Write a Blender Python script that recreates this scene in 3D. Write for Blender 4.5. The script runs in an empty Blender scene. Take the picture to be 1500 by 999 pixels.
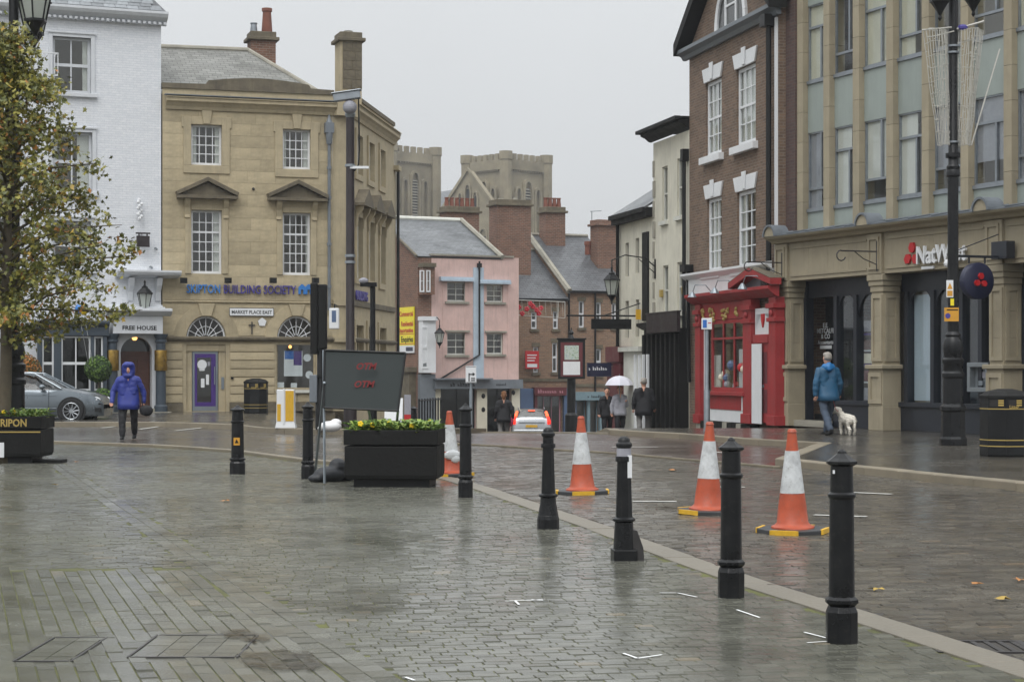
import bpy, bmesh, math, random
import numpy as np
from mathutils import Vector, Matrix
PI = math.pi
rnd = random.Random(11)
SC = bpy.context.scene
COL = SC.collection
# ------------------------------------------------------------------ camera, sky, sun, exposure
F, CX, HY, H = 2800.0, 750.0, 540.0, 1.53      # focal length in photo pixels, centre column, horizon row, eye height
cam = bpy.data.cameras.new('camera')
cam_o = bpy.data.objects.new('camera', cam); COL.objects.link(cam_o)
cam.sensor_width = 36.0; cam.lens = 36.0 * F / 1500.0
cam.shift_y = (HY - 499.5) / 1500.0
cam.clip_start = 0.1; cam.clip_end = 3000
cam_o.location = (0, 0, H); cam_o.rotation_euler = (PI / 2, 0, 0)
SC.camera = cam_o
SC.view_settings.view_transform = 'Standard'
SC.view_settings.look = 'None'
SC.view_settings.exposure = 0.0
SC.view_settings.gamma = 1.0
SC.cycles.use_denoising = True
SC.cycles.max_bounces = 6
SC.cycles.diffuse_bounces = 3
SC.cycles.glossy_bounces = 3
SC.cycles.transparent_max_bounces = 10
SC.cycles.transmission_bounces = 4
SC.cycles.volume_bounces = 0
SC.cycles.caustics_reflective = False
SC.cycles.caustics_refractive = False
SUN_EL, SUN_AZ = math.radians(55), math.radians(200)    # azimuth clockwise from +Y: behind the camera, to the left
wd = bpy.data.worlds.new('World'); SC.world = wd; wd.use_nodes = True
wn, wl = wd.node_tree.nodes, wd.node_tree.links
wn.clear()
out = wn.new('ShaderNodeOutputWorld'); bg = wn.new('ShaderNodeBackground')
sky = wn.new('ShaderNodeTexSky'); sky.sky_type = 'NISHITA'; sky.sun_disc = False
sky.sun_elevation = SUN_EL; sky.sun_rotation = SUN_AZ; sky.dust_density = 4; sky.air_density = 1.0
hs = wn.new('ShaderNodeHueSaturation'); hs.inputs['Saturation'].default_value = 0.10; hs.inputs['Value'].default_value = 0.02
tc = wn.new('ShaderNodeTexCoord'); sep = wn.new('ShaderNodeSeparateXYZ')
mr = wn.new('ShaderNodeMapRange')                       # overcast: brighter towards the zenith
mr.inputs['From Min'].default_value = 0; mr.inputs['From Max'].default_value = 1
mr.inputs['To Min'].default_value = 0.62; mr.inputs['To Max'].default_value = 1.95
no = wn.new('ShaderNodeTexNoise'); no.inputs['Scale'].default_value = 3.2; no.inputs['Detail'].default_value = 4
mr2 = wn.new('ShaderNodeMapRange'); mr2.inputs['To Min'].default_value = 0.93; mr2.inputs['To Max'].default_value = 1.07
mul = wn.new('ShaderNodeMath'); mul.operation = 'MULTIPLY'
tint = wn.new('ShaderNodeVectorMath'); tint.operation = 'SCALE'; tint.inputs[0].default_value = (0.945, 0.975, 1.0)
add = wn.new('ShaderNodeVectorMath'); add.operation = 'ADD'
wl.new(tc.outputs['Generated'], sep.inputs[0]); pw0 = wn.new('ShaderNodeMath'); pw0.operation = 'POWER'; pw0.use_clamp = True; pw0.inputs[1].default_value = 1.6
wl.new(sep.outputs['Z'], pw0.inputs[0]); wl.new(pw0.outputs[0], mr.inputs['Value'])
wl.new(tc.outputs['Generated'], no.inputs['Vector']); wl.new(no.outputs['Fac'], mr2.inputs['Value'])
wl.new(mr.outputs[0], mul.inputs[0]); wl.new(mr2.outputs[0], mul.inputs[1])
wl.new(mul.outputs[0], tint.inputs['Scale']); wl.new(tint.outputs[0], add.inputs[0])
wl.new(sky.outputs[0], hs.inputs['Color']); wl.new(hs.outputs[0], add.inputs[1])
wl.new(add.outputs[0], bg.inputs['Color']); bg.inputs['Strength'].default_value = 1.0
wl.new(bg.outputs[0], out.inputs['Surface'])
sun = bpy.data.lights.new('sun', 'SUN'); sun.energy = 1.35; sun.angle = math.radians(40); sun.color = (1.0, 0.98, 0.95)
sun_o = bpy.data.objects.new('sun', sun); COL.objects.link(sun_o)
sd = Vector((math.sin(SUN_AZ) * math.cos(SUN_EL), math.cos(SUN_AZ) * math.cos(SUN_EL), math.sin(SUN_EL)))
sun_o.rotation_euler = (-sd).to_track_quat('-Z', 'Y').to_euler()

# ------------------------------------------------------------------ where things stand
def ground_z(Y, X=0.0):                                 # the square is level; the side street drops away down the hill
    if Y < 46: return 0.0
    t = min(1, max(0, (X + 7.5) / 3.0)); t = t * t * (3 - 2 * t)
    if X > 9: t *= max(0, 1 - (X - 9) / 3)
    return t * (-0.055 * (Y - 46) if Y < 62 else -0.88 - 0.032 * (min(Y, 130) - 62))
def G(px, py, z=0.0):
    Y = F * (H - z) / (py - HY)
    return Vector(((px - CX) / F * Y, Y, z))
def XY(px, Y, z=None):
    return Vector(((px - CX) / F * Y, Y, ground_z(Y) if z is None else z))
def ZY(py, Y): return H + (HY - py) / F * Y

# ------------------------------------------------------------------ materials
MATS = {}
def lin(c): return tuple(((v / 255) / 12.92 if v / 255 <= 0.04045 else ((v / 255 + 0.055) / 1.055) ** 2.4) for v in c)
def newmat(key):
    m = bpy.data.materials.new(key); m.use_nodes = True; MATS[key] = m
    nt = m.node_tree
    return m, nt, nt.nodes, nt.links, nt.nodes['Principled BSDF']
def mapping(n, l, mode='obj'):
    t = n.new('ShaderNodeTexCoord')
    if mode == 'obj': return t.outputs['Object']
    if mode == 'world':
        g = n.new('ShaderNodeNewGeometry'); return g.outputs['Position']
    s = n.new('ShaderNodeSeparateXYZ'); l.new(t.outputs['Object'], s.inputs[0])      # wall: (x+y, z)
    a = n.new('ShaderNodeMath'); a.operation = 'ADD'; l.new(s.outputs[0], a.inputs[0]); l.new(s.outputs[1], a.inputs[1])
    c = n.new('ShaderNodeCombineXYZ'); l.new(a.outputs[0], c.inputs[0]); l.new(s.outputs[2], c.inputs[1])
    return c.outputs[0]
def noise_tex(n, l, vec, scale, detail=4, rough=0.6):
    t = n.new('ShaderNodeTexNoise'); t.inputs['Scale'].default_value = scale
    t.inputs['Detail'].default_value = detail; t.inputs['Roughness'].default_value = rough
    l.new(vec, t.inputs['Vector']); return t.outputs['Fac']
def ramp(n, l, fac, stops):
    r = n.new('ShaderNodeValToRGB'); e = r.color_ramp.elements
    while len(e) < len(stops): e.new(0.5)
    for k, (p, c) in enumerate(stops):
        e[k].position = p; e[k].color = (*c, 1) if len(c) == 3 else c
    l.new(fac, r.inputs[0]); return r.outputs[0]
def mixc(n, l, fac, a, b, mode='MIX'):
    x = n.new('ShaderNodeMix'); x.data_type = 'RGBA'; x.blend_type = mode
    for v, k in ((fac, 0), (a, 6), (b, 7)):
        if isinstance(v, (int, float)): x.inputs[k].default_value = v
        elif isinstance(v, tuple): x.inputs[k].default_value = (*v[:3], 1)
        else: l.new(v, x.inputs[k])
    return x.outputs[2]
def bump(n, l, h, b, strength, dist):
    bp = n.new('ShaderNodeBump'); bp.inputs['Strength'].default_value = strength; bp.inputs['Distance'].default_value = dist
    l.new(h, bp.inputs['Height']); l.new(bp.outputs[0], b.inputs['Normal']); return bp
def maprange(n, l, v, a, b, lo=0.0, hi=1.0):
    m = n.new('ShaderNodeMapRange'); m.inputs['From Min'].default_value = lo; m.inputs['From Max'].default_value = hi
    m.inputs['To Min'].default_value = a; m.inputs['To Max'].default_value = b; l.new(v, m.inputs['Value']); return m.outputs[0]
def plain(key, c, rough=0.55, var=0.16, scale=2.0, bstr=0.15, bscale=30.0, spec=0.5, metal=0.0, streak=0.0, objvar=0.0, coat=0.0, mode='obj', scuff=0.0):
    """painted / stone / metal surface: patchy colour, fine grain, optional vertical weather streaks"""
    m, nt, n, l, b = newmat(key)
    base = lin(c); v = mapping(n, l, mode)
    f1 = noise_tex(n, l, v, scale, 6, 0.65)
    col = mixc(n, l, maprange(n, l, f1, 0, 1, 0.3, 0.7), tuple(x * (1 - var) for x in base), tuple(min(1, x * (1 + var)) for x in base))
    if streak:
        mp = n.new('ShaderNodeMapping'); mp.inputs['Scale'].default_value = (6, 6, 0.5); l.new(v, mp.inputs['Vector'])
        f2 = noise_tex(n, l, mp.outputs[0], 1.6, 5, 0.7)
        col = mixc(n, l, maprange(n, l, f2, 0, streak, 0.5, 0.75), col, tuple(x * 0.45 for x in base))
    if objvar:
        oi = n.new('ShaderNodeObjectInfo')
        col = mixc(n, l, 1.0, col, ramp(n, l, oi.outputs['Random'], [(0, (1 - objvar,) * 3), (1, (1 + objvar * 0.5,) * 3)]), 'MULTIPLY')
    if scuff:                                              # chips, splashes and grime
        f4 = noise_tex(n, l, v, 22, 8, 0.75); f5 = noise_tex(n, l, v, 5, 4, 0.6)
        col = mixc(n, l, maprange(n, l, f4, 0, scuff, 0.56, 0.66), col, (0.16, 0.15, 0.13)); col = mixc(n, l, maprange(n, l, f5, 0, scuff * .8, 0.5, 0.75), col, (0.05, 0.046, 0.04))
    l.new(col, b.inputs['Base Color'])
    l.new(maprange(n, l, f1, max(0.03, rough - 0.12), min(1, rough + 0.12), 0.3, 0.7), b.inputs['Roughness'])
    b.inputs['Metallic'].default_value = metal; b.inputs['Specular IOR Level'].default_value = spec
    b.inputs['Coat Weight'].default_value = coat
    if bstr: bump(n, l, noise_tex(n, l, v, bscale, 4, 0.6), b, bstr, 0.01)
    return m
def brick(key, c1, c2, mortar, bw=0.225, bh=0.075, ms=0.010, rough=0.8, bstr=0.5, stain=0.25, painted=False):
    m, nt, n, l, b = newmat(key)
    v = mapping(n, l, 'wall')
    t = n.new('ShaderNodeTexBrick'); l.new(v, t.inputs['Vector'])
    t.inputs['Scale'].default_value = 1.0; t.inputs['Brick Width'].default_value = bw; t.inputs['Row Height'].default_value = bh
    t.inputs['Mortar Size'].default_value = ms; t.inputs['Mortar Smooth'].default_value = 0.3; t.inputs['Bias'].default_value = -0.1
    t.inputs['Color1'].default_value = (*lin(c1), 1); t.inputs['Color2'].default_value = (*lin(c2), 1); t.inputs['Mortar'].default_value = (*lin(mortar), 1)
    f = noise_tex(n, l, v, 1.3, 6, 0.7); f2 = noise_tex(n, l, v, 9.0, 3, 0.6)
    col = mixc(n, l, maprange(n, l, f, 0, stain, 0.45, 0.75), t.outputs['Color'], tuple(x * 0.5 for x in lin(c1)))
    col = mixc(n, l, maprange(n, l, f2, 0, 0.35, 0.5, 0.8), col, tuple(min(1, x * 1.5) for x in lin(c2)))
    l.new(col, b.inputs['Base Color']); b.inputs['Roughness'].default_value = rough
    a = n.new('ShaderNodeMath'); a.operation = 'MULTIPLY_ADD'; l.new(f2, a.inputs[0]); a.inputs[1].default_value = 0.7
    inv = maprange(n, l, t.outputs['Fac'], 1, 0); l.new(inv, a.inputs[2])
    bump(n, l, a.outputs[0], b, bstr, 0.012)
    return m
def slate(key, c, wet=0.35):
    m, nt, n, l, b = newmat(key)
    tcn = n.new('ShaderNodeTexCoord'); uv = tcn.outputs['UV']
    t = n.new('ShaderNodeTexBrick'); l.new(uv, t.inputs['Vector']); t.inputs['Scale'].default_value = 1.0
    t.inputs['Brick Width'].default_value = 0.30; t.inputs['Row Height'].default_value = 0.2; t.inputs['Mortar Size'].default_value = 0.010
    base = lin(c)
    t.inputs['Color1'].default_value = (*[x * 0.8 for x in base], 1); t.inputs['Color2'].default_value = (*[x * 1.2 for x in base], 1); t.inputs['Mortar'].default_value = (*[x * 0.35 for x in base], 1)
    f = noise_tex(n, l, uv, 0.55, 5, 0.7)
    col = mixc(n, l, maprange(n, l, f, 0, 0.7, 0.5, 0.72), t.outputs['Color'], tuple(x * 0.45 for x in base))
    l.new(col, b.inputs['Base Color']); l.new(maprange(n, l, f, wet, wet + 0.3, 0.35, 0.7), b.inputs['Roughness'])
    sp = n.new('ShaderNodeSeparateXYZ'); l.new(uv, sp.inputs[0])
    w = n.new('ShaderNodeMath'); w.operation = 'FRACT'; d = n.new('ShaderNodeMath'); d.operation = 'DIVIDE'; d.inputs[1].default_value = 0.2
    l.new(sp.outputs[1], d.inputs[0]); l.new(d.outputs[0], w.inputs[0])
    a = n.new('ShaderNodeMath'); a.operation = 'SUBTRACT'; l.new(maprange(n, l, t.outputs['Fac'], 1, 0), a.inputs[0]); l.new(w.outputs[0], a.inputs[1])
    bump(n, l, a.outputs[0], b, 0.6, 0.02)
    return m
def glassmat(key, tint=(0.75, 0.8, 0.8), refl=1.0):
    m, nt, n, l, b = newmat(key); n.remove(b)
    o = n['Material Output']; tr = n.new('ShaderNodeBsdfTransparent'); tr.inputs[0].default_value = (*tint, 1)
    gl = n.new('ShaderNodeBsdfGlossy'); gl.inputs['Roughness'].default_value = 0.03; gl.inputs[0].default_value = (1, 1, 1, 1)
    fr = n.new('ShaderNodeFresnel'); ge_ = n.new('ShaderNodeNewGeometry'); l.new(maprange(n, l, ge_.outputs['Backfacing'], 1.52, 1 / 1.52), fr.inputs[0])
    tcn = n.new('ShaderNodeTexCoord'); bp = n.new('ShaderNodeBump'); bp.inputs['Strength'].default_value = 0.05; bp.inputs['Distance'].default_value = 0.02
    l.new(noise_tex(n, l, tcn.outputs['Object'], 1.5, 1), bp.inputs['Height']); l.new(bp.outputs[0], gl.inputs['Normal'])
    mx = n.new('ShaderNodeMixShader'); l.new(fr.outputs[0], mx.inputs[0]); l.new(tr.outputs[0], mx.inputs[1]); l.new(gl.outputs[0], mx.inputs[2])
    l.new(mx.outputs[0], o.inputs['Surface']); return m
def emis(key, c, s):
    m, nt, n, l, b = newmat(key); b.inputs['Base Color'].default_value = (*lin(c), 1)
    b.inputs['Emission Color'].default_value = (*lin(c), 1); b.inputs['Emission Strength'].default_value = s; return m
def M(k): return MATS[k] if isinstance(k, str) else k

# ------------------------------------------------------------------ mesh building
class MB:
    def __init__(s): s.v = []; s.f = []; s.m = []; s.xf = None; s.uv = {}
    def add(s, vs, fs, mi=0):
        o = len(s.v)
        s.v += [tuple(s.xf @ Vector(p)) if s.xf is not None else tuple(p) for p in vs]
        s.f += [tuple(i + o for i in f) for f in fs]; s.m += [mi] * len(fs); return s
    def box(s, x0, x1, y0, y1, z0, z1, mi=0):
        return s.add([(x0, y0, z0), (x1, y0, z0), (x1, y1, z0), (x0, y1, z0), (x0, y0, z1), (x1, y0, z1), (x1, y1, z1), (x0, y1, z1)],
                     [(3, 2, 1, 0), (4, 5, 6, 7), (0, 1, 5, 4), (1, 2, 6, 5), (2, 3, 7, 6), (3, 0, 4, 7)], mi)
    def cbox(s, c, d, mi=0): return s.box(c[0] - d[0] / 2, c[0] + d[0] / 2, c[1] - d[1] / 2, c[1] + d[1] / 2, c[2] - d[2] / 2, c[2] + d[2] / 2, mi)
    def ext(s, poly, ax, a, b, mi=0):
        """extrude a polygon along axis ax ('x','y','z') from a to b; poly given in the other two axes in order"""
        n = len(poly)
        def P(p, t): return {'x': (t, p[0], p[1]), 'y': (p[0], t, p[1]), 'z': (p[0], p[1], t)}[ax]
        vs = [P(p, a) for p in poly] + [P(p, b) for p in poly]
        fs = [tuple(range(n)), tuple(range(2 * n - 1, n - 1, -1))] + [((i + 1) % n, i, n + i, n + (i + 1) % n) for i in range(n)]
        return s.add(vs, fs, mi)
    def lathe(s, prof, seg=16, c=(0, 0, 0), mi=0, rot=0.0, sx=1.0, sy=1.0):
        vs = []; fs = []
        for r, z in prof:
            for k in range(seg):
                a = 2 * PI * k / seg + rot; vs.append((c[0] + r * math.cos(a) * sx, c[1] + r * math.sin(a) * sy, c[2] + z))
        for i in range(len(prof) - 1):
            for k in range(seg):
                k2 = (k + 1) % seg; fs.append((i * seg + k, i * seg + k2, (i + 1) * seg + k2, (i + 1) * seg + k))
        fs.append(tuple(range(seg - 1, -1, -1))); fs.append(tuple((len(prof) - 1) * seg + k for k in range(seg)))
        return s.add(vs, fs, mi)
    def tube(s, path, r, seg=8, mi=0, flat=1.0):
        P = [Vector(p) for p in path]; n = len(P); rs = r if isinstance(r, (list, tuple)) else [r] * n
        vs = []; fs = []; prev = None
        for i, p in enumerate(P):
            d = (P[min(i + 1, n - 1)] - P[max(i - 1, 0)]).normalized()
            if prev is None:
                up = Vector((0, 0, 1)) if abs(d.z) < 0.9 else Vector((1, 0, 0)); a = d.cross(up).normalized()
            else: a = (prev - d * prev.dot(d)).normalized()
            prev = a; b = d.cross(a)
            for k in range(seg):
                t = 2 * PI * k / seg; vs.append(p + (a * math.cos(t) + b * math.sin(t) * flat) * rs[i])
        for i in range(n - 1):
            for k in range(seg):
                k2 = (k + 1) % seg; fs.append((i * seg + k, i * seg + k2, (i + 1) * seg + k2, (i + 1) * seg + k))
        fs.append(tuple(range(seg - 1, -1, -1))); fs.append(tuple((n - 1) * seg + k for k in range(seg)))
        return s.add(vs, fs, mi)
    def ball(s, c, r, seg=12, rings=8, mi=0):
        r = r if isinstance(r, (tuple, list)) else (r, r, r)
        vs = [(c[0], c[1], c[2] - r[2])]; fs = []
        for i in range(1, rings):
            t = PI * i / rings - PI / 2
            for k in range(seg):
                a = 2 * PI * k / seg; vs.append((c[0] + r[0] * math.cos(t) * math.cos(a), c[1] + r[1] * math.cos(t) * math.sin(a), c[2] + r[2] * math.sin(t)))
        vs.append((c[0], c[1], c[2] + r[2])); N = len(vs) - 1
        for k in range(seg):
            k2 = (k + 1) % seg; fs.append((0, 1 + k2, 1 + k)); fs.append((N, N - seg + k, N - seg + k2))
            for i in range(rings - 2): o = 1 + i * seg; fs.append((o + k, o + k2, o + seg + k2, o + seg + k))
        return s.add(vs, fs, mi)
    def loft(s, rings, mi=0, cap=True):
        n = len(rings[0]); vs = [p for r in rings for p in r]; fs = []
        for i in range(len(rings) - 1):
            for k in range(n): k2 = (k + 1) % n; fs.append((i * n + k, i * n + k2, (i + 1) * n + k2, (i + 1) * n + k))
        if cap: fs.append(tuple(range(n - 1, -1, -1))); fs.append(tuple((len(rings) - 1) * n + k for k in range(n)))
        return s.add(vs, fs, mi)
    def mesh(s, name, mats, smooth=False):
        me = bpy.data.meshes.new(name); me.from_pydata(s.v, [], s.f)
        for m in (mats if isinstance(mats, (list, tuple)) else [mats]): me.materials.append(M(m))
        if any(s.m): me.polygons.foreach_set('material_index', s.m)
        if smooth: me.polygons.foreach_set('use_smooth', [True] * len(me.polygons))
        me.update(); return me
    def build(s, name, mats, parent=None, loc=(0, 0, 0), rz=0.0, smooth=False, bev=0.0, fix=True, auto=None):
        me = s.mesh(name, mats, smooth)
        if fix:
            bm = bmesh.new(); bm.from_mesh(me); bmesh.ops.recalc_face_normals(bm, faces=bm.faces); bm.to_mesh(me); bm.free()
        o = link(name, me, parent, loc, rz)
        if auto is not None:
            for p in me.polygons: p.use_smooth = True
            me.set_sharp_from_angle(angle=math.radians(auto))
        if bev:
            mo = o.modifiers.new('bevel', 'BEVEL'); mo.width = bev; mo.segments = 2; mo.limit_method = 'ANGLE'; mo.angle_limit = math.radians(40)
        return o
def link(name, data, parent=None, loc=(0, 0, 0), rz=0.0):
    o = bpy.data.objects.new(name, data); COL.objects.link(o)
    o.parent = parent; o.location = loc; o.rotation_euler = (0, 0, rz); return o
def tag(o, label=None, cat=None, group=None, kind=None):
    if label: o['label'] = label
    if cat: o['category'] = cat
    if group: o['group'] = group
    if kind: o['kind'] = kind
    return o
def thing(name, label, cat, loc=(0, 0, 0), rz=0.0, group=None):
    return tag(link(name, None, None, loc, rz), label, cat, group)
def copy_tree(o, parent=None):
    c = o.copy(); COL.objects.link(c); c.parent = parent
    for ch in o.children: copy_tree(ch, c)
    return c
UNIT = {}
def piece(name, mat, parent, x0, x1, y0, y1, z0, z1):
    """one block sharing a unit box"""
    key = (name, str(mat))
    if key not in UNIT: UNIT[key] = MB().box(-.5, .5, -.5, .5, -.5, .5).mesh(name, mat)
    o = link(name, UNIT[key], parent, ((x0 + x1) / 2, (y0 + y1) / 2, (z0 + z1) / 2)); o.scale = (x1 - x0, y1 - y0, z1 - z0); return o
def text(body, size, mat, parent, x, y, z, ext=0.01, bold=0.0, name='lettering', width=None, rx=PI / 2, rz=0.0, align='LEFT', space=1.0):
    cu = bpy.data.curves.new(name, 'FONT'); cu.body = body; cu.size = size; cu.extrude = ext; cu.offset = bold; cu.align_x = align; cu.resolution_u = 2; cu.space_character = space
    t = bpy.data.objects.new(name, cu); COL.objects.link(t); bpy.context.view_layer.update()
    me = bpy.data.meshes.new_from_object(t.evaluated_get(bpy.context.evaluated_depsgraph_get()))
    bpy.data.objects.remove(t); bpy.data.curves.remove(cu)
    me.materials.clear(); me.materials.append(M(mat))
    o = link(name, me, parent, (x, y, z)); o.rotation_euler = (rx, 0, rz)
    if width:
        xs = [v.co.x for v in me.vertices]; w = max(xs) - min(xs); o.scale = (width / w, 1, 1)
    return o
class Fac:
    """a facade: local x along it (left to right as seen), local y into the building, z up from z0"""
    def __init__(s, P0, P1, z0=0.0):
        s.P0 = Vector((P0[0], P0[1], 0)); s.d = (Vector((P1[0], P1[1], 0)) - s.P0); s.L = s.d.length; s.d.normalize()
        s.n = Vector((-s.d.y, s.d.x, 0)); s.z0 = z0; s.rz = math.atan2(s.d.y, s.d.x)
    def root(s, name, label, cat, group=None):
        s.o = thing(name, label, cat, (s.P0.x, s.P0.y, s.z0), s.rz, group); return s.o
    def uv(s, px, py, dy=0.0):
        r = Vector(((px - CX) / F, 1, (HY - py) / F)); C = Vector((0, 0, H))
        t = (s.P0 + s.n * dy - C).dot(s.n) / r.dot(s.n); h = C + r * t
        return (h - s.P0).dot(s.d), h.z - s.z0
    def u(s, px, dy=0.0): return s.uv(px, 500, dy)[0]
    def z(s, px, py, dy=0.0): return s.uv(px, py, dy)[1]
    def world(s, u, y, z): return s.P0 + s.d * u + s.n * y + Vector((0, 0, z + s.z0))
def cells(u0, u1, z0, z1, ops):
    us = sorted({u0, u1, *[min(max(x, u0), u1) for o in ops for x in o[:2]]}); zs = sorted({z0, z1, *[min(max(x, z0), z1) for o in ops for x in o[2:4]]})
    for i in range(len(us) - 1):
        for j in range(len(zs) - 1):
            cu, cz = (us[i] + us[i + 1]) / 2, (zs[j] + zs[j + 1]) / 2
            if not any(a < cu < b and c < cz < d for a, b, c, d in [o[:4] for o in ops]): yield us[i], us[i + 1], zs[j], zs[j + 1]
def wall(name, mat, parent, u0, u1, z0, z1, ops=(), y=0.0, rev=0.22, depth=None, extra=None, interior=True):
    """front sheet with real openings and reveals; with depth also side and back walls"""
    b = MB()
    for a, c, d, e in cells(u0, u1, z0, z1, ops): b.add([(a, y, d), (c, y, d), (c, y, e), (a, y, e)], [(0, 1, 2, 3)])
    for a, c, d, e in [o[:4] for o in ops]:
        b.add([(a, y, d), (c, y, d), (c, y, e), (a, y, e), (a, y + rev, d), (c, y + rev, d), (c, y + rev, e), (a, y + rev, e)], [(0, 4, 5, 1), (1, 5, 6, 2), (2, 6, 7, 3), (3, 7, 4, 0)])
    if depth:
        D = y + depth
        b.add([(u0, y, z0), (u0, D, z0), (u0, D, z1), (u0, y, z1)], [(3, 2, 1, 0)]); b.add([(u1, y, z0), (u1, D, z0), (u1, D, z1), (u1, y, z1)], [(0, 1, 2, 3)])
        b.add([(u0, D, z0), (u1, D, z0), (u1, D, z1), (u0, D, z1)], [(3, 2, 1, 0)])
    if extra: extra(b)
    o = b.build(name, mat, parent, fix=False)
    if depth and interior:
        piece('interior_wall', 'interior', parent, u0 + .05, u1 - .05, y + 2.2, y + 2.25, z0, z1 - .02)
    return o
def sash(parent, u0, u1, z0, z1, cols, rows, y=0.10, fw=0.06, bw=0.022, mat='white_paint', glass='glass', meet=None, name='window', curtain=None, panes=True, sill=None):
    """window frame with glazing bars (one mesh) and each pane of glass its own piece"""
    b = MB(); d = 0.05
    b.box(u0, u0 + fw, y, y + d, z0, z1); b.box(u1 - fw, u1, y, y + d, z0, z1)
    b.box(u0 + fw, u1 - fw, y, y + d, z0, z0 + fw * 1.2); b.box(u0 + fw, u1 - fw, y, y + d, z1 - fw, z1)
    gu0, gu1, gz0, gz1 = u0 + fw, u1 - fw, z0 + fw * 1.2, z1 - fw
    for k in range(1, cols): c = gu0 + (gu1 - gu0) * k / cols; b.box(c - bw / 2, c + bw / 2, y + .006, y + .03, gz0, gz1)
    for k in range(1, rows):
        c = gz0 + (gz1 - gz0) * k / rows; t = bw
        if meet is not None and k == meet: t = bw * 2.2
        b.box(gu0, gu1, y + (.004 if t > bw else .008), y + .032, c - t / 2, c + t / 2)
    w = b.build(name, mat, parent, fix=False)
    for i in range(cols if panes else 1):
        for j in range(rows if panes else 1):
            nc, nr = (cols, rows) if panes else (1, 1)
            pn = piece('pane', glass, w, gu0 + (gu1 - gu0) * i / nc, gu0 + (gu1 - gu0) * (i + 1) / nc, y + .036, y + .040, gz0 + (gz1 - gz0) * j / nr, gz0 + (gz1 - gz0) * (j + 1) / nr); pn.rotation_euler = (rnd.gauss(0, .008), 0, rnd.gauss(0, .008))
    if curtain:
        W = u1 - u0
        for side, f in curtain:
            f *= rnd.uniform(.6, 1.35)
            a, c = (u0, u0 + W * f) if side == 'l' else (u1 - W * f, u1)
            n = 9; q = MB(); pts = [(a + (c - a) * k / n, y + .07 + (.03 if k % 2 else 0)) for k in range(n + 1)]
            q.add([(p[0], p[1], z0) for p in pts] + [(p[0], p[1], z1) for p in pts], [(k, k + 1, n + 2 + k, n + 1 + k) for k in range(n)])
            q.build('curtain', 'curtain', w, fix=False, smooth=True)
    return w
def roof_sheet(name, mat, parent, pts, thick=0.06):
    """flat roof slope through four points (eaves left, eaves right, ridge right, ridge left) with slate UVs in metres"""
    P = [Vector(p) for p in pts]; n = (P[1] - P[0]).cross(P[-1] - P[0]).normalized()
    if n.z < 0: n = -n
    ex = (P[1] - P[0]).normalized(); ey = n.cross(ex)
    if ey.z < 0: ey = -ey
    k = len(P); me = bpy.data.meshes.new(name)
    me.from_pydata([tuple(p) for p in P] + [tuple(p - n * thick) for p in P], [], [tuple(range(k)), tuple(range(2 * k - 1, k - 1, -1))] + [((i + 1) % k, i, k + i, k + (i + 1) % k) for i in range(k)])
    uvl = me.uv_layers.new(name='UVMap')
    for lp in me.loops:
        q = me.vertices[lp.vertex_index].co - P[0]; uvl.data[lp.index].uv = (q.dot(ex), q.dot(ey))
    me.materials.append(M(mat)); bm = bmesh.new(); bm.from_mesh(me); bmesh.ops.recalc_face_normals(bm, faces=bm.faces); bm.to_mesh(me); bm.free()
    return link(name, me, parent)
def arc(cx, cz, r, a0, a1, n): return [(cx + r * math.cos(a0 + (a1 - a0) * k / n), cz + r * math.sin(a0 + (a1 - a0) * k / n)) for k in range(n + 1)]
def molding(prof, u0, u1, b, y0=0.0, z0=0.0, mi=0):
    """horizontal moulding: profile of (outward, height) extruded along x"""
    b.ext([(y0 - p[0], z0 + p[1]) for p in prof], 'x', u0, u1, mi); return b
# ------------------------------------------------------------------ material library (albedos)
def frost(key, c):
    m, nt, n, l, b = newmat(key); b.inputs['Base Color'].default_value = (*lin(c), 1); b.inputs['Roughness'].default_value = .2; b.inputs['Alpha'].default_value = .9
    b.inputs['Transmission Weight'].default_value = 0.0; t = n.new('ShaderNodeBsdfTranslucent'); t.inputs[0].default_value = (*lin(c), 1); mx = n.new('ShaderNodeMixShader'); mx.inputs[0].default_value = .7
    l.new(b.outputs[0], mx.inputs[1]); l.new(t.outputs[0], mx.inputs[2]); l.new(mx.outputs[0], n['Material Output'].inputs['Surface']); return m
plain('white_paint', (222, 224, 226), 0.45, 0.05, 3, 0.08)
plain('off_white', (205, 205, 196), 0.6, 0.10, 2, 0.15, streak=0.25)
plain('skipton_stone', (182, 168, 138), 0.8, 0.18, 1.6, 0.4, 45, streak=0.38, objvar=0.18)
plain('skipton_trim', (174, 161, 133), 0.8, 0.16, 2.2, 0.35, 45, streak=0.35)
plain('dark_stone', (104, 96, 80), 0.85, 0.35, 2.5, 0.4, 30, streak=0.5)
plain('bank_stone', (158, 148, 126), 0.75, 0.12, 1.8, 0.25, 50, streak=0.25, objvar=0.08)
plain('grey_stone', (150, 146, 134), 0.85, 0.25, 1.5, 0.4, 20, streak=0.4)
plain('cath_stone', (140, 131, 110), 0.9, 0.28, 0.35, 0.5, 4, streak=0.35, objvar=0.1)
plain('lead', (108, 114, 120), 0.5, 0.2, 3, 0.2)
plain('copper_panel', (146, 155, 150), 0.45, 0.10, 1.2, 0.05, streak=0.25, objvar=0.06)
plain('black_paint', (22, 23, 24), 0.45, 0.25, 4, 0.12, 35, spec=0.3)
plain('black_gloss', (19, 20, 22), 0.34, 0.3, 5, 0.18, 30, spec=0.32, scuff=0.10)
plain('black_timber', (22, 22, 21), 0.65, 0.3, 3, 0.4, 20, streak=0.3, spec=0.25)
plain('navy_timber', (34, 38, 46), 0.4, 0.2, 3, 0.1)
plain('pub_blue', (62, 72, 82), 0.45, 0.12, 3, 0.1)
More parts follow.
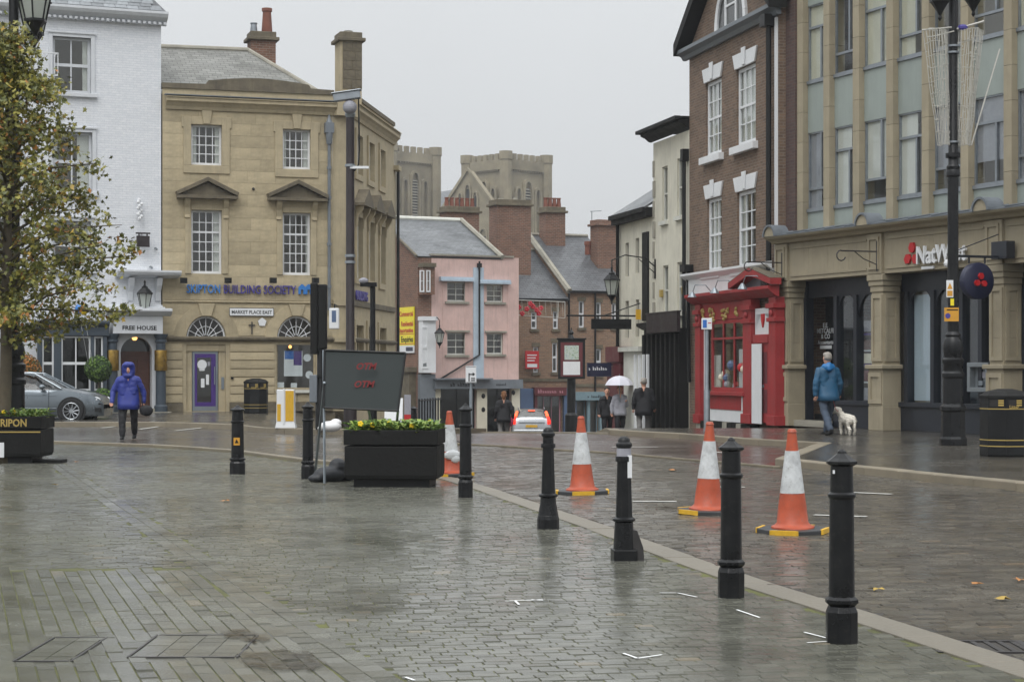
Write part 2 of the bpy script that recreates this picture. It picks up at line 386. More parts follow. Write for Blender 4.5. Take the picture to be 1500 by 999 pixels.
plain('pub_trim', (210, 213, 217), 0.5, 0.07, 3, 0.12, streak=0.15)
plain('red_paint', (152, 46, 48), 0.55, 0.22, 2.5, 0.2, 25, streak=0.35, scuff=0.10)
plain('deep_red', (96, 40, 44), 0.5, 0.2, 3, 0.1)
plain('purple_paint', (70, 44, 118), 0.4, 0.12, 3, 0.05)
plain('grey_paint', (120, 126, 130), 0.45, 0.12, 3, 0.1)
plain('shop_grey', (112, 118, 124), 0.5, 0.15, 2, 0.1, streak=0.2)
plain('shop_blue', (84, 104, 136), 0.5, 0.15, 2, 0.1)
plain('shop_teal', (120, 142, 150), 0.5, 0.12, 2, 0.1)
plain('shop_pink', (196, 140, 150), 0.5, 0.12, 2, 0.1)
plain('pink_render', (206, 176, 168), 0.8, 0.13, 1.2, 0.25, 25, streak=0.42)
plain('pale_blue_paint', (176, 190, 202), 0.6, 0.1, 2, 0.1, streak=0.3)
plain('cream_render', (208, 204, 188), 0.8, 0.14, 1.0, 0.4, 14, streak=0.5)
plain('cream_paint', (214, 208, 188), 0.6, 0.08, 2, 0.1)
plain('steel', (138, 146, 152), 0.42, 0.1, 4, 0.05, metal=0.6)
plain('galvanised', (150, 156, 162), 0.45, 0.15, 6, 0.05, metal=0.7)
plain('rust_pole', (42, 34, 36), 0.5, 0.4, 2.5, 0.2)
plain('brass', (150, 122, 62), 0.38, 0.4, 9, 0.9, 28, metal=0.85)
plain('gold_paint', (176, 152, 84), 0.45, 0.12, 6, 0.05)
plain('interior', (150, 142, 128), 0.9, 0.2, 1.0, 0)
plain('interior_dark', (44, 42, 40), 0.9, 0.3, 1.5, 0)
plain('curtain', (214, 212, 204), 0.9, 0.06, 3, 0)
plain('terracotta', (124, 78, 64), 0.8, 0.2, 5, 0.2)
plain('wood_brown', (78, 46, 34), 0.45, 0.3, 4, 0.2)
plain('asphalt', (80, 80, 78), 0.3, 0.2, 3, 0.3, 60, mode='world')
plain('concrete_kerb', (128, 119, 102), 0.5, 0.16, 3.0, 0.5, 120, objvar=0.10, mode='world')
plain('sand_kerb', (118, 112, 100), 0.5, 0.10, 30, 0.4, 160, objvar=0.05, mode='world')
plain('iron', (52, 50, 50), 0.4, 0.3, 8, 0.3)
plain('cone_orange', (172, 76, 46), 0.5, 0.18, 7, 0.25, 14, scuff=0.42)
plain('cone_white', (196, 199, 200), 0.5, 0.14, 18, 0.1, scuff=0.5)
plain('cone_base', (54, 56, 58), 0.5, 0.2, 8, 0.2)
plain('hazard_yellow', (214, 168, 44), 0.5, 0.15, 8, 0.1)
plain('sign_grey', (50, 55, 55), 0.7, 0.08, 2, 0.03, spec=0.2)
plain('sign_yellow', (238, 220, 40), 0.4, 0.05, 2, 0)
plain('sign_white', (226, 228, 230), 0.4, 0.04, 2, 0)
plain('sign_red', (186, 36, 40), 0.45, 0.1, 3, 0)
plain('sign_blue', (50, 110, 190), 0.4, 0.05, 2, 0)
plain('sign_navy', (34, 38, 64), 0.4, 0.1, 2, 0)
plain('amber_sign', (206, 150, 50), 0.4, 0.08, 2, 0)
plain('indigo', (70, 62, 140), 0.4, 0.05, 2, 0)
plain('bright_blue', (52, 122, 196), 0.35, 0.05, 2, 0)
plain('magenta', (150, 60, 130), 0.4, 0.1, 2, 0)
plain('bark', (88, 80, 66), 0.9, 0.3, 5, 0.9, 14)
plain('soil', (46, 38, 30), 0.9, 0.3, 8, 0.6)
plain('plant_green', (98, 128, 52), 0.55, 0.2, 12, 0)
plain('plant_lime', (136, 156, 66), 0.55, 0.2, 12, 0)
plain('box_green', (50, 74, 34), 0.6, 0.25, 12, 0)
plain('flower_yellow', (244, 208, 36), 0.5, 0.08, 9, 0)
plain('leaf_a', (112, 112, 48), 0.5, 0.25, 6, 0); plain('leaf_b', (86, 92, 40), 0.5, 0.25, 6, 0)
plain('leaf_c', (142, 136, 60), 0.5, 0.2, 6, 0); plain('leaf_d', (168, 112, 52), 0.55, 0.2, 6, 0); plain('leaf_e', (172, 144, 62), 0.55, 0.2, 6, 0)
plain('rubber', (26, 26, 27), 0.7, 0.2, 10, 0.2)
plain('car_blue', (112, 121, 128), 0.3, 0.04, 1, 0, metal=0.55, coat=0.8)
plain('car_silver', (176, 180, 184), 0.3, 0.04, 1, 0, metal=0.5, coat=0.8)
plain('alloy', (168, 172, 176), 0.3, 0.1, 5, 0, metal=0.8)
plain('skin', (206, 156, 132), 0.55, 0.06, 8, 0)
plain('coat_blue', (34, 48, 128), 0.6, 0.18, 7, 0.5, 9)
plain('coat_teal', (28, 80, 112), 0.55, 0.15, 7, 0.5, 9)
plain('hood_blue', (36, 112, 172), 0.55, 0.15, 7, 0.4, 9)
plain('cloth_black', (24, 24, 28), 0.75, 0.2, 8, 0.4, 12)
plain('jeans', (66, 78, 94), 0.8, 0.2, 9, 0.4, 14)
plain('trouser_grey', (108, 106, 104), 0.85, 0.15, 9, 0.3, 14)
plain('cloth_grey', (150, 150, 158), 0.8, 0.15, 9, 0.3)
plain('cloth_pink', (170, 60, 96), 0.8, 0.15, 9, 0.3)
plain('hair_grey', (150, 144, 136), 0.7, 0.2, 30, 0.4, 60); plain('hair_brown', (120, 78, 44), 0.7, 0.25, 30, 0.4, 60); plain('hair_dark', (52, 44, 38), 0.7, 0.25, 30, 0.4, 60)
plain('dog_white', (220, 214, 202), 0.85, 0.10, 14, 0.9, 26)
plain('umbrella_lilac', (218, 218, 228), 0.6, 0.05, 4, 0)
plain('plastic_bag', (224, 224, 224), 0.45, 0.06, 6, 0.4)
plain('sandbag', (40, 42, 46), 0.55, 0.2, 9, 0.6, 12)
plain('rope_light', (188, 186, 178), 0.4, 0.08, 20, 0)
plain('deco_red', (190, 44, 58), 0.4, 0.2, 9, 0)
plain('chalk', (228, 230, 230), 0.7, 0.1, 20, 0.1)
plain('road_paint', (188, 188, 182), 0.5, 0.25, 14, 0.2)
brick('pub_brick', (222, 225, 230), (231, 233, 237), (212, 216, 222), 0.235, 0.078, 0.008, 0.65, 0.6, 0.08)
brick('brown_brick', (98, 80, 68), (126, 102, 84), (124, 113, 100), 0.225, 0.077, 0.011, 0.85, 0.5, 0.35)
brick('dark_brick', (74, 58, 56), (92, 70, 64), (84, 76, 72), 0.225, 0.077, 0.010, 0.8, 0.4, 0.2)
brick('red_brick', (106, 76, 64), (134, 94, 76), (132, 118, 104), 0.24, 0.085, 0.014, 0.85, 0.5, 0.4)
brick('tan_brick', (124, 98, 80), (148, 116, 92), (136, 122, 106), 0.24, 0.085, 0.013, 0.85, 0.4, 0.3)
slate('slate', (90, 92, 95)); slate('slate_pale', (100, 103, 106), 0.3); slate('slate_stone', (122, 122, 117), 0.5)
glassmat('glass', (0.94, 0.96, 0.96)); glassmat('glass_dark', (0.45, 0.47, 0.47)); glassmat('glass_clear', (0.85, 0.88, 0.88)); frost('glass_lamp', (232, 236, 230))
emis('tail_glow', (235, 40, 24), 1.6); emis('brake_glow', (245, 90, 50), 2.2); plain('stencil', (128, 40, 42), 0.6, 0.2, 9, 0); emis('warm_lamp', (255, 190, 110), 2.5); emis('red_tail', (190, 20, 16), 0.35); emis('shop_lamp', (255, 226, 170), 3.0)
plain('lens_white', (210, 214, 216), 0.15, 0.05, 5, 0)

def paving_mat(key, ca, cb, moss, wet_lo=0.08, wet_hi=0.27, joint=False):
    """wet stone: per-piece tone from the 'rnd' attribute, damp patches steer the gloss"""
    m, nt, n, l, b = newmat(key); v = mapping(n, l, 'world')
    at = n.new('ShaderNodeAttribute'); at.attribute_name = 'rnd'
    col = ramp(n, l, at.outputs['Fac'], [(0, lin(ca)), (0.55, lin(tuple((x + y) / 2 for x, y in zip(ca, cb)))), (0.985, lin(cb)), (1.0, lin((cb[0] + 16, cb[1] + 6, cb[2] - 4)))])
    f = noise_tex(n, l, v, 0.33, 6, 0.7); f2 = noise_tex(n, l, v, 5.0, 5, 0.7); f3 = noise_tex(n, l, v, 38, 3, 0.6)
    col = mixc(n, l, maprange(n, l, f2, 0, 0.55, 0.45, 0.8), col, tuple(x * 0.55 for x in lin(ca)))
    col = mixc(n, l, maprange(n, l, f, 0, 0.45, 0.5, 0.75), col, lin(moss))
    pud = maprange(n, l, noise_tex(n, l, v, 0.55, 5, 0.55), 0, .85, 0.56, 0.72)     # standing water
    col = mixc(n, l, pud, col, tuple(x * 0.78 for x in lin(ca)))
    l.new(col, b.inputs['Base Color'])
    r = n.new('ShaderNodeMath'); r.operation = 'MULTIPLY_ADD'; l.new(f3, r.inputs[0]); r.inputs[1].default_value = 0.12
    l.new(maprange(n, l, f, wet_lo, wet_hi, 0.38, 0.66), r.inputs[2])
    q = n.new('ShaderNodeMix'); l.new(pud, q.inputs[0]); l.new(r.outputs[0], q.inputs[2]); q.inputs[3].default_value = 0.06; l.new(q.outputs[0], b.inputs['Roughness'])
    b.inputs['Specular IOR Level'].default_value = 0.5
    h = n.new('ShaderNodeMath'); h.operation = 'MULTIPLY_ADD'; l.new(f2, h.inputs[0]); h.inputs[1].default_value = 1.0; l.new(f3, h.inputs[2])
    bump(n, l, h.outputs[0], b, 0.10, 0.01); return m
paving_mat('paver', (87, 87, 78), (107, 107, 97), (78, 79, 60))
paving_mat('road_sett', (76, 72, 65), (102, 96, 86), (70, 67, 57), 0.08, 0.28)
plain('joint_moss', (82, 84, 44), 0.85, 0.5, 3.0, 0.6, 40, mode='world')
plain('joint_dark', (52, 48, 42), 0.7, 0.3, 3.0, 0.5, 40, mode='world')
# sheets where pieces are too far away to tell apart
def far_paving(key, c1, c2, mo, bw, bh, ang):
    m, nt, n, l, b = newmat(key); v = mapping(n, l, 'world')
    mp = n.new('ShaderNodeMapping'); mp.inputs['Rotation'].default_value = (0, 0, ang); l.new(v, mp.inputs['Vector'])
    t = n.new('ShaderNodeTexBrick'); l.new(mp.outputs[0], t.inputs['Vector']); t.inputs['Scale'].default_value = 1
    t.inputs['Brick Width'].default_value = bw; t.inputs['Row Height'].default_value = bh; t.inputs['Mortar Size'].default_value = 0.008
    t.inputs['Color1'].default_value = (*lin(c1), 1); t.inputs['Color2'].default_value = (*lin(c2), 1); t.inputs['Mortar'].default_value = (*lin(mo), 1)
    f = noise_tex(n, l, v, 0.35, 6, 0.7); f3 = noise_tex(n, l, v, 30, 3)
    col = mixc(n, l, maprange(n, l, f, 0, 0.6, 0.45, 0.75), t.outputs['Color'], tuple(x * 0.6 for x in lin(c1)))
    l.new(col, b.inputs['Base Color'])
    r = n.new('ShaderNodeMath'); r.operation = 'MULTIPLY_ADD'; l.new(f3, r.inputs[0]); r.inputs[1].default_value = 0.12
    l.new(maprange(n, l, f, 0.05, 0.24, 0.35, 0.65), r.inputs[2]); l.new(r.outputs[0], b.inputs['Roughness'])
    h = n.new('ShaderNodeMath'); h.operation = 'SUBTRACT'; l.new(f3, h.inputs[0]); l.new(t.outputs['Fac'], h.inputs[1])
    bump(n, l, h.outputs[0], b, 0.4, 0.006); return m
far_paving('far_sett', (78, 75, 70), (97, 93, 87), (56, 53, 50), 0.2, 0.1, 0.2)
far_paving('flagstone', (70, 67, 61), (90, 86, 79), (48, 46, 41), 0.6, 0.4, 0.4)
far_paving('red_sett', (78, 66, 60), (94, 80, 74), (56, 51, 47), 0.2, 0.1, 0.4)
# ------------------------------------------------------------------ ground
def sheet(name, mat, poly, z, parent=None, kind='structure'):
    """flat or hill-following sheet; polygon is cut into strips along Y so that it follows the ground"""
    bm = bmesh.new(); vs = [bm.verts.new((p[0], p[1], 0)) for p in poly]; bm.faces.new(vs)
    for yy in [46, 48, 50, 53, 56, 59, 62, 70, 80, 100, 130]:
        bmesh.ops.bisect_plane(bm, geom=bm.verts[:] + bm.edges[:] + bm.faces[:], plane_co=(0, yy, 0), plane_no=(0, 1, 0))
    for xx in [-8, -7.5, -7, -6.5, -6, -5.5, -5, -4.5, 9, 12]:
        bmesh.ops.bisect_plane(bm, geom=bm.verts[:] + bm.edges[:] + bm.faces[:], plane_co=(xx, 0, 0), plane_no=(1, 0, 0))
    for v in bm.verts: v.co.z = ground_z(v.co.y, v.co.x) + z
    bmesh.ops.recalc_face_normals(bm, faces=bm.faces)
    for f in bm.faces:
        if f.normal.z < 0: f.normal_flip()
    me = bpy.data.meshes.new(name); bm.to_mesh(me); bm.free(); me.materials.append(M(mat))
    o = link(name, me, parent)
    if kind: o['kind'] = kind
    return o
sheet('ground', 'asphalt', [(-700, -120), (700, -120), (700, 2000), (-700, 2000)], -0.03)
SQ = [(3.9, 3.5), (3.05, 7.8), (2.52, 10.08), (2.12, 11.9), (1.68, 13.8), (1.30, 15.75), (0.86, 18.2), (0.32, 20.9), (-0.30, 24.07), (-0.90, 26.8), (-1.9, 29.2), (-3.47, 31.6), (-5.14, 35.1), (-7.0, 37.4), (-9.48, 39.3), (-16, 42.6)]
road = sheet('road', 'far_sett', [(-40, 3), (40, 3), (40, 46), (40, 130), (-40, 130), (-40, 46)], -0.022)
square_poly = SQ + [(-40, 44), (-40, 3.5)]
square = sheet('paved_square', 'joint_moss', square_poly, -0.006)
def inside(x, y, poly):
    c = False; j = len(poly) - 1
    for i in range(len(poly)):
        if (poly[i][1] > y) != (poly[j][1] > y) and x < (poly[j][0] - poly[i][0]) * (y - poly[i][1]) / (poly[j][1] - poly[i][1]) + poly[i][0]: c = not c
        j = i
    return c
def off(poly, d):   # shift of an open line sideways (left of travel is positive)
    res = []
    for i, p in enumerate(poly):
        a = Vector(poly[max(i - 1, 0)]); b = Vector(poly[min(i + 1, len(poly) - 1)]); t = (b - a).normalized(); res.append((p[0] - t.y * d, p[1] + t.x * d))
    return res
def in_view(x, y, m=3.0): return y > 7.2 and abs(x) < 0.268 * y + m
MARK_BOX = []          # places where iron covers or patches replace the pavers
def pavers(parent, name, mat, test, origin, direction, cw, ln, ymax, gap=0.0045, jit=0.0025, ntop=300, lnvar=0.15, tilt=.011):
    """every block its own bevelled piece; the largest in view stay single objects, the rest are joined"""
    d = Vector((*direction, 0)).normalized(); e = Vector((d.y, -d.x, 0))    # d along the course, e across
    o = Vector((*origin, 0)); R2 = random.Random(5); items = []
    ncr = int(60 / cw)
    for i in range(-ncr, ncr):
        t = -45.0 + R2.uniform(0, ln)
        while t < 45:
            L = ln * (1 + R2.uniform(-lnvar, lnvar)); c = o + e * (i + .5) * cw + d * (t + L / 2)
            if c.y < ymax and in_view(c.x, c.y) and test(c.x, c.y): items.append((c, L, R2.random()))
            t += L
    items.sort(key=lambda q: q[0].y + (0 if abs(q[0].x) < 0.262 * q[0].y and q[0].y > 9.4 else 50))
    V = []; Fc = []; A = []
    def block(c, L, base):
        h = jit * R2.uniform(-1, 1); tx, ty = R2.gauss(0, tilt), R2.gauss(0, tilt)
        w2, l2, bv = cw / 2 - gap / 2, L / 2 - gap / 2, 0.0035; v = []
        for (a, q) in ((-1, -1), (1, -1), (1, 1), (-1, 1)):
            p = d * (l2 - bv) * a + e * (w2 - bv) * q; v.append((base + p, h + tx * a * l2 + ty * q * w2))
        for (a, q) in ((-1, -1), (1, -1), (1, 1), (-1, 1)):
            p = d * l2 * a + e * w2 * q; v.append((base + p, -0.009))
        return [(p.x, p.y, z) for p, z in v], [(3, 2, 1, 0), (0, 1, 5, 4), (1, 2, 6, 5), (2, 3, 7, 6), (3, 0, 4, 7)]
    for k, (c, L, r) in enumerate(items):
        if k < ntop:
            v, f = block(c, L, Vector((0, 0, 0))); me = bpy.data.meshes.new(name); me.from_pydata(v, [], f)
            a = me.attributes.new('rnd', 'FLOAT', 'FACE'); a.data.foreach_set('value', [r] * 5); me.materials.append(M(mat)); link(name, me, parent, c)
        else:
            v, f = block(c, L, c); oo = len(V); V += v; Fc += [tuple(i + oo for i in q) for q in f]; A += [r] * 5
    if V:
        me = bpy.data.meshes.new(name + '_field'); me.from_pydata(V, [], Fc); a = me.attributes.new('rnd', 'FLOAT', 'FACE'); a.data.foreach_set('value', A)
        me.materials.append(M(mat)); tag(link(name + '_field', me, parent), kind='stuff')
    return len(items)
BL = lambda y: -0.82 - 0.312 * (y - 9.87)       # the double line of narrow blocks between the two laying patterns
sq_in = off(SQ, 0.16) + [(-40, 44), (-40, 3.5)]
def t_right(x, y): return inside(x, y, sq_in) and x > BL(y) + 0.13 and not any(a < x < b and c < y < d for a, b, c, d in MARK_BOX)
def t_left(x, y): return inside(x, y, sq_in) and x < BL(y) - 0.13 and y < 14.9 + 0.1 * x and not any(a < x < b and c < y < d for a, b, c, d in MARK_BOX)
def t_leftfar(x, y): return inside(x, y, sq_in) and x < BL(y) - 0.13 and y >= 15.0 + 0.1 * x
def t_band(x, y): return inside(x, y, sq_in) and abs(x - BL(y)) < 0.125
MARK_BOX += [(-2.62, -2.30, 10.0, 10.9), (-2.05, -1.45, 10.15, 11.0)]
pavers(square, 'paver', 'paver', t_right, (0, 10), (1, 0.16), 0.092, 0.128, 40, ntop=190)
pavers(square, 'paver', 'paver', t_left, (-2, 10), (-0.29, 1), 0.096, 0.27, 40, ntop=90, lnvar=0.3)
pavers(square, 'paver', 'paver', t_leftfar, (-2, 10), (1, 0.29), 0.1, 0.17, 40, ntop=0)
pavers(square, 'paver', 'paver', t_band, (-0.82, 9.87), (-0.312, 1), 0.13, 0.2, 40, ntop=20)
KERBLINE = off(SQ, 0.0)
# flush sandstone edging between square and road
def strip_stones(line, w, ln, z0, z1, mat, parent, name, side=0.0, gap=0.006, hill=False):
    pts = [Vector((*p, 0)) for p in line]; S = [0.0]
    for a, b in zip(pts, pts[1:]): S.append(S[-1] + (b - a).length)
    def at(s):
        for k in range(len(S) - 1):
            if s <= S[k + 1] or k == len(S) - 2:
                t = (s - S[k]) / (S[k + 1] - S[k]); return pts[k].lerp(pts[k + 1], t)
    n = max(1, int(S[-1] / ln))
    def nrm(s):
        t = (at(min(s + .3, S[-1])) - at(max(s - .3, 0))).normalized(); return Vector((-t.y, t.x, 0))
    res = []
    for k in range(n):
        s0, s1 = S[-1] * k / n + gap / 2, S[-1] * (k + 1) / n - gap / 2; b = MB(); q = []
        for s in (s0, s1):
            c = at(s); m = nrm(s)
            for sg in (side - w / 2, side + w / 2): q.append(c + m * sg)
        c0 = (q[0] + q[3]) / 2; gz = ground_z(c0.y, c0.x) if hill else 0
        loc = Vector((c0.x, c0.y, gz)); jz = rnd.uniform(-.003, .003); bv = 0.012 if z1 > .02 else 0.004
        low = [(p - Vector((c0.x, c0.y, 0))) for p in (q[0], q[1], q[3], q[2])]; cen = sum(low, Vector()) / 4
        def lv(p, zz, sh): r = p + (cen - p) * sh; g = (ground_z(c0.y + p.y, c0.x + p.x) - gz) if hill else 0; return (r.x, r.y, zz + g)
        sh = bv / (w / 2)
        vs = [lv(p, z0, 0) for p in low] + [lv(p, z1 - bv + jz, 0) for p in low] + [lv(p, z1 + jz, sh * .5) for p in low]
        b.add(vs, [(8, 9, 10, 11)] + [(r * 4 + i, r * 4 + (i + 1) % 4, r * 4 + 4 + (i + 1) % 4, r * 4 + 4 + i) for r in (0, 1) for i in range(4)])
        res.append(b.build(name, mat, parent, loc))
    return res
strip_stones(SQ[:11], 0.26, 0.92, -0.02, 0.006, 'sand_kerb', square, 'edging_stone')
strip_stones(SQ[10:], 0.16, 0.92, -0.02, 0.05, 'concrete_kerb', square, 'edging_stone')
# road setts near enough to be told apart
rd_out = off(SQ, -0.16)
RK = [(11.2, 12.6), (8.6, 18.4), (6.45, 24.0), (5.55, 26.6), (4.30, 30.3)]      # kerb of the footway in front of the bank
road_poly = rd_out[:11] + [(-2.2, 31.5), (-1.4, 36.5), (-0.86, 38.1), (1.84, 34.15), (4.08, 29.3)] + RK[::-1] + [(14, 6), (5, 3.5)]
road_bed = sheet('road_bed', 'joint_dark', road_poly, -0.007)
road_bed['kind'] = 'structure'
GULLY = G(1436, 946); 
def t_road(x, y): return inside(x, y, road_poly) and not (abs(x - GULLY.x) < .30 and abs(y - GULLY.y) < .26)
pavers(road_bed, 'sett', 'road_sett', t_road, (3, 10), (1, 0.10), 0.095, 0.19, 39, ntop=200, jit=0.003, tilt=.02)
# low dark kerb line that crosses the mouth of the side street, and the reddish table beyond it
sheet('raised_table', 'red_sett', [(-0.82, 38.25), (1.84, 34.3), (4.08, 29.4), (4.32, 30.4), (6.15, 37.0), (4.86, 38.9), (4.0, 41.7), (2.4, 44.5), (1.3, 45.5), (-1.9, 45.9)], -0.008)
tbl = bpy.data.objects['raised_table']
strip_stones([(-3.2, 41.2), (-0.82, 38.25), (1.84, 34.3), (4.08, 29.4)], 0.13, 0.9, -0.03, 0.03, 'dark_stone', tbl, 'edging_stone')
# footways
footR = sheet('pavement_right', 'flagstone', RK + [(6.10, 37.0), (4.86, 38.9), (4.0, 41.7), (2.4, 44.5), (2.3, 55), (1.95, 66), (1.9, 75), (4.5, 88), (9.5, 88), (9.5, 50), (30, 36), (30, 4), (16, 4)], 0.10)
strip_stones(RK[:5], 0.28, 0.95, -0.03, 0.108, 'concrete_kerb', footR, 'kerb_stone')
strip_stones([(4.30, 30.3), (6.05, 36.9)], 0.26, 0.95, -0.03, 0.108, 'concrete_kerb', footR, 'kerb_stone')
strip_stones([(6.05, 36.9), (4.86, 38.9), (4.0, 41.7), (2.4, 44.5), (2.3, 55), (1.95, 66), (1.9, 75)], 0.26, 0.95, -0.03, 0.108, 'concrete_kerb', footR, 'kerb_stone', hill=True)
LK = [(-40, 49.5), (-12, 51.2), (-9.0, 51.0), (-6.68, 48.6), (-5.6, 45.9), (-4.3, 44.9), (-2.7, 44.9), (-1.3, 45.3), (-0.75, 46.3), (-0.8, 50), (-0.7, 62), (-0.7, 75), (-0.2, 88), (1.5, 93), (8, 96)]
footL = sheet('pavement_left', 'flagstone', LK + [(8, 110), (-60, 110), (-60, 49.5)], 0.10)
strip_stones(LK[:4] + LK[4:11], 0.26, 0.95, -0.03, 0.108, 'concrete_kerb', footL, 'kerb_stone', hill=True)
# pale crest stones across the street mouth
cr = strip_stones([(-0.75, 46.3), (0.8, 46.0), (2.45, 45.0)], 0.22, 0.9, -0.03, 0.02, 'concrete_kerb', tbl, 'crest_stone', hill=True)
# painted marks, covers, gully, stains
def paint(name, pts, mat='chalk', z=0.006, w=0.016, parent=None):
    b = MB()
    for a, c in zip(pts, pts[1:]):
        a, c = Vector((*a[:2], 0)), Vector((*c[:2], 0)); t = (c - a).normalized() * w / 2; m = Vector((-t.y, t.x, 0))
        b.add([(*(a - t - m)[:2], z), (*(c + t - m)[:2], z), (*(c + t + m)[:2], z), (*(a - t + m)[:2], z)], [(0, 1, 2, 3)])
    return b.build(name, mat, parent, fix=False)
def gp(*q): return [G(*p)[:2] for p in q]
for q in [((742, 881), (793, 879)), ((755, 881), (760, 886)), ((914, 958), (934, 965), (968, 960)), ((968, 869), (992, 869), (1020, 875)), ((1080, 894), (1112, 905)), ((1179, 927), (1210, 935)), ((1184, 942), (1216, 940)), ((780, 879), (794, 880)), ((595, 993), (606, 997))]:
    paint('chalk_mark', gp(*q), parent=square)
for q in [((934, 735), (984, 735)), ((1254, 722), (1300, 724)), ((900, 655), (960, 655)), ((1040, 662), (1068, 664)), ((1050, 714), (1085, 714)), ((1200, 755), (1262, 757))]:
    paint('road_mark', gp(*q), 'road_paint', 0.008, 0.11, road)
for q in [((150, 626), (196, 621)), ((205, 628), (240, 623)), ((258, 630), (330, 622)), ((70, 620), (104, 618))]:
    paint('road_mark', gp(*q), 'road_paint', -0.010, 0.10, road)
# worn pale tarmac band and wheel track across the setts (a long repair strip)
plain('tar_patch', (84, 82, 76), 0.28, 0.2, 6, 0.3, 60, mode='world')
for a, c, w in []:
    p0, p1 = G(*a), G(*c); n = 14; R3 = random.Random(3); b = MB(); t = (p1 - p0).normalized(); m = Vector((-t.y, t.x, 0))
    vs = [];
    for k in range(n + 1):
        c0 = p0.lerp(p1, k / n); vs += [c0 + m * (w * (1 + R3.uniform(-.25, .25)) * .5 * (.3 if k in (0,) else 1)), c0 - m * (w * (1 + R3.uniform(-.25, .25)) * .5 * (.3 if k in (0,) else 1))]
    b.add([(v.x, v.y, 0.007) for v in vs], [(2 * k, 2 * k + 1, 2 * k + 3, 2 * k + 2) for k in range(n)]); b.build('repair_strip', 'tar_patch', road, fix=False)
for cx, cy, sx, sy in [(-2.46, 10.45, .15, .44), (-1.75, 10.57, .29, .42)]:
    MB().box(cx - sx - .10, cx + sx + .10, cy - sy - .15, cy + sy + .15, -.02, -.0035).build('cover_bed', 'paver', square, fix=False)
    r = MB()
    for a in (-1, 1): r.box(cx + a * sx - .006, cx + a * sx + .006, cy - sy, cy + sy, -.02, .003); r.box(cx - sx + .013, cx + sx - .013, cy + a * sy - .01, cy + a * sy + .01, -.02, .003)
    fr = r.build('cover_frame', 'iron', square, fix=False)
    nx, ny = max(2, round(sx * 2 / .15)), max(3, round(sy * 2 / .14))
    for i in range(nx):
        for j in range(ny):
            x0, x1 = cx - sx + .014 + (2 * sx - .028) * i / nx, cx - sx + .014 + (2 * sx - .028) * (i + 1) / nx; y0, y1 = cy - sy + .014 + (2 * sy - .028) * j / ny, cy - sy + .014 + (2 * sy - .028) * (j + 1) / ny
            b = MB().box(x0 + .003, x1 - .003, y0 + .003, y1 - .003, -.02, .001 + rnd.uniform(-.001, .001)); p = b.build('cover_paver', 'paver', fr, fix=False)
            a = p.data.attributes.new('rnd', 'FLOAT', 'FACE'); a.data.foreach_set('value', [rnd.random()] * 6)
gu = MB(); gx, gy = GULLY.x, GULLY.y
for a in (-1, 1): gu.box(gx + a * .26 - .02, gx + a * .26 + .02, gy - .22, gy + .22, -.03, .002); gu.box(gx - .24, gx + .24, gy + a * .21 - .015, gy + a * .21 + .015, -.03, .002)
gul = tag(gu.build('drain_grate', 'iron', None, fix=False), 'iron drain grate set in the road beside the pale edging stones', 'drain')
for k in range(7): piece('grate_bar', 'iron', gul, gx - .24 + k * .075, gx - .24 + k * .075 + .03, gy - .19, gy + .19, -.03, 0.0)
piece('grate_pit', 'interior_dark', gul, gx - .28, gx + .28, gy - .24, gy + .24, -.021, -.0195)
# muddy silt left on the square
m_ = plain('silt', (50, 44, 34), 0.16, 0.3, 9, 0.05, 30, mode='world'); n_, l_ = m_.node_tree.nodes, m_.node_tree.links
l_.new(maprange(n_, l_, noise_tex(n_, l_, mapping(n_, l_, 'world'), 11, 8, .8), 0, .9, .40, .62), n_['Principled BSDF'].inputs['Alpha'])
def blob(name, pts, mat, z, parent):
    b = MB(); R4 = random.Random(len(pts)); P = []
    for i in range(len(pts)):
        a, c = Vector(pts[i]), Vector(pts[(i + 1) % len(pts)])
        for k in range(5): q = a.lerp(c, k / 5); P.append((q.x + R4.uniform(-.02, .02), q.y + R4.uniform(-.05, .05), z))
    b.add(P, [tuple(range(len(P)))]); return b.build(name, mat, parent, fix=False)
blob('silt_patch', gp((352, 958), (410, 951), (455, 956), (478, 972), (460, 982), (420, 985), (375, 980), (352, 968)), 'silt', 0.008, square)
blob('silt_patch', gp((322, 926), (362, 921), (395, 936), (372, 944), (340, 936)), 'silt', 0.008, square)
LEAFLAB = ['fallen leaf lying right of the gold lettered planter', 'fallen leaf on the square just below the gold lettered planter', 'orange fallen leaf on the road near the drain, lower of two', 'fallen leaf on the road at the right edge of the picture', 'yellow fallen leaf on the road right of the nearest bollard', 'fallen leaf on the road between the cones and the bank pavement', 'fallen leaf on the open square left of the thick bollard', 'fallen leaf beside the foot of the nearest bollard, on the road']
for li, (x, y) in enumerate(((112, 678), (80, 712), (1468, 880), (1494, 852), (1430, 859), (985, 690), (330, 735), (1285, 866))):   # fallen leaves
    p = G(x, y); s = rnd.uniform(.05, .09); a = rnd.uniform(0, 6); b = MB()
    L = [(math.cos(a + k * PI / 5) * s * (1 if k % 2 == 0 else .45), math.sin(a + k * PI / 5) * s * (1 if k % 2 == 0 else .45), .012 + rnd.uniform(0, .02)) for k in range(10)]
    b.add(L + [(0, 0, .018)], [(k, (k + 1) % 10, 10) for k in range(10)])
    tag(b.build('fallen_leaf', rnd.choice(['leaf_d', 'leaf_e']), None, p, fix=False), LEAFLAB[li], 'leaf', 'fallen leaves on the wet paving')
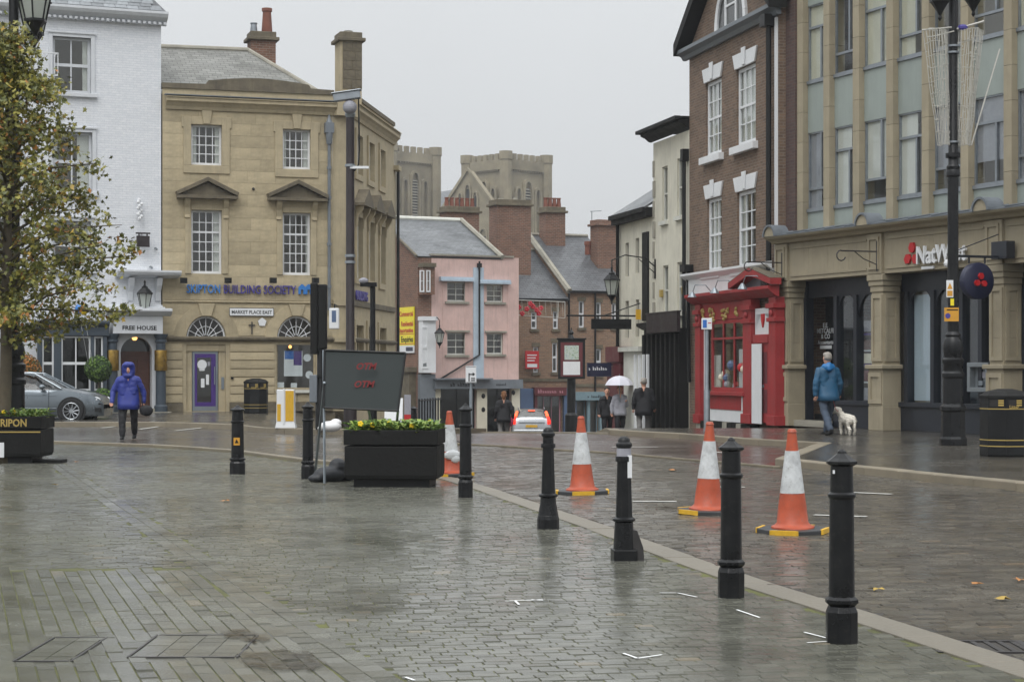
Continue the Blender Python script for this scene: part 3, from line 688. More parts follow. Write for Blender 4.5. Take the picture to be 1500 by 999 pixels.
# ------------------------------------------------------------------ white pub on the left
fp = Fac((-17.51, 60.52), (-11.565, 63.0), 0.05)
pub = fp.root('public_house', 'white painted brick public house with dark blue ground floor bay and slate roof', 'building')
U, Z = fp.u, fp.z
uR = fp.L; zC = Z(150, 33)                      # underside of the cornice
W_ = []                                          # upper windows: (px0, px1, ytop, ybot)
for a, c, t, b_ in ((77, 133, 57, 138), (77, 135, 195, 282), (110, 135, 340, 395)):
    W_.append((U(a), U(c), Z(c, b_), Z(c, t)))
W_[2] = (W_[0][0], W_[0][1], Z(135, 395), Z(135, 325))
for k in range(3): W_.append((W_[k][0] - 2.3, W_[k][1] - 2.3, W_[k][2], W_[k][3]))
zs = Z(200, 402); bay0, bay1 = U(55), U(158); door0, door1 = U(174), U(222)
ops = W_ + [(bay0 + .05, bay1 - .05, .35, Z(100, 492)), (door0, door1, 0.0, Z(200, 489))]
wall('wall', 'pub_brick', pub, -3.5, uR, 0, zC, ops, depth=9)
for k, (a, c, d, e) in enumerate(W_):
    w = sash(pub, a, c, d, e, 2, 2, y=.13, fw=.085, bw=.045, mat='pub_trim', meet=1, curtain=[('l', .13), ('r', .32)])
    fr = MB(); t = .13                           # moulded surround
    fr.box(a - t, a, -.05, .12, d, e + t); fr.box(c, c + t, -.05, .12, d, e + t); fr.box(a, c, -.05, .12, e, e + t)
    fr.box(a - t - .05, c + t + .05, -.09, -.052, e + t - .02, e + t + .05); fr.build('surround', 'pub_trim', w, fix=False, bev=.012)
    MB().box(a - t - .07, c + t + .07, -.12, .13, d - .13, d).build('sill', 'pub_trim', w, fix=False, bev=.012)
# little white balcony rail seen left of the top window
br = MB(); a0, a1, zt = U(52), U(82), Z(80, 81)
br.box(a0, a1, -.5, -.46, zt - .04, zt); br.box(a0, a1, -.5, -.46, zt - .75, zt - .70); br.box(a1 - .04, a1, -.46, 0, zt - .04, zt)
for k in range(7): u = a0 + (a1 - a0 - .03) * k / 6; br.box(u, u + .025, -.49, -.465, zt - .7, zt - .04)
br.build('balcony_rail', 'white_paint', pub, fix=False)
# cornice with dentils, gutter, slates
cn = MB(); molding([(0, 0), (.10, 0), (.10, .10), (.20, .14), (.34, .24), (.40, .34), (.40, .42), (0, .42)], -3.5, uR + .16, cn, 0, zC); cn.build('cornice', 'pub_trim', pub)
for k in range(52): u = uR + .08 - k * .17; piece('dentil', 'pub_trim', pub, u - .045, u + .045, -.24, -.102, zC + .015, zC + .095)
zr = zC + .42
roof_sheet('roof', 'slate', pub, [(-3.5, -.36, zr), (uR + .1, -.36, zr), (uR - 2.6, 4.4, zr + 4.2), (-3.5, 4.4, zr + 4.2)])
roof_sheet('roof_hip', 'slate', pub, [(uR + .1, -.36, zr), (uR + .1, 9.2, zr), (uR - 2.6, 4.4, zr + 4.2)])
ro = [c for c in pub.children if c.name.startswith('roof')][0]
sl = math.atan2(4.2, 4.76); R5 = random.Random(9); SLT = None
for j in range(8):                               # slates of the lower courses, each its own piece
    for k in range(30):
        w = .38; u = uR - .05 - j * .2 * .55 - (k + (.5 if j % 2 else 0)) * w; t = j * .2
        if u - w < -1.2 or k * w > 7: continue
        if SLT is None: SLT = MB().box(-.5, .5, -.5, .5, -.5, .5).mesh('slate_tile', 'slate_tile_m' if 'slate_tile_m' in MATS else plain('slate_tile_m', (134, 138, 142), 0.45, 0.3, 3, 0.3, 20, objvar=0.35))
        o = link('slate_tile', SLT, ro, (u - w / 2, -.36 + (t + .12) * math.cos(sl), zr + (t + .12) * math.sin(sl) + .022 + R5.uniform(-.004, .004)))
        o.scale = (w - .012, .27, .018); o.rotation_euler = (sl - .05, 0, R5.uniform(-.01, .01))
# first floor shelf above the porch
sh = MB(); s0, s1 = U(168), uR + .55; z1 = Z(200, 403)
molding([(0, 0), (.35, .05), (.55, .10), (.60, .18), (.60, .24), (0, .26)], s0, s1, sh, 0, z1 - .1); sh.build('ledge', 'pub_trim', pub)
for u in (s0 + .5, uR - .12):                    # scroll brackets
    MB().ext([(-.02, z1 - .1), (-.42, z1 - .1), (-.30, z1 - .35), (-.12, z1 - .55), (-.05, z1 - .85), (-.02, z1 - .85)], 'x', u - .09, u + .09).build('bracket', 'pub_trim', pub, bev=.015)
MB().box(U(176), uR - .02, -.34, -.02, Z(200, 461, -.5), Z(200, 446, -.5)).build('parapet_block', 'pub_trim', pub, bev=.02)
# porch: two columns, entablature, arch, door
zp = Z(200, 489, -.55); zE = Z(200, 463, -.55); pc = (U(166, -.55), U(237, -.55))
for i, u in enumerate(pc):
    b = MB(); b.lathe([(.22, 0), (.22, .25), (.17, .30), (.165, 1.2), (.155, zp - .30), (.19, zp - .26), (.19, zp - .20), (.16, zp - .18), (.22, zp - .08), (.24, zp)], 20, (u, -.4, 0)); b.build('column', 'pub_blue', pub, auto=35)
    bs = MB(); zz0, zz1 = Z(200, 543, -.55), Z(200, 513, -.55); bs.lathe([(.20, zz0), (.21, zz0 + .03), (.205, (zz0 + zz1) / 2), (.21, zz1 - .03), (.20, zz1)], 20, (u, -.4, 0)); bs.build('brass_sleeve', 'brass', pub, auto=35)
en = MB(); en.box(pc[0] - .02, pc[1] + .02, -.62, -.003, zp + .002, zE); molding([(0, 0), (.08, .02), (.22, .12), (.26, .16), (.26, .24), (0, .26)], pc[0] - .26, pc[1] + .28, en, -.62, zE); en.box(pc[0] - .1, pc[1] + .1, -.6, -.003, zE + .26, zE + .30)
ent = en.build('entablature', 'pub_trim', pub, bev=.008)
text('FREE HOUSE', .19, 'black_paint', ent, U(179, -.63), -.626, Z(180, 483, -.63), ext=.004, bold=.004, width=U(229, -.63) - U(179, -.63))
ar = MB(); r = (door1 - door0) / 2 - .02; cu = (door0 + door1) / 2; zsp = zp - r - .1      # white arched reveal
outer = [(door1 + .30, 0), (door1 + .30, zp), (door0 - .30, zp), (door0 - .30, 0)]; inner = [(cu - r, 0)] + arc(cu, zsp, r, PI, 0, 14) + [(cu + r, 0)]
ar.ext([(door0 - .30, 0), *inner, (door1 + .30, 0), (door1 + .30, zp), (door0 - .30, zp)], 'y', -.20, -.05); ar.build('door_arch', 'pub_trim', pub)
dr = MB(); dr.box(cu - r, cu + r, .20, .25, 0, zsp - .05); dr.box(cu - r, cu + r, .15, .26, zsp - .05, zsp + .05); d_o = dr.build('door', 'wood_brown', pub, fix=False)
for i in (0, 1):
    for z0_, z1_ in ((.2, .85), (1.0, zsp - .25)): piece('door_panel', 'wood_brown', d_o, cu - r + .12 + i * r, cu - .12 + i * r, .185, .199, z0_, z1_)
piece('door_handle', 'brass', d_o, cu - .05, cu - .02, .15, .18, 1.0, 1.2)
piece('fanlight', 'glass_dark', d_o, cu - r, cu + r, .20, .21, zsp + .05, zp)
MB().ball((cu, .1, zsp + .5), .09).build('hall_lamp', 'warm_lamp', pub)
for k in range(2): piece('step', 'grey_stone', pub, door0 - .5 + k * .15, door1 + .5 - k * .15, -.75 + k * .3, -.02, -.04 + k * .11, .06 + k * .11 + .01)
# lantern over the porch
def lantern(parent, name, c, s=1.0, glass='glass_lamp', rot=PI / 6):
    b = MB(); n = 6; r0, r1, h = .13 * s, .23 * s, .45 * s
    for k in range(n):
        a = 2 * PI * k / n + rot; b.tube([(c[0] + r0 * math.cos(a), c[1] + r0 * math.sin(a), c[2]), (c[0] + r1 * math.cos(a), c[1] + r1 * math.sin(a), c[2] + h)], .012 * s, 5)
    b.lathe([(r0 + .02 * s, -.02 * s), (r0 + .02 * s, .015 * s)], n, c, rot=rot); b.lathe([(r0, -.02 * s), (.05 * s, -.14 * s), (.02 * s, -.2 * s), (.03 * s, -.24 * s), (.005, -.28 * s)], n, c, rot=rot)
    b.lathe([(r1 + .03 * s, h), (r1 + .035 * s, h + .02 * s), (.14 * s, h + .16 * s), (.10 * s, h + .18 * s), (.10 * s, h + .22 * s), (.04 * s, h + .26 * s), (.025 * s, h + .34 * s), (.04 * s, h + .37 * s), (.005, h + .44 * s)], n, c, rot=rot)
    o = b.build(name, 'black_paint', parent)
    for k in range(n):
        a, a2 = 2 * PI * k / n + rot, 2 * PI * (k + 1) / n + rot; q = .96
        MB().add([(c[0] + r0 * q * math.cos(a), c[1] + r0 * q * math.sin(a), c[2]), (c[0] + r0 * q * math.cos(a2), c[1] + r0 * q * math.sin(a2), c[2]), (c[0] + r1 * q * math.cos(a2), c[1] + r1 * q * math.sin(a2), c[2] + h), (c[0] + r1 * q * math.cos(a), c[1] + r1 * q * math.sin(a), c[2] + h)], [(0, 1, 2, 3)]).build('pane', glass, o, fix=False)
    MB().ball((c[0], c[1], c[2] + h * .45), .05 * s, 8, 6).build('bulb', 'lens_white', o)
    return o
lantern(pub, 'porch_lantern', (U(212, -.5), -.5, Z(212, 452, -.5)), 1.05)
# hanging board and the small fixtures on the wall
hb = MB(); a0, a1 = U(200, -.3), U(219, -.3); zt = Z(210, 343, -.3)
hb.box(a0, a1, -.33, -.27, zt - .42, zt - .06); hb.box(a0 - .02, a1 + .02, -.34, -.26, zt, zt + .05); hb.box(a0 + .06, a0 + .1, -.32, -.28, zt - .06, zt); hb.box(a1 - .1, a1 - .06, -.32, -.28, zt - .06, zt); hb.box((a0 + a1) / 2 - .02, (a0 + a1) / 2 + .02, -.27, 0, zt + .01, zt + .04)
hb.build('hanging_board', 'rust_pole', pub, fix=False)
for px, py in ((168, 364), (227, 364), (220, 391), (130, 318)): u, z = fp.uv(px, py); MB().tube([(u, 0, z), (u, -.12, z), (u + .02, -.2, z - .05)], .035, 6).build('wall_light', 'grey_paint', pub)
sc = MB(); u0_, z0_ = fp.uv(205, 305, -.2)
for k in range(10): a = k * .9; sc.ball((u0_ + .06 * math.sin(a * 2.3), -.15 - .03 * math.cos(a), z0_ + .28 * (k - 5) / 5 * 1.2), .06, 6, 5)
sc.build('wall_ornament', 'white_paint', pub)
# bay shopfront, dark blue
byd = .55; zb1 = Z(100, 487, -.55); zb0 = .72; B0, B1 = U(57, -.55), U(155, -.55)
bb = MB(); bb.box(B0, B1, -.55, 0, 0, zb0 - .02); bb.box(B0 - .06, B1 + .06, -.62, 0, zb0 - .02, zb0 + .05)
molding([(0, 0), (.05, .02), (.05, .30), (.12, .34), (.18, .42), (.18, .48), (0, .52)], B0 - .1, B1 + .1, bb, -.55, zb1 - .12); bb.box(B0 - .08, B1 + .08, -.549, 0, zb1 - .12, zb1 + .38)
for px0, px1 in ((55, 62), (79, 90), (133, 138), (151, 157)): bb.box(U(px0, -.55), U(px1, -.55), -.56, -.40, zb0 + .05, zb1 - .12)
bay = bb.build('bay_window', 'pub_blue', pub, fix=False, bev=.01)
for px0, px1, c in ((62, 79, 1), (90, 133, 2), (138, 151, 1)): sash(bay, U(px0, -.55), U(px1, -.55), zb0 + .05, zb1 - .12, c, 2, y=-.50, fw=.05, bw=.04, glass='glass_dark', meet=1, name='sash')
piece('plaster_block', 'pub_trim', pub, U(140, -.8), U(160, -.8), -.30, -.02, 0, .62)
lp = MB().box(B0 - 2.0, B0 - .3, -.3, -.02, 0, 1.4); 
# ------------------------------------------------------------------ stone bank on the corner (building society)
fs = Fac((-11.52, 63.0), (-6.08, 64.72), 0.10)
sk = fs.root('stone_corner_building', 'three storey honey stone corner building with pedimented windows and blue shop lettering', 'building')
U, Z, L = fs.u, fs.z, fs.L
zg = Z(360, 496); zf = Z(360, 441); zcn = Z(360, 163); zpar = Z(360, 128)
wt = [(U(280), U(325), Z(300, 242), Z(300, 183)), (U(414), U(455), Z(435, 248), Z(435, 190))]
wm = [(U(280), U(325), Z(300, 401), Z(300, 308)), (U(414), U(455), Z(435, 403), Z(435, 312))]
fan = [(U(273), U(331), zg, Z(300, 463)), (U(406), U(463), zg, Z(435, 463))]
gd = (U(273), U(331), 0.02, zg - .2); gw = (U(405), U(463), Z(430, 571), zg - .2)
arch_holes = []
for a, c, d, e in fan: arch_holes.append((a, c, d, e))
ops = wt + wm + arch_holes + [gd, gw]
wall('wall', 'skipton_trim', sk, 0, L, 0, zpar, ops, y=.012, rev=.3, depth=None)
w_o = [c for c in sk.children][-1]
def ashlar(parent, mat, u0, u1, z0, z1, course, bw, holes, y0=0.0, y1=.03, gap=.006, seed=1, name='stone'):
    Rr = random.Random(seed); n = max(1, round((z1 - z0) / course)); h = (z1 - z0) / n
    for j in range(n):
        a, b_ = z0 + j * h, z0 + (j + 1) * h; spans = [(u0, u1)]
        for (p, q, r, s) in holes:
            if r < b_ - .02 and s > a + .02:
                ns = []
                for x, y in spans:
                    if q <= x or p >= y: ns.append((x, y)); continue
                    if p > x: ns.append((x, p))
                    if q < y: ns.append((q, y))
                spans = ns
        for x, y in spans:
            m = max(1, round((y - x) / bw)); cuts = [x] + [x + (y - x) * (k + (.25 if j % 2 else -.05) * (1 if m > 1 else 0)) / m for k in range(1, m)] + [y]
            for p, q in zip(cuts, cuts[1:]):
                if q - p > .05: piece(name, mat, parent, p + gap / 2, q - gap / 2, y0 - Rr.uniform(0, .003), y1, a + gap / 2, b_ - gap / 2)
pad = lambda o, m=.0, t=0: (o[0] - m, o[1] + m, o[2] - m, o[3] + m + t)
ashlar(w_o, 'skipton_stone', 0, L, zf + .02, zcn - .05, .40, .95, [pad(o, .0) for o in wt + wm], 0, .02, seed=2)
archpad = [(a - .02, c + .02, d, e + .02) for a, c, d, e in fan]
ashlar(w_o, 'skipton_stone', 0, L, zg + .1, zf - .12, .36, 1.1, archpad, 0, .02, seed=3)
ashlar(w_o, 'skipton_stone', 0, L, .30, zg - .16, .30, 1.2, [pad(gd, .12), pad(gw, .06, .3)], -.03, .02, gap=.035, seed=4)
pl = MB(); pl.box(0, gd[0] - .12, -.07, .02, 0, .30); pl.box(gd[1] + .12, L, -.07, .02, 0, .30); pl.build('plinth', 'dark_stone', sk, fix=False, bev=.01)
ashlar(w_o, 'skipton_stone', 0, L, zcn + .42, zpar - .14, .34, 1.2, [], -.0, .02, seed=6)
# blank arch heads round the fanlights, with fan bars and panes
for a, c, d, e in fan:
    cu, r = (a + c) / 2, (c - a) / 2; hh = e - d; b = MB(); pts = [(cu + r * math.cos(t) * 1.0, d + hh * math.sin(t)) for t in [PI * k / 16 for k in range(17)]]
    b.ext([(c, d), (c, e + .01), (a, e + .01), (a, d)][0:3] + [(a, d)] + pts[::-1], 'y', .002, .2); b.build('arch_spandrel', 'skipton_stone', w_o)
    # raised ring and keystone
    rg = MB(); o1 = [(cu + (r + .02) * math.cos(t), d + (hh + .02) * math.sin(t)) for t in [PI * k / 16 for k in range(17)]]; o2 = [(cu + (r + .42) * math.cos(t), d + (hh + .36) * math.sin(t)) for t in [PI * k / 16 for k in range(17)]]
    for k in range(16): rg.ext([o1[k], o2[k], o2[k + 1], o1[k + 1]], 'y', -.025 - (.004 if k % 2 else 0), 0)
    rg.build('arch_ring', 'skipton_stone', w_o)
    MB().ext([(cu - .16, d + hh), (cu + .16, d + hh), (cu + .28, zf - .1), (cu - .28, zf - .1)], 'y', -.09, 0).build('keystone', 'skipton_trim', w_o, bev=.008)
    fr = MB(); y = .11
    for k in range(16): fr.tube([(cu + (r - .035) * math.cos(PI * q / 16), y, d + (hh - .03) * math.sin(PI * q / 16)) for q in (k, k + 1)], .035, 6)
    for k in range(1, 8): t = PI * k / 8; fr.tube([(cu + .12 * math.cos(t), y, d + .12 * math.sin(t)), (cu + (r - .04) * math.cos(t), y, d + (hh - .04) * math.sin(t))], .014, 5)
    for k in range(8): fr.tube([(cu + .55 * r * math.cos(PI * q / 8), y, d + .55 * hh * math.sin(PI * q / 8)) for q in (k, k + 1)], .012, 5)
    fr.box(a, c, y - .03, y + .03, d, d + .07); fo = fr.build('fanlight', 'white_paint', sk)
    for k in range(8):
        t0, t1 = PI * k / 8, PI * (k + 1) / 8
        MB().add([(cu, y + .02, d + .02), (cu + r * math.cos(t0), y + .02, d + hh * math.sin(t0)), (cu + r * math.cos(t1), y + .02, d + hh * math.sin(t1))], [(0, 1, 2)]).build('pane', 'glass', fo, fix=False)
# string course over ground floor, frieze band, cornice, parapet
b = MB(); molding([(0, 0), (.10, .02), (.14, .08), (.14, .13), (0, .17)], .12, L + .02, b, 0, zg - .10); b.build('string_course', 'dark_stone', sk)
b = MB(); molding([(0, 0), (.05, .02), (.05, .05), (0, .07)], 0, L, b, 0, zf - .07); b.build('frieze_band', 'skipton_trim', sk)
b = MB(); molding([(0, 0), (.06, 0), (.10, .10), (.18, .20), (.26, .26), (.26, .36), (.30, .38), (.30, .40), (0, .44)], .1, L + .1, b, 0, zcn - .04); b.build('cornice', 'skipton_trim', sk)
MB().box(.05, L + .1, -.31, -.05, zcn + .402, zcn + .43).build('lead_flashing', 'lead', sk, fix=False)
cp = MB(); zk = zpar - .14; cm = U(390)
top = [(-.02, zk), (L + .05, zk), (L + .05, zk + .16), (U(455), zk + .18), (U(452), zk + .30)] + [(U(452) + (U(305) - U(452)) * k / 8, zk + .30 + .26 * math.sin(PI * (.15 + .7 * k / 8)) - .12) for k in range(1, 8)] + [(U(305), zk + .30), (U(302), zk + .18), (-.02, zk + .16)]
cp.ext(top, 'y', -.06, .30); cp.build('coping', 'dark_stone', sk)
for a, c, d, e in wt:
    w = sash(sk, a, c, d, e, 4, 4, y=.14, fw=.07, bw=.03, curtain=[('l', .25), ('r', .3)])
    m = MB(); t = .26
    for q in ((a - t, a, d - .02, e + t), (c, c + t, d - .02, e + t), (a, c, e, e + t), (a - t, c + t, d - .28, d - .02)): m.box(q[0], q[1], -.045, .0, q[2], q[3])
    for x in (a - t - .06, c + t - .04): m.box(x, x + .1, -.043, 0, e - .1, e + t - .01)
    m.ext([((a + c) / 2 - .11, e + .02), ((a + c) / 2 + .11, e + .02), ((a + c) / 2 + .17, zcn - .05), ((a + c) / 2 - .17, zcn - .05)], 'y', -.09, -.046); m.build('surround', 'skipton_trim', w, fix=False, bev=.01)
for k, (a, c, d, e) in enumerate(wm):
    w = sash(sk, a, c, d, e, 4, 6, y=.14, fw=.075, bw=.03, meet=4, curtain=[('r', .22)])
    m = MB(); t = .20; ph = Z(300, 292 if k == 0 else 292); apex = Z(300, 264)
    for q in ((a - t, a, d, e + t), (c, c + t, d, e + t), (a, c, e, e + t)): m.box(q[0], q[1], -.04, .0, q[2], q[3])
    m.build('surround', 'skipton_trim', w, fix=False, bev=.01)
    u0_, u1_ = (a + c) / 2 - (U(348) - U(260)) / 2, (a + c) / 2 + (U(348) - U(260)) / 2
    p = MB(); p.box(u0_, u1_, -.34, 0, ph, ph + .10)
    p.ext([(u0_ + .02, ph + .10), (u1_ - .02, ph + .10), ((a + c) / 2, apex - .10)], 'y', -.20, -.003)
    for s in (-1, 1):
        x0 = (a + c) / 2 + s * (u1_ - u0_) / 2; p.ext([(x0, ph + .10), ((a + c) / 2, apex - .06), ((a + c) / 2, apex + .08), (x0 + s * .04, ph + .22)], 'y', -.36, -.002)
    p.build('pediment', 'dark_stone', w, bev=.008)
    for u in (a - t - .02, c + t - .16): MB().ext([(-.003, ph), (-.24, ph), (-.22, ph - .12), (-.10, ph - .30), (-.06, ph - .52), (-.09, ph - .62), (-.003, ph - .64)], 'x', u, u + .17).build('console', 'skipton_trim', w, bev=.01)
    piece('apron', 'skipton_trim', w, u0_ + .28, u1_ - .28, -.05, -.005, e + t, ph)
# purple door with posters
dw = MB(); a, c = gd[0], gd[1]; dz = gd[3]
dw.box(a, c, .06, .3, dz - .22, dz); dw.box(a, U(281, .1), .1, .2, .02, dz - .22); dw.box(U(320, .1), c, .1, .2, .02, dz - .22); dw.build('door_frame', 'skipton_trim', sk, fix=False)
d0, d1 = U(282, .1), U(319, .1); z1_ = dz - .24
b = MB(); b.box(d0, d0 + .07, .1, .16, .03, z1_, 1); b.box(d1 - .07, d1, .1, .16, .03, z1_, 1); b.box(d0 + .07, d1 - .07, .1, .16, z1_ - .07, z1_, 1)
b.box(d0 + .07, d0 + .15, .09, .15, .18, z1_ - .07); b.box(d1 - .22, d1 - .07, .09, .15, .18, z1_ - .07); b.box(d0 + .15, d1 - .22, .09, .15, z1_ - .2, z1_ - .07); b.box(d0 + .15, d1 - .22, .09, .15, .18, .32); b.box(d0 + .07, d1 - .07, .092, .15, .03, .18, 1)
do = b.build('door', ['purple_paint', 'steel'], sk, fix=False)
piece('pane', 'glass', do, d0 + .15, d1 - .22, .12, .126, .32, z1_ - .2); piece('door_handle', 'steel', do, d1 - .13, d1 - .10, .03, .06, .9, 1.5)
for px, py, w_, h_, m in ((297, 561, .12, .30, 'sign_white'), (304, 556, .10, .34, 'sign_white'), (296, 540, .18, .14, 'sign_white'), (306, 533, .08, .14, 'cloth_grey'), (296, 604 - 9, .09, .09, 'sign_white'), (306, 595, .09, .08, 'sign_yellow')):
    u, z = fs.uv(px, py, .1); piece('notice', m, do, u - w_ / 2, u + w_ / 2, .112, .118, z - h_ / 2, z + h_ / 2)
u, z = fs.uv(296, 534, .1); MB().ext(arc(u, z, .16, 0, 2 * PI, 20)[:-1], 'y', .104, .111).build('notice', 'sign_white', do)
piece('keypad', 'steel', sk, U(324, .1), U(328, .1), .07, .1, .75, 1.15)
# ground floor window with poster
w = sash(sk, gw[0], gw[1], gw[2], gw[3] + .1, 1, 1, y=.14, fw=.06, glass='glass', mat='skipton_trim')
MB().box(gw[0] - .02, gw[1] + .15, -.12, .14, gw[2] - .1, gw[2]).build('sill', 'off_white', w, fix=False)
def poster(px0, py0, px1, py1, m, y=.185): piece('poster', m, w, U(px0, y), U(px1, y), y, y + .004, Z((px0 + px1) / 2, py1, y), Z((px0 + px1) / 2, py0, y))
poster(416, 514, 443, 551, 'sign_white'); poster(417, 514, 430, 526, 'sign_blue', .181); poster(430, 514, 442, 535, 'purple_paint', .180); poster(405, 560, 416, 571, 'sign_white'); poster(426, 561, 435, 571, 'sign_white')
for px, py in ((450, 524), (453, 549)): u, z = fs.uv(px, py, .185); MB().ext(arc(u, z, .13, 0, 2 * PI, 16)[:-1], 'y', .185, .19).build('poster', 'sign_white', w)
MB().ball((U(425, .5), .5, Z(425, 508, .5)), .06, 8, 6).build('ceiling_lamp', 'warm_lamp', sk)
# fascia lettering, street sign, plaque, cross, spotlights
zt = Z(360, 430, -.05); lu0, lu1 = U(273, -.05), U(433, -.05)
text('SKIPTON', .40, 'bright_blue', sk, lu0, -.055, zt, ext=.03, bold=.004, width=U(322, -.05) - lu0); text('BUILDING SOCIETY', .40, 'indigo', sk, U(327, -.05), -.055, zt, ext=.03, bold=.004, width=lu1 - U(327, -.05))
lg = MB(); g0, g1 = U(437, -.05), U(457, -.05); gz = zt; gh = .33
for k in range(2):
    x0 = g0 + (g1 - g0) * (k * .48); x1 = x0 + (g1 - g0) * .52; lg.ext([(x0, gz), (x0, gz + gh * .7), ((x0 + x1) / 2 - .02, gz + gh), ((x0 + x1) / 2 + .03, gz + gh), (x1, gz + gh * .7), (x1, gz), (x1 - .08, gz), (x1 - .08, gz + gh * .45), (x0 + .08, gz + gh * .45), (x0 + .08, gz)], 'y', -.09 - k * .004, -.03)
lg.build('logo', 'bright_blue', sk)
s0, s1, z0_, z1_ = U(336, -.05), U(401, -.05), Z(368, 463, -.05), Z(368, 451, -.05)
b = MB().box(s0, s1, -.06, -.03, z0_, z1_); ss = b.build('street_sign', 'sign_white', sk, fix=False, bev=.01)
fr = MB();
for q in ((s0, s1, z0_, z0_ + .015), (s0, s1, z1_ - .015, z1_), (s0, s0 + .015, z0_ + .015, z1_ - .015), (s1 - .015, s1, z0_ + .015, z1_ - .015)): fr.box(q[0], q[1], -.064, -.0605, q[2], q[3])
fr.build('border', 'black_paint', ss, fix=False); text('MARKET PLACE EAST', .16, 'black_paint', ss, s0 + .07, -.062, z0_ + .075, ext=.002, bold=.003, width=s1 - s0 - .14)
u, z = fs.uv(384, 472, -.03); MB().ext([(u + .15 * math.cos(PI / 2 + k * 2 * PI / 5 + PI / 5 * 0), z + .15 * math.sin(PI / 2 + k * 2 * PI / 5)) for k in range(5)], 'y', -.05, -.025).build('wall_plaque', 'sign_white', sk)
u, z = fs.uv(369, 480, -.03); b = MB(); b.box(u - .02, u + .02, -.05, -.025, z - .22, z + .2); b.box(u - .11, u + .11, -.051, -.026, z + .06, z + .1); b.build('iron_cross', 'iron', sk, fix=False)
for px in (269, 334, 400, 462):
    u, z = fs.uv(px, 411, -.3); b = MB(); b.box(u - .11, u + .11, -.40, -.22, z - .09, z + .09); b.tube([(u, -.22, z), (u, -.02, z - .03)], .02, 6); b.build('spotlight', 'black_paint', sk, fix=False)
u, z = fs.uv(371, 277); MB().ball((u, -.02, z), .05, 6, 5).build('wall_stud', 'iron', sk)
u, z = fs.uv(340, 555, -.05); MB().lathe([(.05, 0), (.05, .06)], 10, (0, 0, 0)).build('alarm_box', 'black_paint', sk, (u, -.06, z))
# corner pilaster, drain pipe with hopper
dp = MB(); u, _ = fs.uv(482, 300, -.12); zt = Z(482, 190, -.12); dp.tube([(u, -.14, Z(482, 455)), (u, -.14, zt)], .055, 10)
for py in (246, 290, 358, 420): zz = Z(482, py, -.12); dp.lathe([(.08, zz - .05), (.08, zz + .05)], 10, (u, -.14, 0))
dp.box(u - .15, u + .15, -.26, -.01, zt - .12, zt + .22); dp.lathe([(.09, zt - .5), (.13, zt - .12)], 10, (u, -.14, 0)); dp.lathe([(.12, zt + .22), (.06, zt + .36), (.02, zt + .5)], 8, (u, -.14, 0)); dp.build('drain_pipe', 'lead', sk)
# ---- side along the hill street and the rounded corner between
P1 = fs.world(fs.L, 0, 0); Q0 = Vector((-5.47, 65.25, 0)); Q1 = Vector((-4.54, 73.4, 0))
fside = Fac(Q0, Q1, 0.10); side = link('side_wing', None, sk)
side.matrix_world = Matrix.Identity(4); bpy.context.view_layer.update()
side.location = sk.matrix_world.inverted() @ Vector((Q0.x, Q0.y, .10)); side.rotation_euler = (0, 0, fside.rz - fs.rz)
def SZ(px, py): return fside.z(px, py)
Ls = fside.L; su = [(fside.u(a), fside.u(b_)) for a, b_ in ((521, 527.5), (531.5, 537), (545, 550))]
z_t = [(2.0, 0)]; zt0, zt1 = wt[0][2], wt[0][3]; zm0, zm1 = wm[0][2], wm[0][3]
sops = []
for k in range(3):
    c = Ls * (.15 + .27 * k); sops += [(c - .5, c + .5, zt0, zt1), (c - .5, c + .5, zm0, zm1), (c - .65, c + .65, .9, zg + .5)]
wall('side_wall', 'skipton_trim', side, 0, Ls, -1.6, zpar - .1, sops, rev=.25)
for j in range(26):                                # coursing of the side wall
    pass
for k, o_ in enumerate(sops):
    w = sash(side, *o_[:4], 2, 4, y=.12, fw=.08, panes=False, mat='white_paint' if k % 3 != 2 else 'skipton_trim')
    m = MB(); t = .2; a, c, d, e = o_[:4]
    for q in ((a - t, a, d - .02, e + t), (c, c + t, d - .02, e + t), (a, c, e, e + t), (a - t, c + t, d - .22, d - .02)): m.box(q[0], q[1], -.06, .0, q[2], q[3])
    m.build('surround', 'skipton_trim', w, fix=False)
    if k % 3 == 1:
        ph = e + .35; x0, x1 = a - .4, c + .4; p = MB(); p.box(x0, x1, -.40, 0, ph, ph + .1); p.ext([(x0, ph + .1), (x1, ph + .1), ((a + c) / 2, ph + .62)], 'y', -.38, -.003)
        p.build('pediment', 'dark_stone', w)
        for u in (a - .2, c + .03): MB().ext([(-.003, ph), (-.3, ph), (-.26, ph - .15), (-.1, ph - .4), (-.08, ph - .7), (-.003, ph - .75)], 'x', u, u + .17).build('console', 'skipton_trim', w)
b = MB(); molding([(0, 0), (.06, 0), (.10, .10), (.18, .20), (.26, .26), (.26, .36), (.30, .40), (0, .44)], -.1, Ls, b, 0, zcn - .04); b.box(-.1, Ls, -.31, -.05, zcn + .402, zcn + .43); b.build('side_cornice', 'skipton_trim', side)
b = MB(); molding([(0, 0), (.10, .02), (.14, .08), (.14, .13), (0, .17)], 0, Ls, b, 0, zg - .1); molding([(0, 0), (.08, .02), (.08, .2), (0, .22)], 0, Ls, b, 0, zf - .12); b.build('side_string_course', 'dark_stone', side)
MB().box(0, Ls, -.06, .3, zpar - .1, zpar + .04).build('side_coping', 'dark_stone', side, fix=False)
b = MB(); b.box(Ls + .0, Ls + .55, .02, 6, -2, zcn - 1.0); b.box(Ls - .05, Ls + .62, -.2, 6, zcn - .98, zcn - .8); b.build('rear_wing', 'skipton_trim', side, fix=False)
MB().tube([(Ls + .5, -.08, -1.5), (Ls + .5, -.08, zcn - 1.0)], .06, 8).build('drain_pipe', 'black_paint', side)
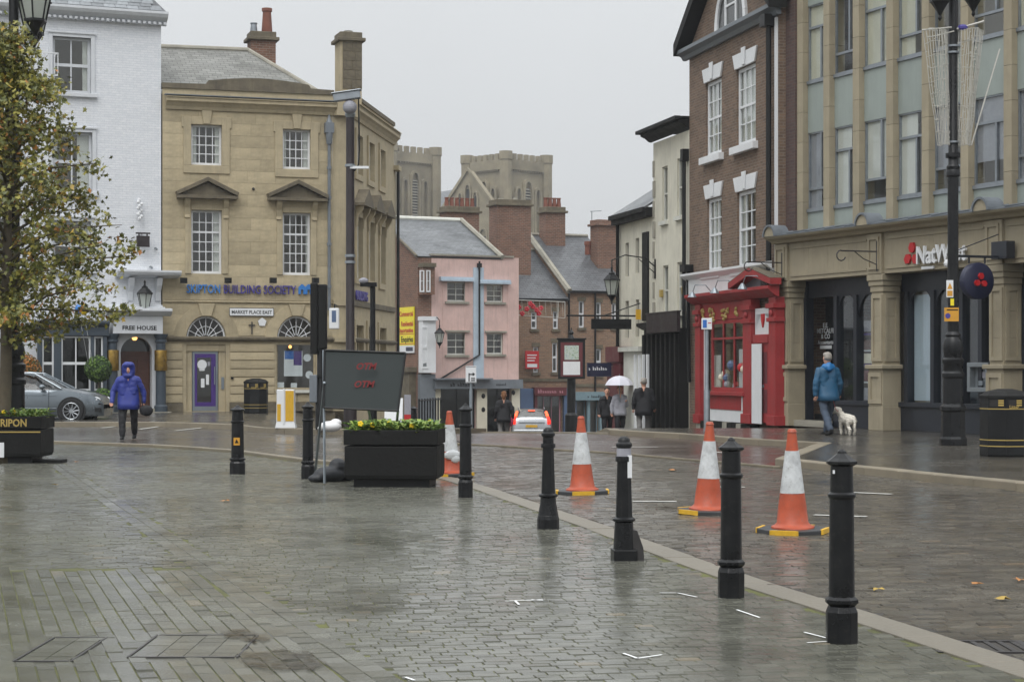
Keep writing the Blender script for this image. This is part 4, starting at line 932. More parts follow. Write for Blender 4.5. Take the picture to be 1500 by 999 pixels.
text('BUILDING', .45, 'indigo', side, .5, -.06, zf + .12, ext=.03, bold=.012)
# corner: quarter-round of stone
A = Vector((fs.L, 0)); Bq = sk.matrix_world.inverted() @ Vector((Q0.x, Q0.y, .10)); cb = MB(); n = 6
pts = []
for k in range(n + 1):
    t = k / n; p = (1 - t) ** 2 * Vector((A.x, 0)) + 2 * t * (1 - t) * Vector((A.x + .42, -.02)) + t * t * Vector((Bq.x, Bq.y)); pts.append(p)
for a, c in zip(pts, pts[1:]): cb.add([(a.x, a.y, 0), (c.x, c.y, 0), (c.x, c.y, zpar - .1), (a.x, a.y, zpar - .1)], [(0, 1, 2, 3)])
cb.build('corner_wall', 'skipton_trim', sk, fix=False)
for zz, pr, hh in ((zcn - .04, .27, .44), (zg - .1, .14, .17), (zf - .12, .08, .2)):
    cb = MB(); ctr = Vector((A.x - .3, .6)); o_ = [p + (p - ctr).normalized() * pr for p in pts]; cb.ext([tuple(p) for p in pts] + [tuple(p) for p in o_[::-1]], 'z', zz, zz + hh); cb.build('corner_moulding', 'skipton_trim', sk)
# roof of the corner building, chimneys
zr0 = zpar - .3
roof_sheet('roof', 'slate_stone', sk, [(-.1, .3, zr0), (L + .2, .5, zr0), (U(395), 4.2, Z(395, 76, 4.2)), (-.1, 4.2, Z(240, 70, 4.2))])
roof_sheet('roof_hip', 'slate_stone', sk, [(L + .2, .5, zr0), (L + 1.2, 8.4, zr0), (U(395), 4.2, Z(395, 76, 4.2))])
MB().tube([(-.1, 4.2, Z(240, 70, 4.2)), (U(395), 4.2, Z(395, 76, 4.2))], .11, 8).build('ridge_tiles', 'grey_stone', sk); MB().tube([(U(395), 4.2, Z(395, 76, 4.2)), (L + .2, .5, zr0)], .09, 8).build('hip_tiles', 'grey_stone', sk)
def chimney(parent, mat, c, w, d, z0, z1, pots=(), cap='dark_stone', name='chimney', base=None):
    b = MB(); b.box(c[0] - w / 2, c[0] + w / 2, c[1] - d / 2, c[1] + d / 2, z0, z1); ch = b.build(name, mat, parent, fix=False)
    q = MB(); q.box(c[0] - w / 2 - .12, c[0] + w / 2 + .12, c[1] - d / 2 - .12, c[1] + d / 2 + .12, z1, z1 + .12); q.box(c[0] - w / 2 - .02, c[0] + w / 2 + .02, c[1] - d / 2 - .02, c[1] + d / 2 + .02, z1 + .12, z1 + .32); q.build('chimney_cap', cap, ch, fix=False, bev=.02)
    for x, r, h, m in pots:
        MB().lathe([(r, 0), (r * 1.05, .05), (r * .8, h * .85), (r * 1.0, h * .88), (r, h)], 10, (c[0] + x, c[1], z1 + .32)).build('chimney_pot', m, ch, auto=40)
    return ch
u0_, u1_ = U(497, .8), U(533, .8); c_ = chimney(sk, 'skipton_trim', ((u0_ + u1_) / 2 - .05, 1.1), (u1_ - u0_) * .86, .9, zpar - .6, Z(515, 62, .8), [(0, .16, .1, 'grey_stone')])
ashlar(c_, 'dark_stone', u0_ + .08, u1_ - .1, zpar + .2, Z(515, 62, .8) - .03, .33, .42, [(u0_, u0_ + .35, 0, 40)][:0], .62, .66, gap=.012, seed=8, name='stone')
u0_, u1_ = U(365, 5), U(401, 5); chimney(sk, 'red_brick', ((u0_ + u1_) / 2, 5), u1_ - u0_, .8, zpar + .5, Z(383, 62, 5), [(-.28, .13, .35, 'galvanised'), (.2, .19, .9, 'terracotta')])
b = MB(); b.box(0, .02, .02, 8.4, 0, zr0); b.add([(Bq.x, Bq.y, 0), (0, 8.4, 0), (0, 8.4, zr0), (Bq.x, Bq.y, zr0)], []); b.box(0, L + 1.0, 8.35, 8.4, 0, zr0); b.build('back_wall', 'skipton_trim', sk, fix=False)
MB().box(.02, L + .1, .03, 1.0, -1.2, 0).build('foundation', 'dark_stone', sk, fix=False)
piece('interior_wall', 'interior', sk, .05, L - .1, 2.4, 2.45, 0, zr0)
piece('floor_slab', 'interior', sk, .05, L - .1, .35, 2.4, zg + .95, zg + 1.05); piece('floor_slab', 'interior', sk, .05, L - .1, .35, 2.4, zm1 + .6, zm1 + .7)
# ------------------------------------------------------------------ pink building, its brick flank and bay
def local(f, P): q = Vector((P[0], P[1], 0)) - f.P0; return q.dot(f.d), q.dot(f.n)
def scribble(parent, u0, u1, y, z, h, mat, gap=.25, seed=1, ax='x'):
    """lettering too small to read: uneven upright strokes"""
    Rr = random.Random(seed); b = MB(); x = u0
    while x < u1:
        w = h * Rr.uniform(.25, .5)
        if Rr.random() > .12:
            hh = h * Rr.choice([.62, .7, 1.0]); t = h * .16
            for q in ((x, x + t, z, z + hh), (x + w - t, x + w, z, z + hh * .7), (x + t, x + w - t, z + hh * .55, z + hh * .55 + t)): b.box(q[0], q[1], y, y + .006, q[2], q[3]) if ax == 'x' else b.box(y, y + .006, q[0], q[1], q[2], q[3])
        x += w + h * gap
    return tag(b.build('lettering', mat, parent, fix=False), kind='stuff')
fk = Fac((-4.34, 88.0), (0.32, 90.33), -1.72)
pk = fk.root('pink_building', 'pink rendered three storey shop with slate roof and brick gable side', 'building')
U, Z, L = fk.u, fk.z, fk.L; zt = Z(690, 376); ub = U(632); ue = U(733)
win = [(U(655), U(683), Z(670, 442), Z(670, 413)), (U(713), U(737), Z(725, 443), Z(725, 417)), (U(655), U(683), Z(670, 520), Z(670, 487)), (U(713), U(737), Z(725, 519), Z(725, 488))]
zsh = Z(690, 556); shop = [(U(645), U(697), .15, zsh - .35), (U(713), U(748), .15, zsh - .35)]
wall('wall', 'pink_render', pk, ub, L, 0, zt, win + shop, rev=.2)
for k, (a, c, d, e) in enumerate(win):
    w = sash(pk, a, c, d, e, 2, 3, y=.1, fw=.06, bw=.03, mat='off_white', panes=False)
    MB().box(a - .12, c + .12, -.10, .1, d - .10, d).build('sill', 'grey_stone', w, fix=False)
    if k < 2: b = MB(); b.box(a - .42, c + .3, -.28, 0, e + .02, e + .12); b.box(a - .42, c + .3, -.22, 0, e + .12, e + .22); b.build('hood', 'pale_blue_paint', w, fix=False)
    else: MB().box(a - .1, c + .15, -.12, 0, e + .02, e + .10).build('hood', 'grey_stone', w, fix=False)
MB().box(U(693), U(708), -.05, 0, zsh, Z(700, 392)).build('pilaster_strip', 'pale_blue_paint', pk, fix=False)
b = MB(); u = U(701); b.tube([(u, -.1, Z(701, 383)), (u, -.1, Z(701, 520)), (U(641), -.1, Z(641, 557))], .045, 8); b.box(u - .1, u + .1, -.16, -.03, Z(701, 392), Z(701, 386)); b.build('drain_pipe', 'black_paint', pk)
MB().box(ub - .05, U(752), -.08, .3, zt, zt + .08).build('coping', 'grey_stone', pk, fix=False)
for px in (648, 681, 743): MB().box(U(px), U(px) + .06, -.015, 0, zsh, Z(px, 408)).build('render_bead', 'pink_render', pk, fix=False)
b = MB(); b.box(ub, L, -.45, 0, zsh - .42, zsh); b.box(ub - .05, U(712), -.75, 0, zsh, zsh + .07); sf = b.build('shop_fascia', 'shop_grey', pk, fix=False)
scribble(sf, U(654), U(690), -.457, zsh - .32, .2, 'black_paint', seed=3); scribble(sf, U(719), U(734), -.457, zsh - .28, .12, 'black_paint', seed=4)
for p0, p1 in ((634, 644), (697, 712), (748, 760)): MB().box(U(p0), U(p1), -.12, 0, 0, zsh - .42).build('shop_pier', 'cream_paint', pk, fix=False)
for a, c, d, e in shop: sash(pk, a, c, d, e, 2, 1, y=.15, fw=.05, bw=.04, mat='black_paint', glass='glass_dark', panes=False, name='shop_window')
for px, py in ((708, 580), (708, 600), (752, 575), (751, 598)): u, z = fk.uv(px, py, -.13); MB().ball((u, -.13, z), (.1, .02, .12), 6, 5).build('leaf_motif', 'black_paint', pk)
# flank: gable wall of brick, seen left of the pink front
D = 4.5; zr = Z(733, 325, D) if False else ZY(325, 94.0) + 1.72; ze = zt - .05
b = MB(); b.add([(0, 0, 0), (0, 2 * D, 0), (0, 2 * D, ze), (0, D, zr), (0, 0, ze)], [(0, 1, 2, 3, 4)]); b.add([(0, 0, 0), (ub, 0, 0), (ub, 0, ze), (0, 0, ze)], [(0, 1, 2, 3)]); b.add([(L, 0, 0), (L, 2 * D, 0), (L, 2 * D, ze), (L, 0, ze)], [(0, 1, 2, 3)]); b.add([(ue, 0, ze), (ue, D, zr), (ue, 2 * D, ze)], [(0, 1, 2)]); b.add([(0, 2 * D, 0), (L, 2 * D, 0), (L, 2 * D, ze), (0, 2 * D, ze)], [(0, 1, 2, 3)])
b.build('gable_wall', 'red_brick', pk, fix=False)
roof_sheet('roof', 'slate_pale', pk, [(-.12, -.05, ze), (ue + .1, -.05, ze), (ue + .1, D, zr + .03), (-.12, D, zr + .03)]); roof_sheet('roof_back', 'slate_pale', pk, [(ue + .1, 2 * D, ze), (-.12, 2 * D, ze), (-.12, D, zr + .03), (ue + .1, D, zr + .03)])
MB().tube([(-.12, D, zr + .06), (ue + .1, D, zr + .06)], .12, 8).build('ridge_tiles', 'off_white', pk); MB().tube([(ue + .06, -.1, ze + .06), (ue + .06, D, zr + .1)], .12, 6).build('verge_coping', 'grey_stone', pk); MB().tube([(-.1, -.1, ze + .0), (-.1, D, zr + .02)], .06, 6).build('verge_board', 'dark_stone', pk)
b = MB(); b.box(U(613.5), U(631), -.45, 0, Z(620, 432), Z(620, 392), 0); b.box(U(612.5), U(632), -.55, 0, Z(620, 392), Z(620, 386), 1); bayo = b.build('oriel_bay', ['red_brick', 'dark_stone'], pk, fix=False)
sash(bayo, U(614.5, -.45), U(621, -.45), Z(618, 428, -.45), Z(618, 396, -.45), 1, 2, y=-.50, fw=.05, panes=False, name='bay_window'); sash(bayo, U(624, -.45), U(630, -.45), Z(627, 428, -.45), Z(627, 396, -.45), 1, 2, y=-.50, fw=.05, panes=False, name='bay_window')
b = MB(); b.box(U(613), U(632), -.5, 0, Z(620, 546), Z(620, 470)); b.box(U(612), U(633), -.62, 0, Z(620, 470), Z(620, 464)); bo = b.build('white_bay', 'white_paint', pk, fix=False)
sash(bo, U(617, -.5), U(627, -.5), Z(620, 540, -.5), Z(620, 478, -.5), 1, 2, y=-.53, fw=.08, bw=.05, meet=1, panes=False, name='bay_window', glass='glass_dark')
MB().box(U(612), U(634), -.3, 0, 0, Z(620, 548)).build('bay_base', 'shop_grey', pk, fix=False)
# yellow hoarding on the brick flank
ug = -.03; b = MB(); yy0, yy1 = .3, 1.95; z0_, z1_ = ZY(517, 89) + 1.72, ZY(450, 89) + 1.72
b.box(-.07, -.02, yy0, yy1, z0_ + .35, z1_); hd = b.build('hoarding', 'sign_yellow', pk, fix=False)
piece('hoarding_foot', 'sign_white', hd, -.072, -.02, yy0, yy1, z0_, z0_ + .345); piece('agent_panel', 'sign_navy', hd, -.075, -.02, .4, 1.2, z0_ + .08, z0_ + .27)
for t_, sz, zz, m in (('Commercial', .32, z1_ - .42, 'sign_red'), ('Residential', .32, z1_ - .88, 'sign_red'), ('Opportunities', .30, z1_ - 1.18, 'sign_red'), ('Enquiries', .38, z1_ - 1.62, 'black_paint')):
    text(t_, sz, m, hd, -.076, .36, zz, ext=.003, bold=.006, rz=-PI / 2, align='RIGHT', width=None)
for zz in (z1_ - 1.27, z1_ - 1.72): piece('hoarding_line', 'sign_red', hd, -.0745, -.071, yy0 + .02, yy1 - .02, zz, zz + .03)
b = MB(); b.box(-.35, .15, .2, 5, 0, ZY(545, 88) + 1.72); b.box(-.45, .2, .1, 5, ZY(545, 88) + 1.72, ZY(538, 88) + 1.72); b.build('stone_base', 'dark_stone', pk, fix=False)
u, y = local(fk, XY(673, 95)); chimney(pk, 'red_brick', (u, y), 1.75, .9, zr - 1.2, ZY(313, 95) + 1.72, [(-.7 + .28 * k, .11, .45, 'terracotta') for k in range(6)])
def bracket_lamp(parent, u, z, reach, s=1.0, y0=0.0, drop=.35):
    b = MB(); P = [(u, y0, z), (u, y0 - reach * .25, z + .28), (u, y0 - reach * .7, z + .36), (u, y0 - reach, z + .2), (u, y0 - reach, z)]; b.tube(P, .022 * s, 6); b.tube([(u, y0 - .02, z - .35), (u, y0 - .02, z + .25)], .03, 6); b.tube([(u, y0, z - .2), (u, y0 - reach * .4, z + .26)], .014, 5); o = b.build('lamp_bracket', 'black_paint', parent)
    lantern(o, 'lantern', (u, y0 - reach, z - .95 * s), 1.1 * s); return o
bracket_lamp(pk, U(638, -.5), Z(645, 476, -1.0), .95, .85, 0)
piece('interior_wall', 'interior', pk, ub + .05, L - .05, 2.2, 2.25, 0, zt - .1)
# ------------------------------------------------------------------ the two brick houses further down
fb = Fac((0.2375, 95.0), (5.14, 97.05), -1.95)
def house(name, label, mat, u0, u1, ze_py, wins, D, zrise, roofmat, shop, zs_py):
    f = Fac(fb.world(u0, 0, 0), fb.world(u1, 0, 0), -1.95); o = f.root(name, label, 'building'); U, Z = f.u, f.z; L = f.L
    ze = ZY(ze_py, f.P0.y + .5) + 1.95; zs = ZY(zs_py, f.P0.y) + 1.95
    ops = [(U(a), U(c), Z((a + c) / 2, d), Z((a + c) / 2, e)) for a, c, e, d in wins]; so = [(a, c, .2, zs - .45) for a, c in [(U(p), U(q)) for p, q in shop]]
    def ex(b):
        b.add([(0, 0, ze), (0, D, ze + zrise), (0, 2 * D, ze), (0, 2 * D, 0), (0, 0, 0)], [(0, 1, 2, 3, 4)]); b.add([(L, 0, ze), (L, D, ze + zrise), (L, 2 * D, ze), (L, 2 * D, 0), (L, 0, 0)], [(4, 3, 2, 1, 0)])
        b.add([(0, 2 * D, 0), (L, 2 * D, 0), (L, 2 * D, ze), (0, 2 * D, ze)], [(0, 1, 2, 3)])
    wall('wall', mat, o, 0, L, 0, ze, ops + so, rev=.15, extra=ex)
    for a, c, d, e in ops:
        w = sash(o, a, c, d, e, 1, 2, y=.08, fw=.07, bw=.05, meet=1, panes=True, curtain=[('l', .3)] if rnd.random() < .5 else None)
        MB().box(a - .08, c + .08, -.08, .08, d - .14, d).build('sill', 'dark_stone', w, fix=False); MB().box(a - .08, c + .08, -.02, 0.0, e, e + .2).build('lintel', 'dark_stone', w, fix=False)
    roof_sheet('roof', roofmat, o, [(-.05, -.15, ze - .02), (L + .05, -.15, ze - .02), (L + .05, D, ze + zrise + .06), (-.05, D, ze + zrise + .06)]); roof_sheet('roof_back', roofmat, o, [(L + .05, 2 * D, ze), (-.05, 2 * D, ze), (-.05, D, ze + zrise + .06), (L + .05, D, ze + zrise + .06)])
    MB().tube([(-.05, D, ze + zrise + .09), (L + .05, D, ze + zrise + .09)], .1, 6).build('ridge_tiles', 'grey_stone', o)
    MB().box(-.02, L + .02, -.20, -.06, ze - .12, ze - .01).build('gutter', 'black_paint', o, fix=False)
    MB().box(0, L, -.06, 0, zs + .25, zs + .40).build('string_course', 'dark_stone', o, fix=False)
    piece('interior_wall', 'interior', o, .05, L - .05, 2.2, 2.25, 0, ze)
    return o, f, so, zs, ze
h1, f1, so, zs, ze = house('brick_house', 'lower brick house with slate roof beside the pink building, over a red shopfront', 'tan_brick', 0, 2.77, 437, [(778, 787, 457, 482), (810, 818, 456, 482), (781, 789, 508, 546), (809, 817, 502, 545)], 4.2, 2.6, 'slate', [(784, 822)], 566)
for a, c, d, e in so: sash(h1, a, c, d, e, 3, 1, y=.1, fw=.06, mat='shop_pink', glass='glass', panes=False, name='shop_window')
b = MB(); b.box(f1.u(779), f1.u(826), -.35, 0, zs - .45, zs - .05); fo = b.build('shop_fascia', 'deep_red', h1, fix=False); scribble(fo, f1.u(784), f1.u(820), -.357, zs - .34, .2, 'shop_pink', seed=5)
for p0, p1, m in ((760, 779, 'shop_blue'), (824, 832.5, 'shop_blue'), (781, 785, 'deep_red')): MB().box(f1.u(p0), f1.u(p1), -.2, 0, 0, zs - .1).build('shop_pier', m, h1, fix=False)
b = MB(); u0_, u1_ = f1.u(769, -.3), f1.u(789, -.3); b.box(u0_, u1_, -.35, -.3, f1.z(779, 540, -.3), f1.z(779, 514, -.3)); sb = b.build('estate_board', 'sign_red', h1, fix=False); piece('board_foot', 'sign_white', sb, u0_ + .1, u1_ - .1, -.353, -.345, f1.z(779, 538, -.3), f1.z(779, 533, -.3)); 
for k in range(3): piece('board_line', 'sign_white', sb, u0_ + .1, u1_ - .12 - .06 * k, -.3535, -.349, f1.z(779, 521 + 4 * k, -.3), f1.z(779, 519.5 + 4 * k, -.3))
u, y = local(f1, XY(747, 97.5)); chimney(h1, 'red_brick', (u, y), 1.85, 1.1, ze - .5, ZY(303, 97.5) + 1.95, [(-.5, .16, .12, 'grey_stone'), (.3, .14, .2, 'grey_stone')], cap='dark_stone')
h2, f2, so, zs, ze = house('brick_house', 'taller brick house with slate roof and three sash windows above the teal shopfront', 'tan_brick', 2.77, 6.15, 426, [(848, 856, 441, 480), (873, 881, 443, 480), (896, 903, 444, 480), (873, 881, 511, 549), (903, 910, 512, 549)], 5.0, 3.05, 'slate', [(842, 858), (862, 876), (886, 905)], 574)
for a, c, d, e in so: sash(h2, a, c, d, e, 1, 1, y=.1, fw=.05, mat='shop_teal', glass='glass', panes=False, name='shop_window')
b = MB(); b.box(f2.u(835), f2.u(907), -.4, 0, zs - .42, zs); fo = b.build('shop_fascia', 'shop_teal', h2, fix=False); scribble(fo, f2.u(856), f2.u(882), -.407, zs - .3, .15, 'black_paint', seed=6)
for p0, p1, m in ((833, 842, 'shop_blue'), (858, 862, 'shop_teal'), (876, 886, 'shop_teal')): MB().box(f2.u(p0), f2.u(p1), -.2, 0, 0, zs - .42).build('shop_pier', m, h2, fix=False)
MB().box(0, f2.L, .3, .4, zs - .5, zs - .45).build('shop_ceiling', 'shop_lamp', h2, fix=False) if False else None
MB().tube([(.02, -.2, ze - .05), (.02, 5.0, ze + 3.1)], .16, 6).build('verge_coping', 'grey_stone', h2)
for px in (832.6, 871): MB().tube([(f2.u(px), -.08, zs), (f2.u(px), -.08, ze - .1)], .05, 6).build('drain_pipe', 'black_paint', h2)
for px, wd_, top, Y_, pots in ((809, 1.1, 313, 100.6, 4), (886, 1.25, 332, 99.5, 0)):
    u, y = local(f2, XY(px, Y_)); chimney(h2, 'red_brick', (u, y), wd_, .9, ze + .2, ZY(top, Y_) + 1.95, [(-.38 + .25 * k, .12, .5, 'terracotta') for k in range(pots)], cap='red_brick' if pots == 0 else 'dark_stone')
u, y = local(f2, XY(867, 100)); b = MB(); zt_ = ZY(310, 100) + 1.95; b.tube([(u, y, ze + 1.5), (u, y, zt_)], .025, 5); b.tube([(u - .1, y, zt_), (u + .55, y, zt_ + .05)], .02, 5)
for k in range(5): b.tube([(u + .1 * k, y - .15, zt_ + .01 * k), (u + .1 * k, y + .15, zt_ + .01 * k)], .012, 4)
b.build('aerial', 'galvanised', h2); u, y = local(f2, XY(861, 99.7)); MB().lathe([(.16, 0), (.16, .5), (.2, .5), (.2, .7)], 8, (u, y, ze + 2.0)).build('chimney_pot', 'terracotta', h2)
fhid = thing('end_house', 'sliver of pale slate roofed house at the far bend of the street', 'building', (6.4, 99, -2)); b = MB(); b.box(-.2, 6, 0, 8, 0, 6.6); b.build('wall', 'tan_brick', fhid, fix=False); roof_sheet('roof', 'slate_pale', fhid, [(-.3, -.1, 6.6), (6, -.1, 6.6), (6, 4, 9.2), (-.3, 4, 9.2)])
# ------------------------------------------------------------------ cathedral behind
CB = -6.0
cath = thing('cathedral', 'hazy battlemented stone cathedral towers rising behind the rooftops', 'church', (-0.95, 296.0, CB))
def lancet(b, y, cu, w, z0, z1, t, proud, mi=0):
    """pointed arch moulding as a ring of small blocks"""
    h = (z1 - z0); zs_ = z1 - w * 1.3; b.box(cu - w / 2 - t, cu - w / 2, y - proud, y, z0, zs_, mi); b.box(cu + w / 2, cu + w / 2 + t, y - proud, y, z0, zs_, mi)
    pi_ = []; po = []
    for k in range(9):
        s = -1 + k / 4; x = s * w / 2; pi_.append((cu + x, zs_ + w * 1.3 * math.sqrt(max(0, 1 - s * s)) ** .9 if abs(s) < 1 else zs_)); x2 = s * (w / 2 + t); po.append((cu + x2, zs_ + (w * 1.3 + t) * (math.sqrt(max(0, 1 - s * s)) ** .9 if abs(s) < 1 else 0)))
    for k in range(8): b.ext([pi_[k], po[k], po[k + 1], pi_[k + 1]], 'y', y - proud, y, mi)
def tower(name, loc, rz, S, zt):
    o = link(name, None, cath, loc, rz); N = 5; b = MB(); b.box(0, S, 0, S, 0, zt - 2.2); b.build('tower_wall', 'cath_stone', o, fix=False)
    for (x, y) in ((0, 0), (S, 0), (0, S), (S, S)): MB().lathe([(.95, 0), (.95, zt - 1.2), (1.1, zt - 1.0), (1.1, zt + .25)], 8, (x, y, 0), rot=PI / 8).build('corner_buttress', 'cath_stone', o)
    for face in range(2):
        q = link('tower_face', None, o) if False else o
        def T(x, y): return (x, y) if face == 0 else (-y, x)
        m = MB(); m.xf = Matrix.Identity(4) if face == 0 else Matrix.Translation((0, S, 0)) @ Matrix.Rotation(-PI / 2, 4, 'Z')
        m.box(.9, S - .9, -.35, .0, zt - 2.5, zt - 2.1); m.box(.9, S - .9, -.25, .3, zt - 2.1, zt - .95); m.box(.9, S - .9, -.2, 0, zt - 14.5, zt - 14.1)
        for k in range(N): x = 1.15 + (S - 2.3) * (k + .0) / N + .25; m.box(x, x + (S - 2.3) / N * .55, -.25, .3, zt - .95, zt)
        for k in range(14): x = 1.1 + (S - 2.2) * k / 13; m.box(x - .1, x + .1, -.3, -.002, zt - 2.75, zt - 2.5)
        m.build('parapet', 'cath_stone', o)['kind'] = 'stuff'
        m2 = MB(); m2.xf = m.xf
        for cu, w, z0, z1 in ((S / 2, 1.5, zt - 12.5, zt - 4.2), (S / 2 - 2.1, .9, zt - 12.5, zt - 5.4), (S / 2 + 2.1, .9, zt - 12.5, zt - 5.4)): lancet(m2, -.002, cu, w, z0, z1, .4, .6)
        m2.build('window_arch', 'cath_stone', o)
        m3 = MB(); m3.xf = m.xf; m3.box(S / 2 - .72, S / 2 + .72, -.05, -.01, zt - 12.4, zt - 5.2); m3.build('window_void', 'interior_dark', o)
        for k in range(16): m4 = MB(); m4.xf = m.xf; z = zt - 12.3 + k * .45; m4.ext([(-.30, z), (-.06, z + .22), (-.06, z + .28), (-.30, z + .06)], 'x', S / 2 - .7, S / 2 + .7); m4.build('louvre', 'grey_stone', o)
    return o
tower('tower', (0, 0, 0), math.radians(44), 8.9, ZY(224, 296) - CB)
pL = XY(573, 303); tower('tower', (pL.x + .95, pL.y - 296, 0), math.radians(44), 9.4, ZY(212, 303) - CB)
# gable with three lancets between the towers
gb = link('gable', None, cath, (0, 0, 0)); p0 = XY(641, 291); p1 = XY(733, 283); fgb = Fac((p0.x, p0.y), (p1.x, p1.y), CB)
gb.location = (p0.x + .95, p0.y - 296, 0); gb.rotation_euler = (0, 0, fgb.rz); gw_ = fgb.L; za = ZY(250, 287) - CB; zf_ = ZY(318, 287) - CB
MB().ext([(0, 0), (gw_, 0), (gw_, zf_), (gw_ / 2, za), (0, zf_)], 'y', 0, 1.2).build('gable_wall', 'cath_stone', gb)
for s in (0, 1): 
    x0 = 0 if s == 0 else gw_; MB().ext([(x0, zf_ - .1), (gw_ / 2, za - .05), (gw_ / 2, za + .5), (x0 + (-.4 if s == 0 else .4), zf_ + .2)], 'y', -.35, -.002).build('gable_coping', 'cath_stone', gb)
m = MB()
for cu, w, z0, z1 in ((gw_ / 2, .9, za - 6.5, za - 2.2), (gw_ / 2 - 1.5, .7, za - 6.2, za - 3.4), (gw_ / 2 + 1.5, .7, za - 6.2, za - 3.4), (gw_ / 2 + 3.0, 1.6, za - 14, za - 9), (gw_ / 2 - 1.0, 1.6, za - 14, za - 9)): lancet(m, -.002, cu, w, z0, z1, .25, .3)
m.build('window_arch', 'cath_stone', gb)['kind'] = 'stuff'; m = MB()
for cu, w, z0, z1 in ((gw_ / 2, .9, za - 6.4, za - 2.8), (gw_ / 2 - 1.5, .7, za - 6.1, za - 3.9), (gw_ / 2 + 1.5, .7, za - 6.1, za - 3.9), (gw_ / 2 + 3.0, 1.5, za - 14, za - 10)): MB().box(cu - w / 2, cu + w / 2, -.05, -.01, z0, z1).build('lancet_window', 'interior_dark', gb, fix=False)
q_ = [XY(628, 318, ZY(312, 318)), XY(662, 318, ZY(312, 318)), XY(676, 326, ZY(276, 326)), XY(628, 326, ZY(284, 326))]; roof_sheet('nave_roof', 'slate_pale', cath, [(p.x + .95, p.y - 296, p.z - CB) for p in q_])
b = MB(); b.box(-6, 14, 6, 30, 0, zf_ - 4); b.build('nave_wall', 'cath_stone', gb, fix=False)
# ------------------------------------------------------------------ white houses on the right of the hill street
fB = Fac((3.51, 62.6), (4.354, 58.9), -1.05); fA = Fac((4.354, 58.9), (5.15, 55.5), -.85)
wb = fB.root('narrow_white_house', 'far narrow whitewashed house with black framed windows and black gutter', 'building'); U, Z = fB.u, fB.z
zt = Z(935, 316); ops = [(U(a), U(c), Z((a + c) / 2, d), Z((a + c) / 2, e)) for a, c, e, d in ((916, 921, 356, 405), (931, 936, 349, 400), (916, 921, 441, 495), (931, 936, 439, 493))]
wall('wall', 'cream_render', wb, 0, fB.L, 0, zt, ops, depth=6)
for o_ in ops: sash(wb, *o_, 1, 2, y=.1, fw=.07, mat='black_paint', panes=False)
b = MB(); b.box(-.1, fB.L, -.35, .1, zt, zt + .14); b.box(-.1, fB.L, -.25, .0, zt - .15, zt); b.build('eaves', 'black_timber', wb, fix=False); roof_sheet('roof', 'slate_pale', wb, [(-.1, -.3, zt + .14), (fB.L, -.3, zt + .14), (fB.L, 3, zt + 2.2), (-.1, 3, zt + 2.2)])
b = MB(); zz0, zz1 = Z(948, 470), Z(948, 340); b.box(U(943), U(951), -.06, 0, zz0, zz1); b.tube([(U(909), -.1, 0), (U(909), -.1, zt)], .06, 6); b.build('oriel_shutter', 'black_timber', wb, fix=False)
b = MB(); zc = Z(940, 515); b.box(U(929), fB.L, -.35, 0, 0, zc); b.box(U(927), fB.L, -.5, 0, zc, zc + .15); shf = b.build('white_shopfront', 'off_white', wb, fix=False)
for k in range(4): u = U(931 + 6 * k, -.36); piece('shop_pilaster', 'white_paint', shf, u, u + .12, -.42, -.352, 0, zc - .1)
b = MB(); b.box(U(906.5), U(926), -.4, 0, 0, Z(915, 530)); b.box(U(906.5), U(927), -.46, 0, Z(915, 530), Z(915, 508)); b.build('dark_shopfront', 'deep_red', wb, fix=False)
wa = fA.root('white_house', 'near white rendered house with sash windows above a black timber shopfront', 'building'); U, Z = fA.u, fA.z
zt = Z(985, 200); ops = [(U(a), U(c), Z((a + c) / 2, d), Z((a + c) / 2, e)) for a, c, e, d in ((970, 978, 244, 324), (992, 1000, 232, 317), (971, 979, 389, 462), (992, 1000, 384, 457))]
wall('wall', 'cream_render', wa, 0, fA.L, 0, zt, ops, depth=6)
for o_ in ops:
    w = sash(wa, *o_, 1, 2, y=.06, fw=.045, mat='off_white', meet=1, panes=False); MB().box(o_[0] - .08, o_[1] + .08, -.1, .1, o_[2] - .12, o_[2]).build('sill', 'off_white', w, fix=False)
b = MB(); molding([(0, .10), (.08, .12), (.2, .22), (.34, .28), (.34, .34), (0, .36)], -.25, fA.L, b, 0, zt - .05); b.build('cornice', 'black_timber', wa); b = MB(); b.box(-.4, fA.L + .05, -.46, -.3, zt + .30, zt + .40); b.box(-.36, fA.L, -.3, 2, zt + .345, zt + .40); b.build('gutter', 'black_timber', wa, fix=False)
b = MB(); b.box(fA.L - .25, fA.L - .02, -.2, -.002, zt - .9, zt - .55); b.tube([(fA.L - .13, -.12, .1), (fA.L - .13, -.12, zt - .8)], .06, 8); b.build('drain_pipe', 'black_paint', wa)
for k in range(12): z = .9 + k * .62; piece('quoin', 'grey_stone', wa, .0, .22 if k % 2 else .14, -.03, -.001, z + 2.4, z + 2.9) if z + 2.9 < zt else None
zc = Z(985, 482); b = MB(); b.box(.0, fA.L - .05, -.3, 0, 0, zc); molding([(0, 0), (.05, .02), (.22, .12), (.22, .2), (0, .24)], -.1, fA.L, b, -.3, zc); sfb = b.build('black_shopfront', 'black_timber', wa)
for k in range(8): u = .1 + k * (fA.L - .35) / 7; MB().box(u, u + .16, -.40, -.302, 0, zc - .15).build('shop_pilaster', 'black_timber', sfb, fix=False)
for k in range(7): u = .1 + k * (fA.L - .35) / 7 + .19; piece('shop_panel', 'glass_dark', sfb, u, u + .24, -.33, -.31, .9, zc - .4)
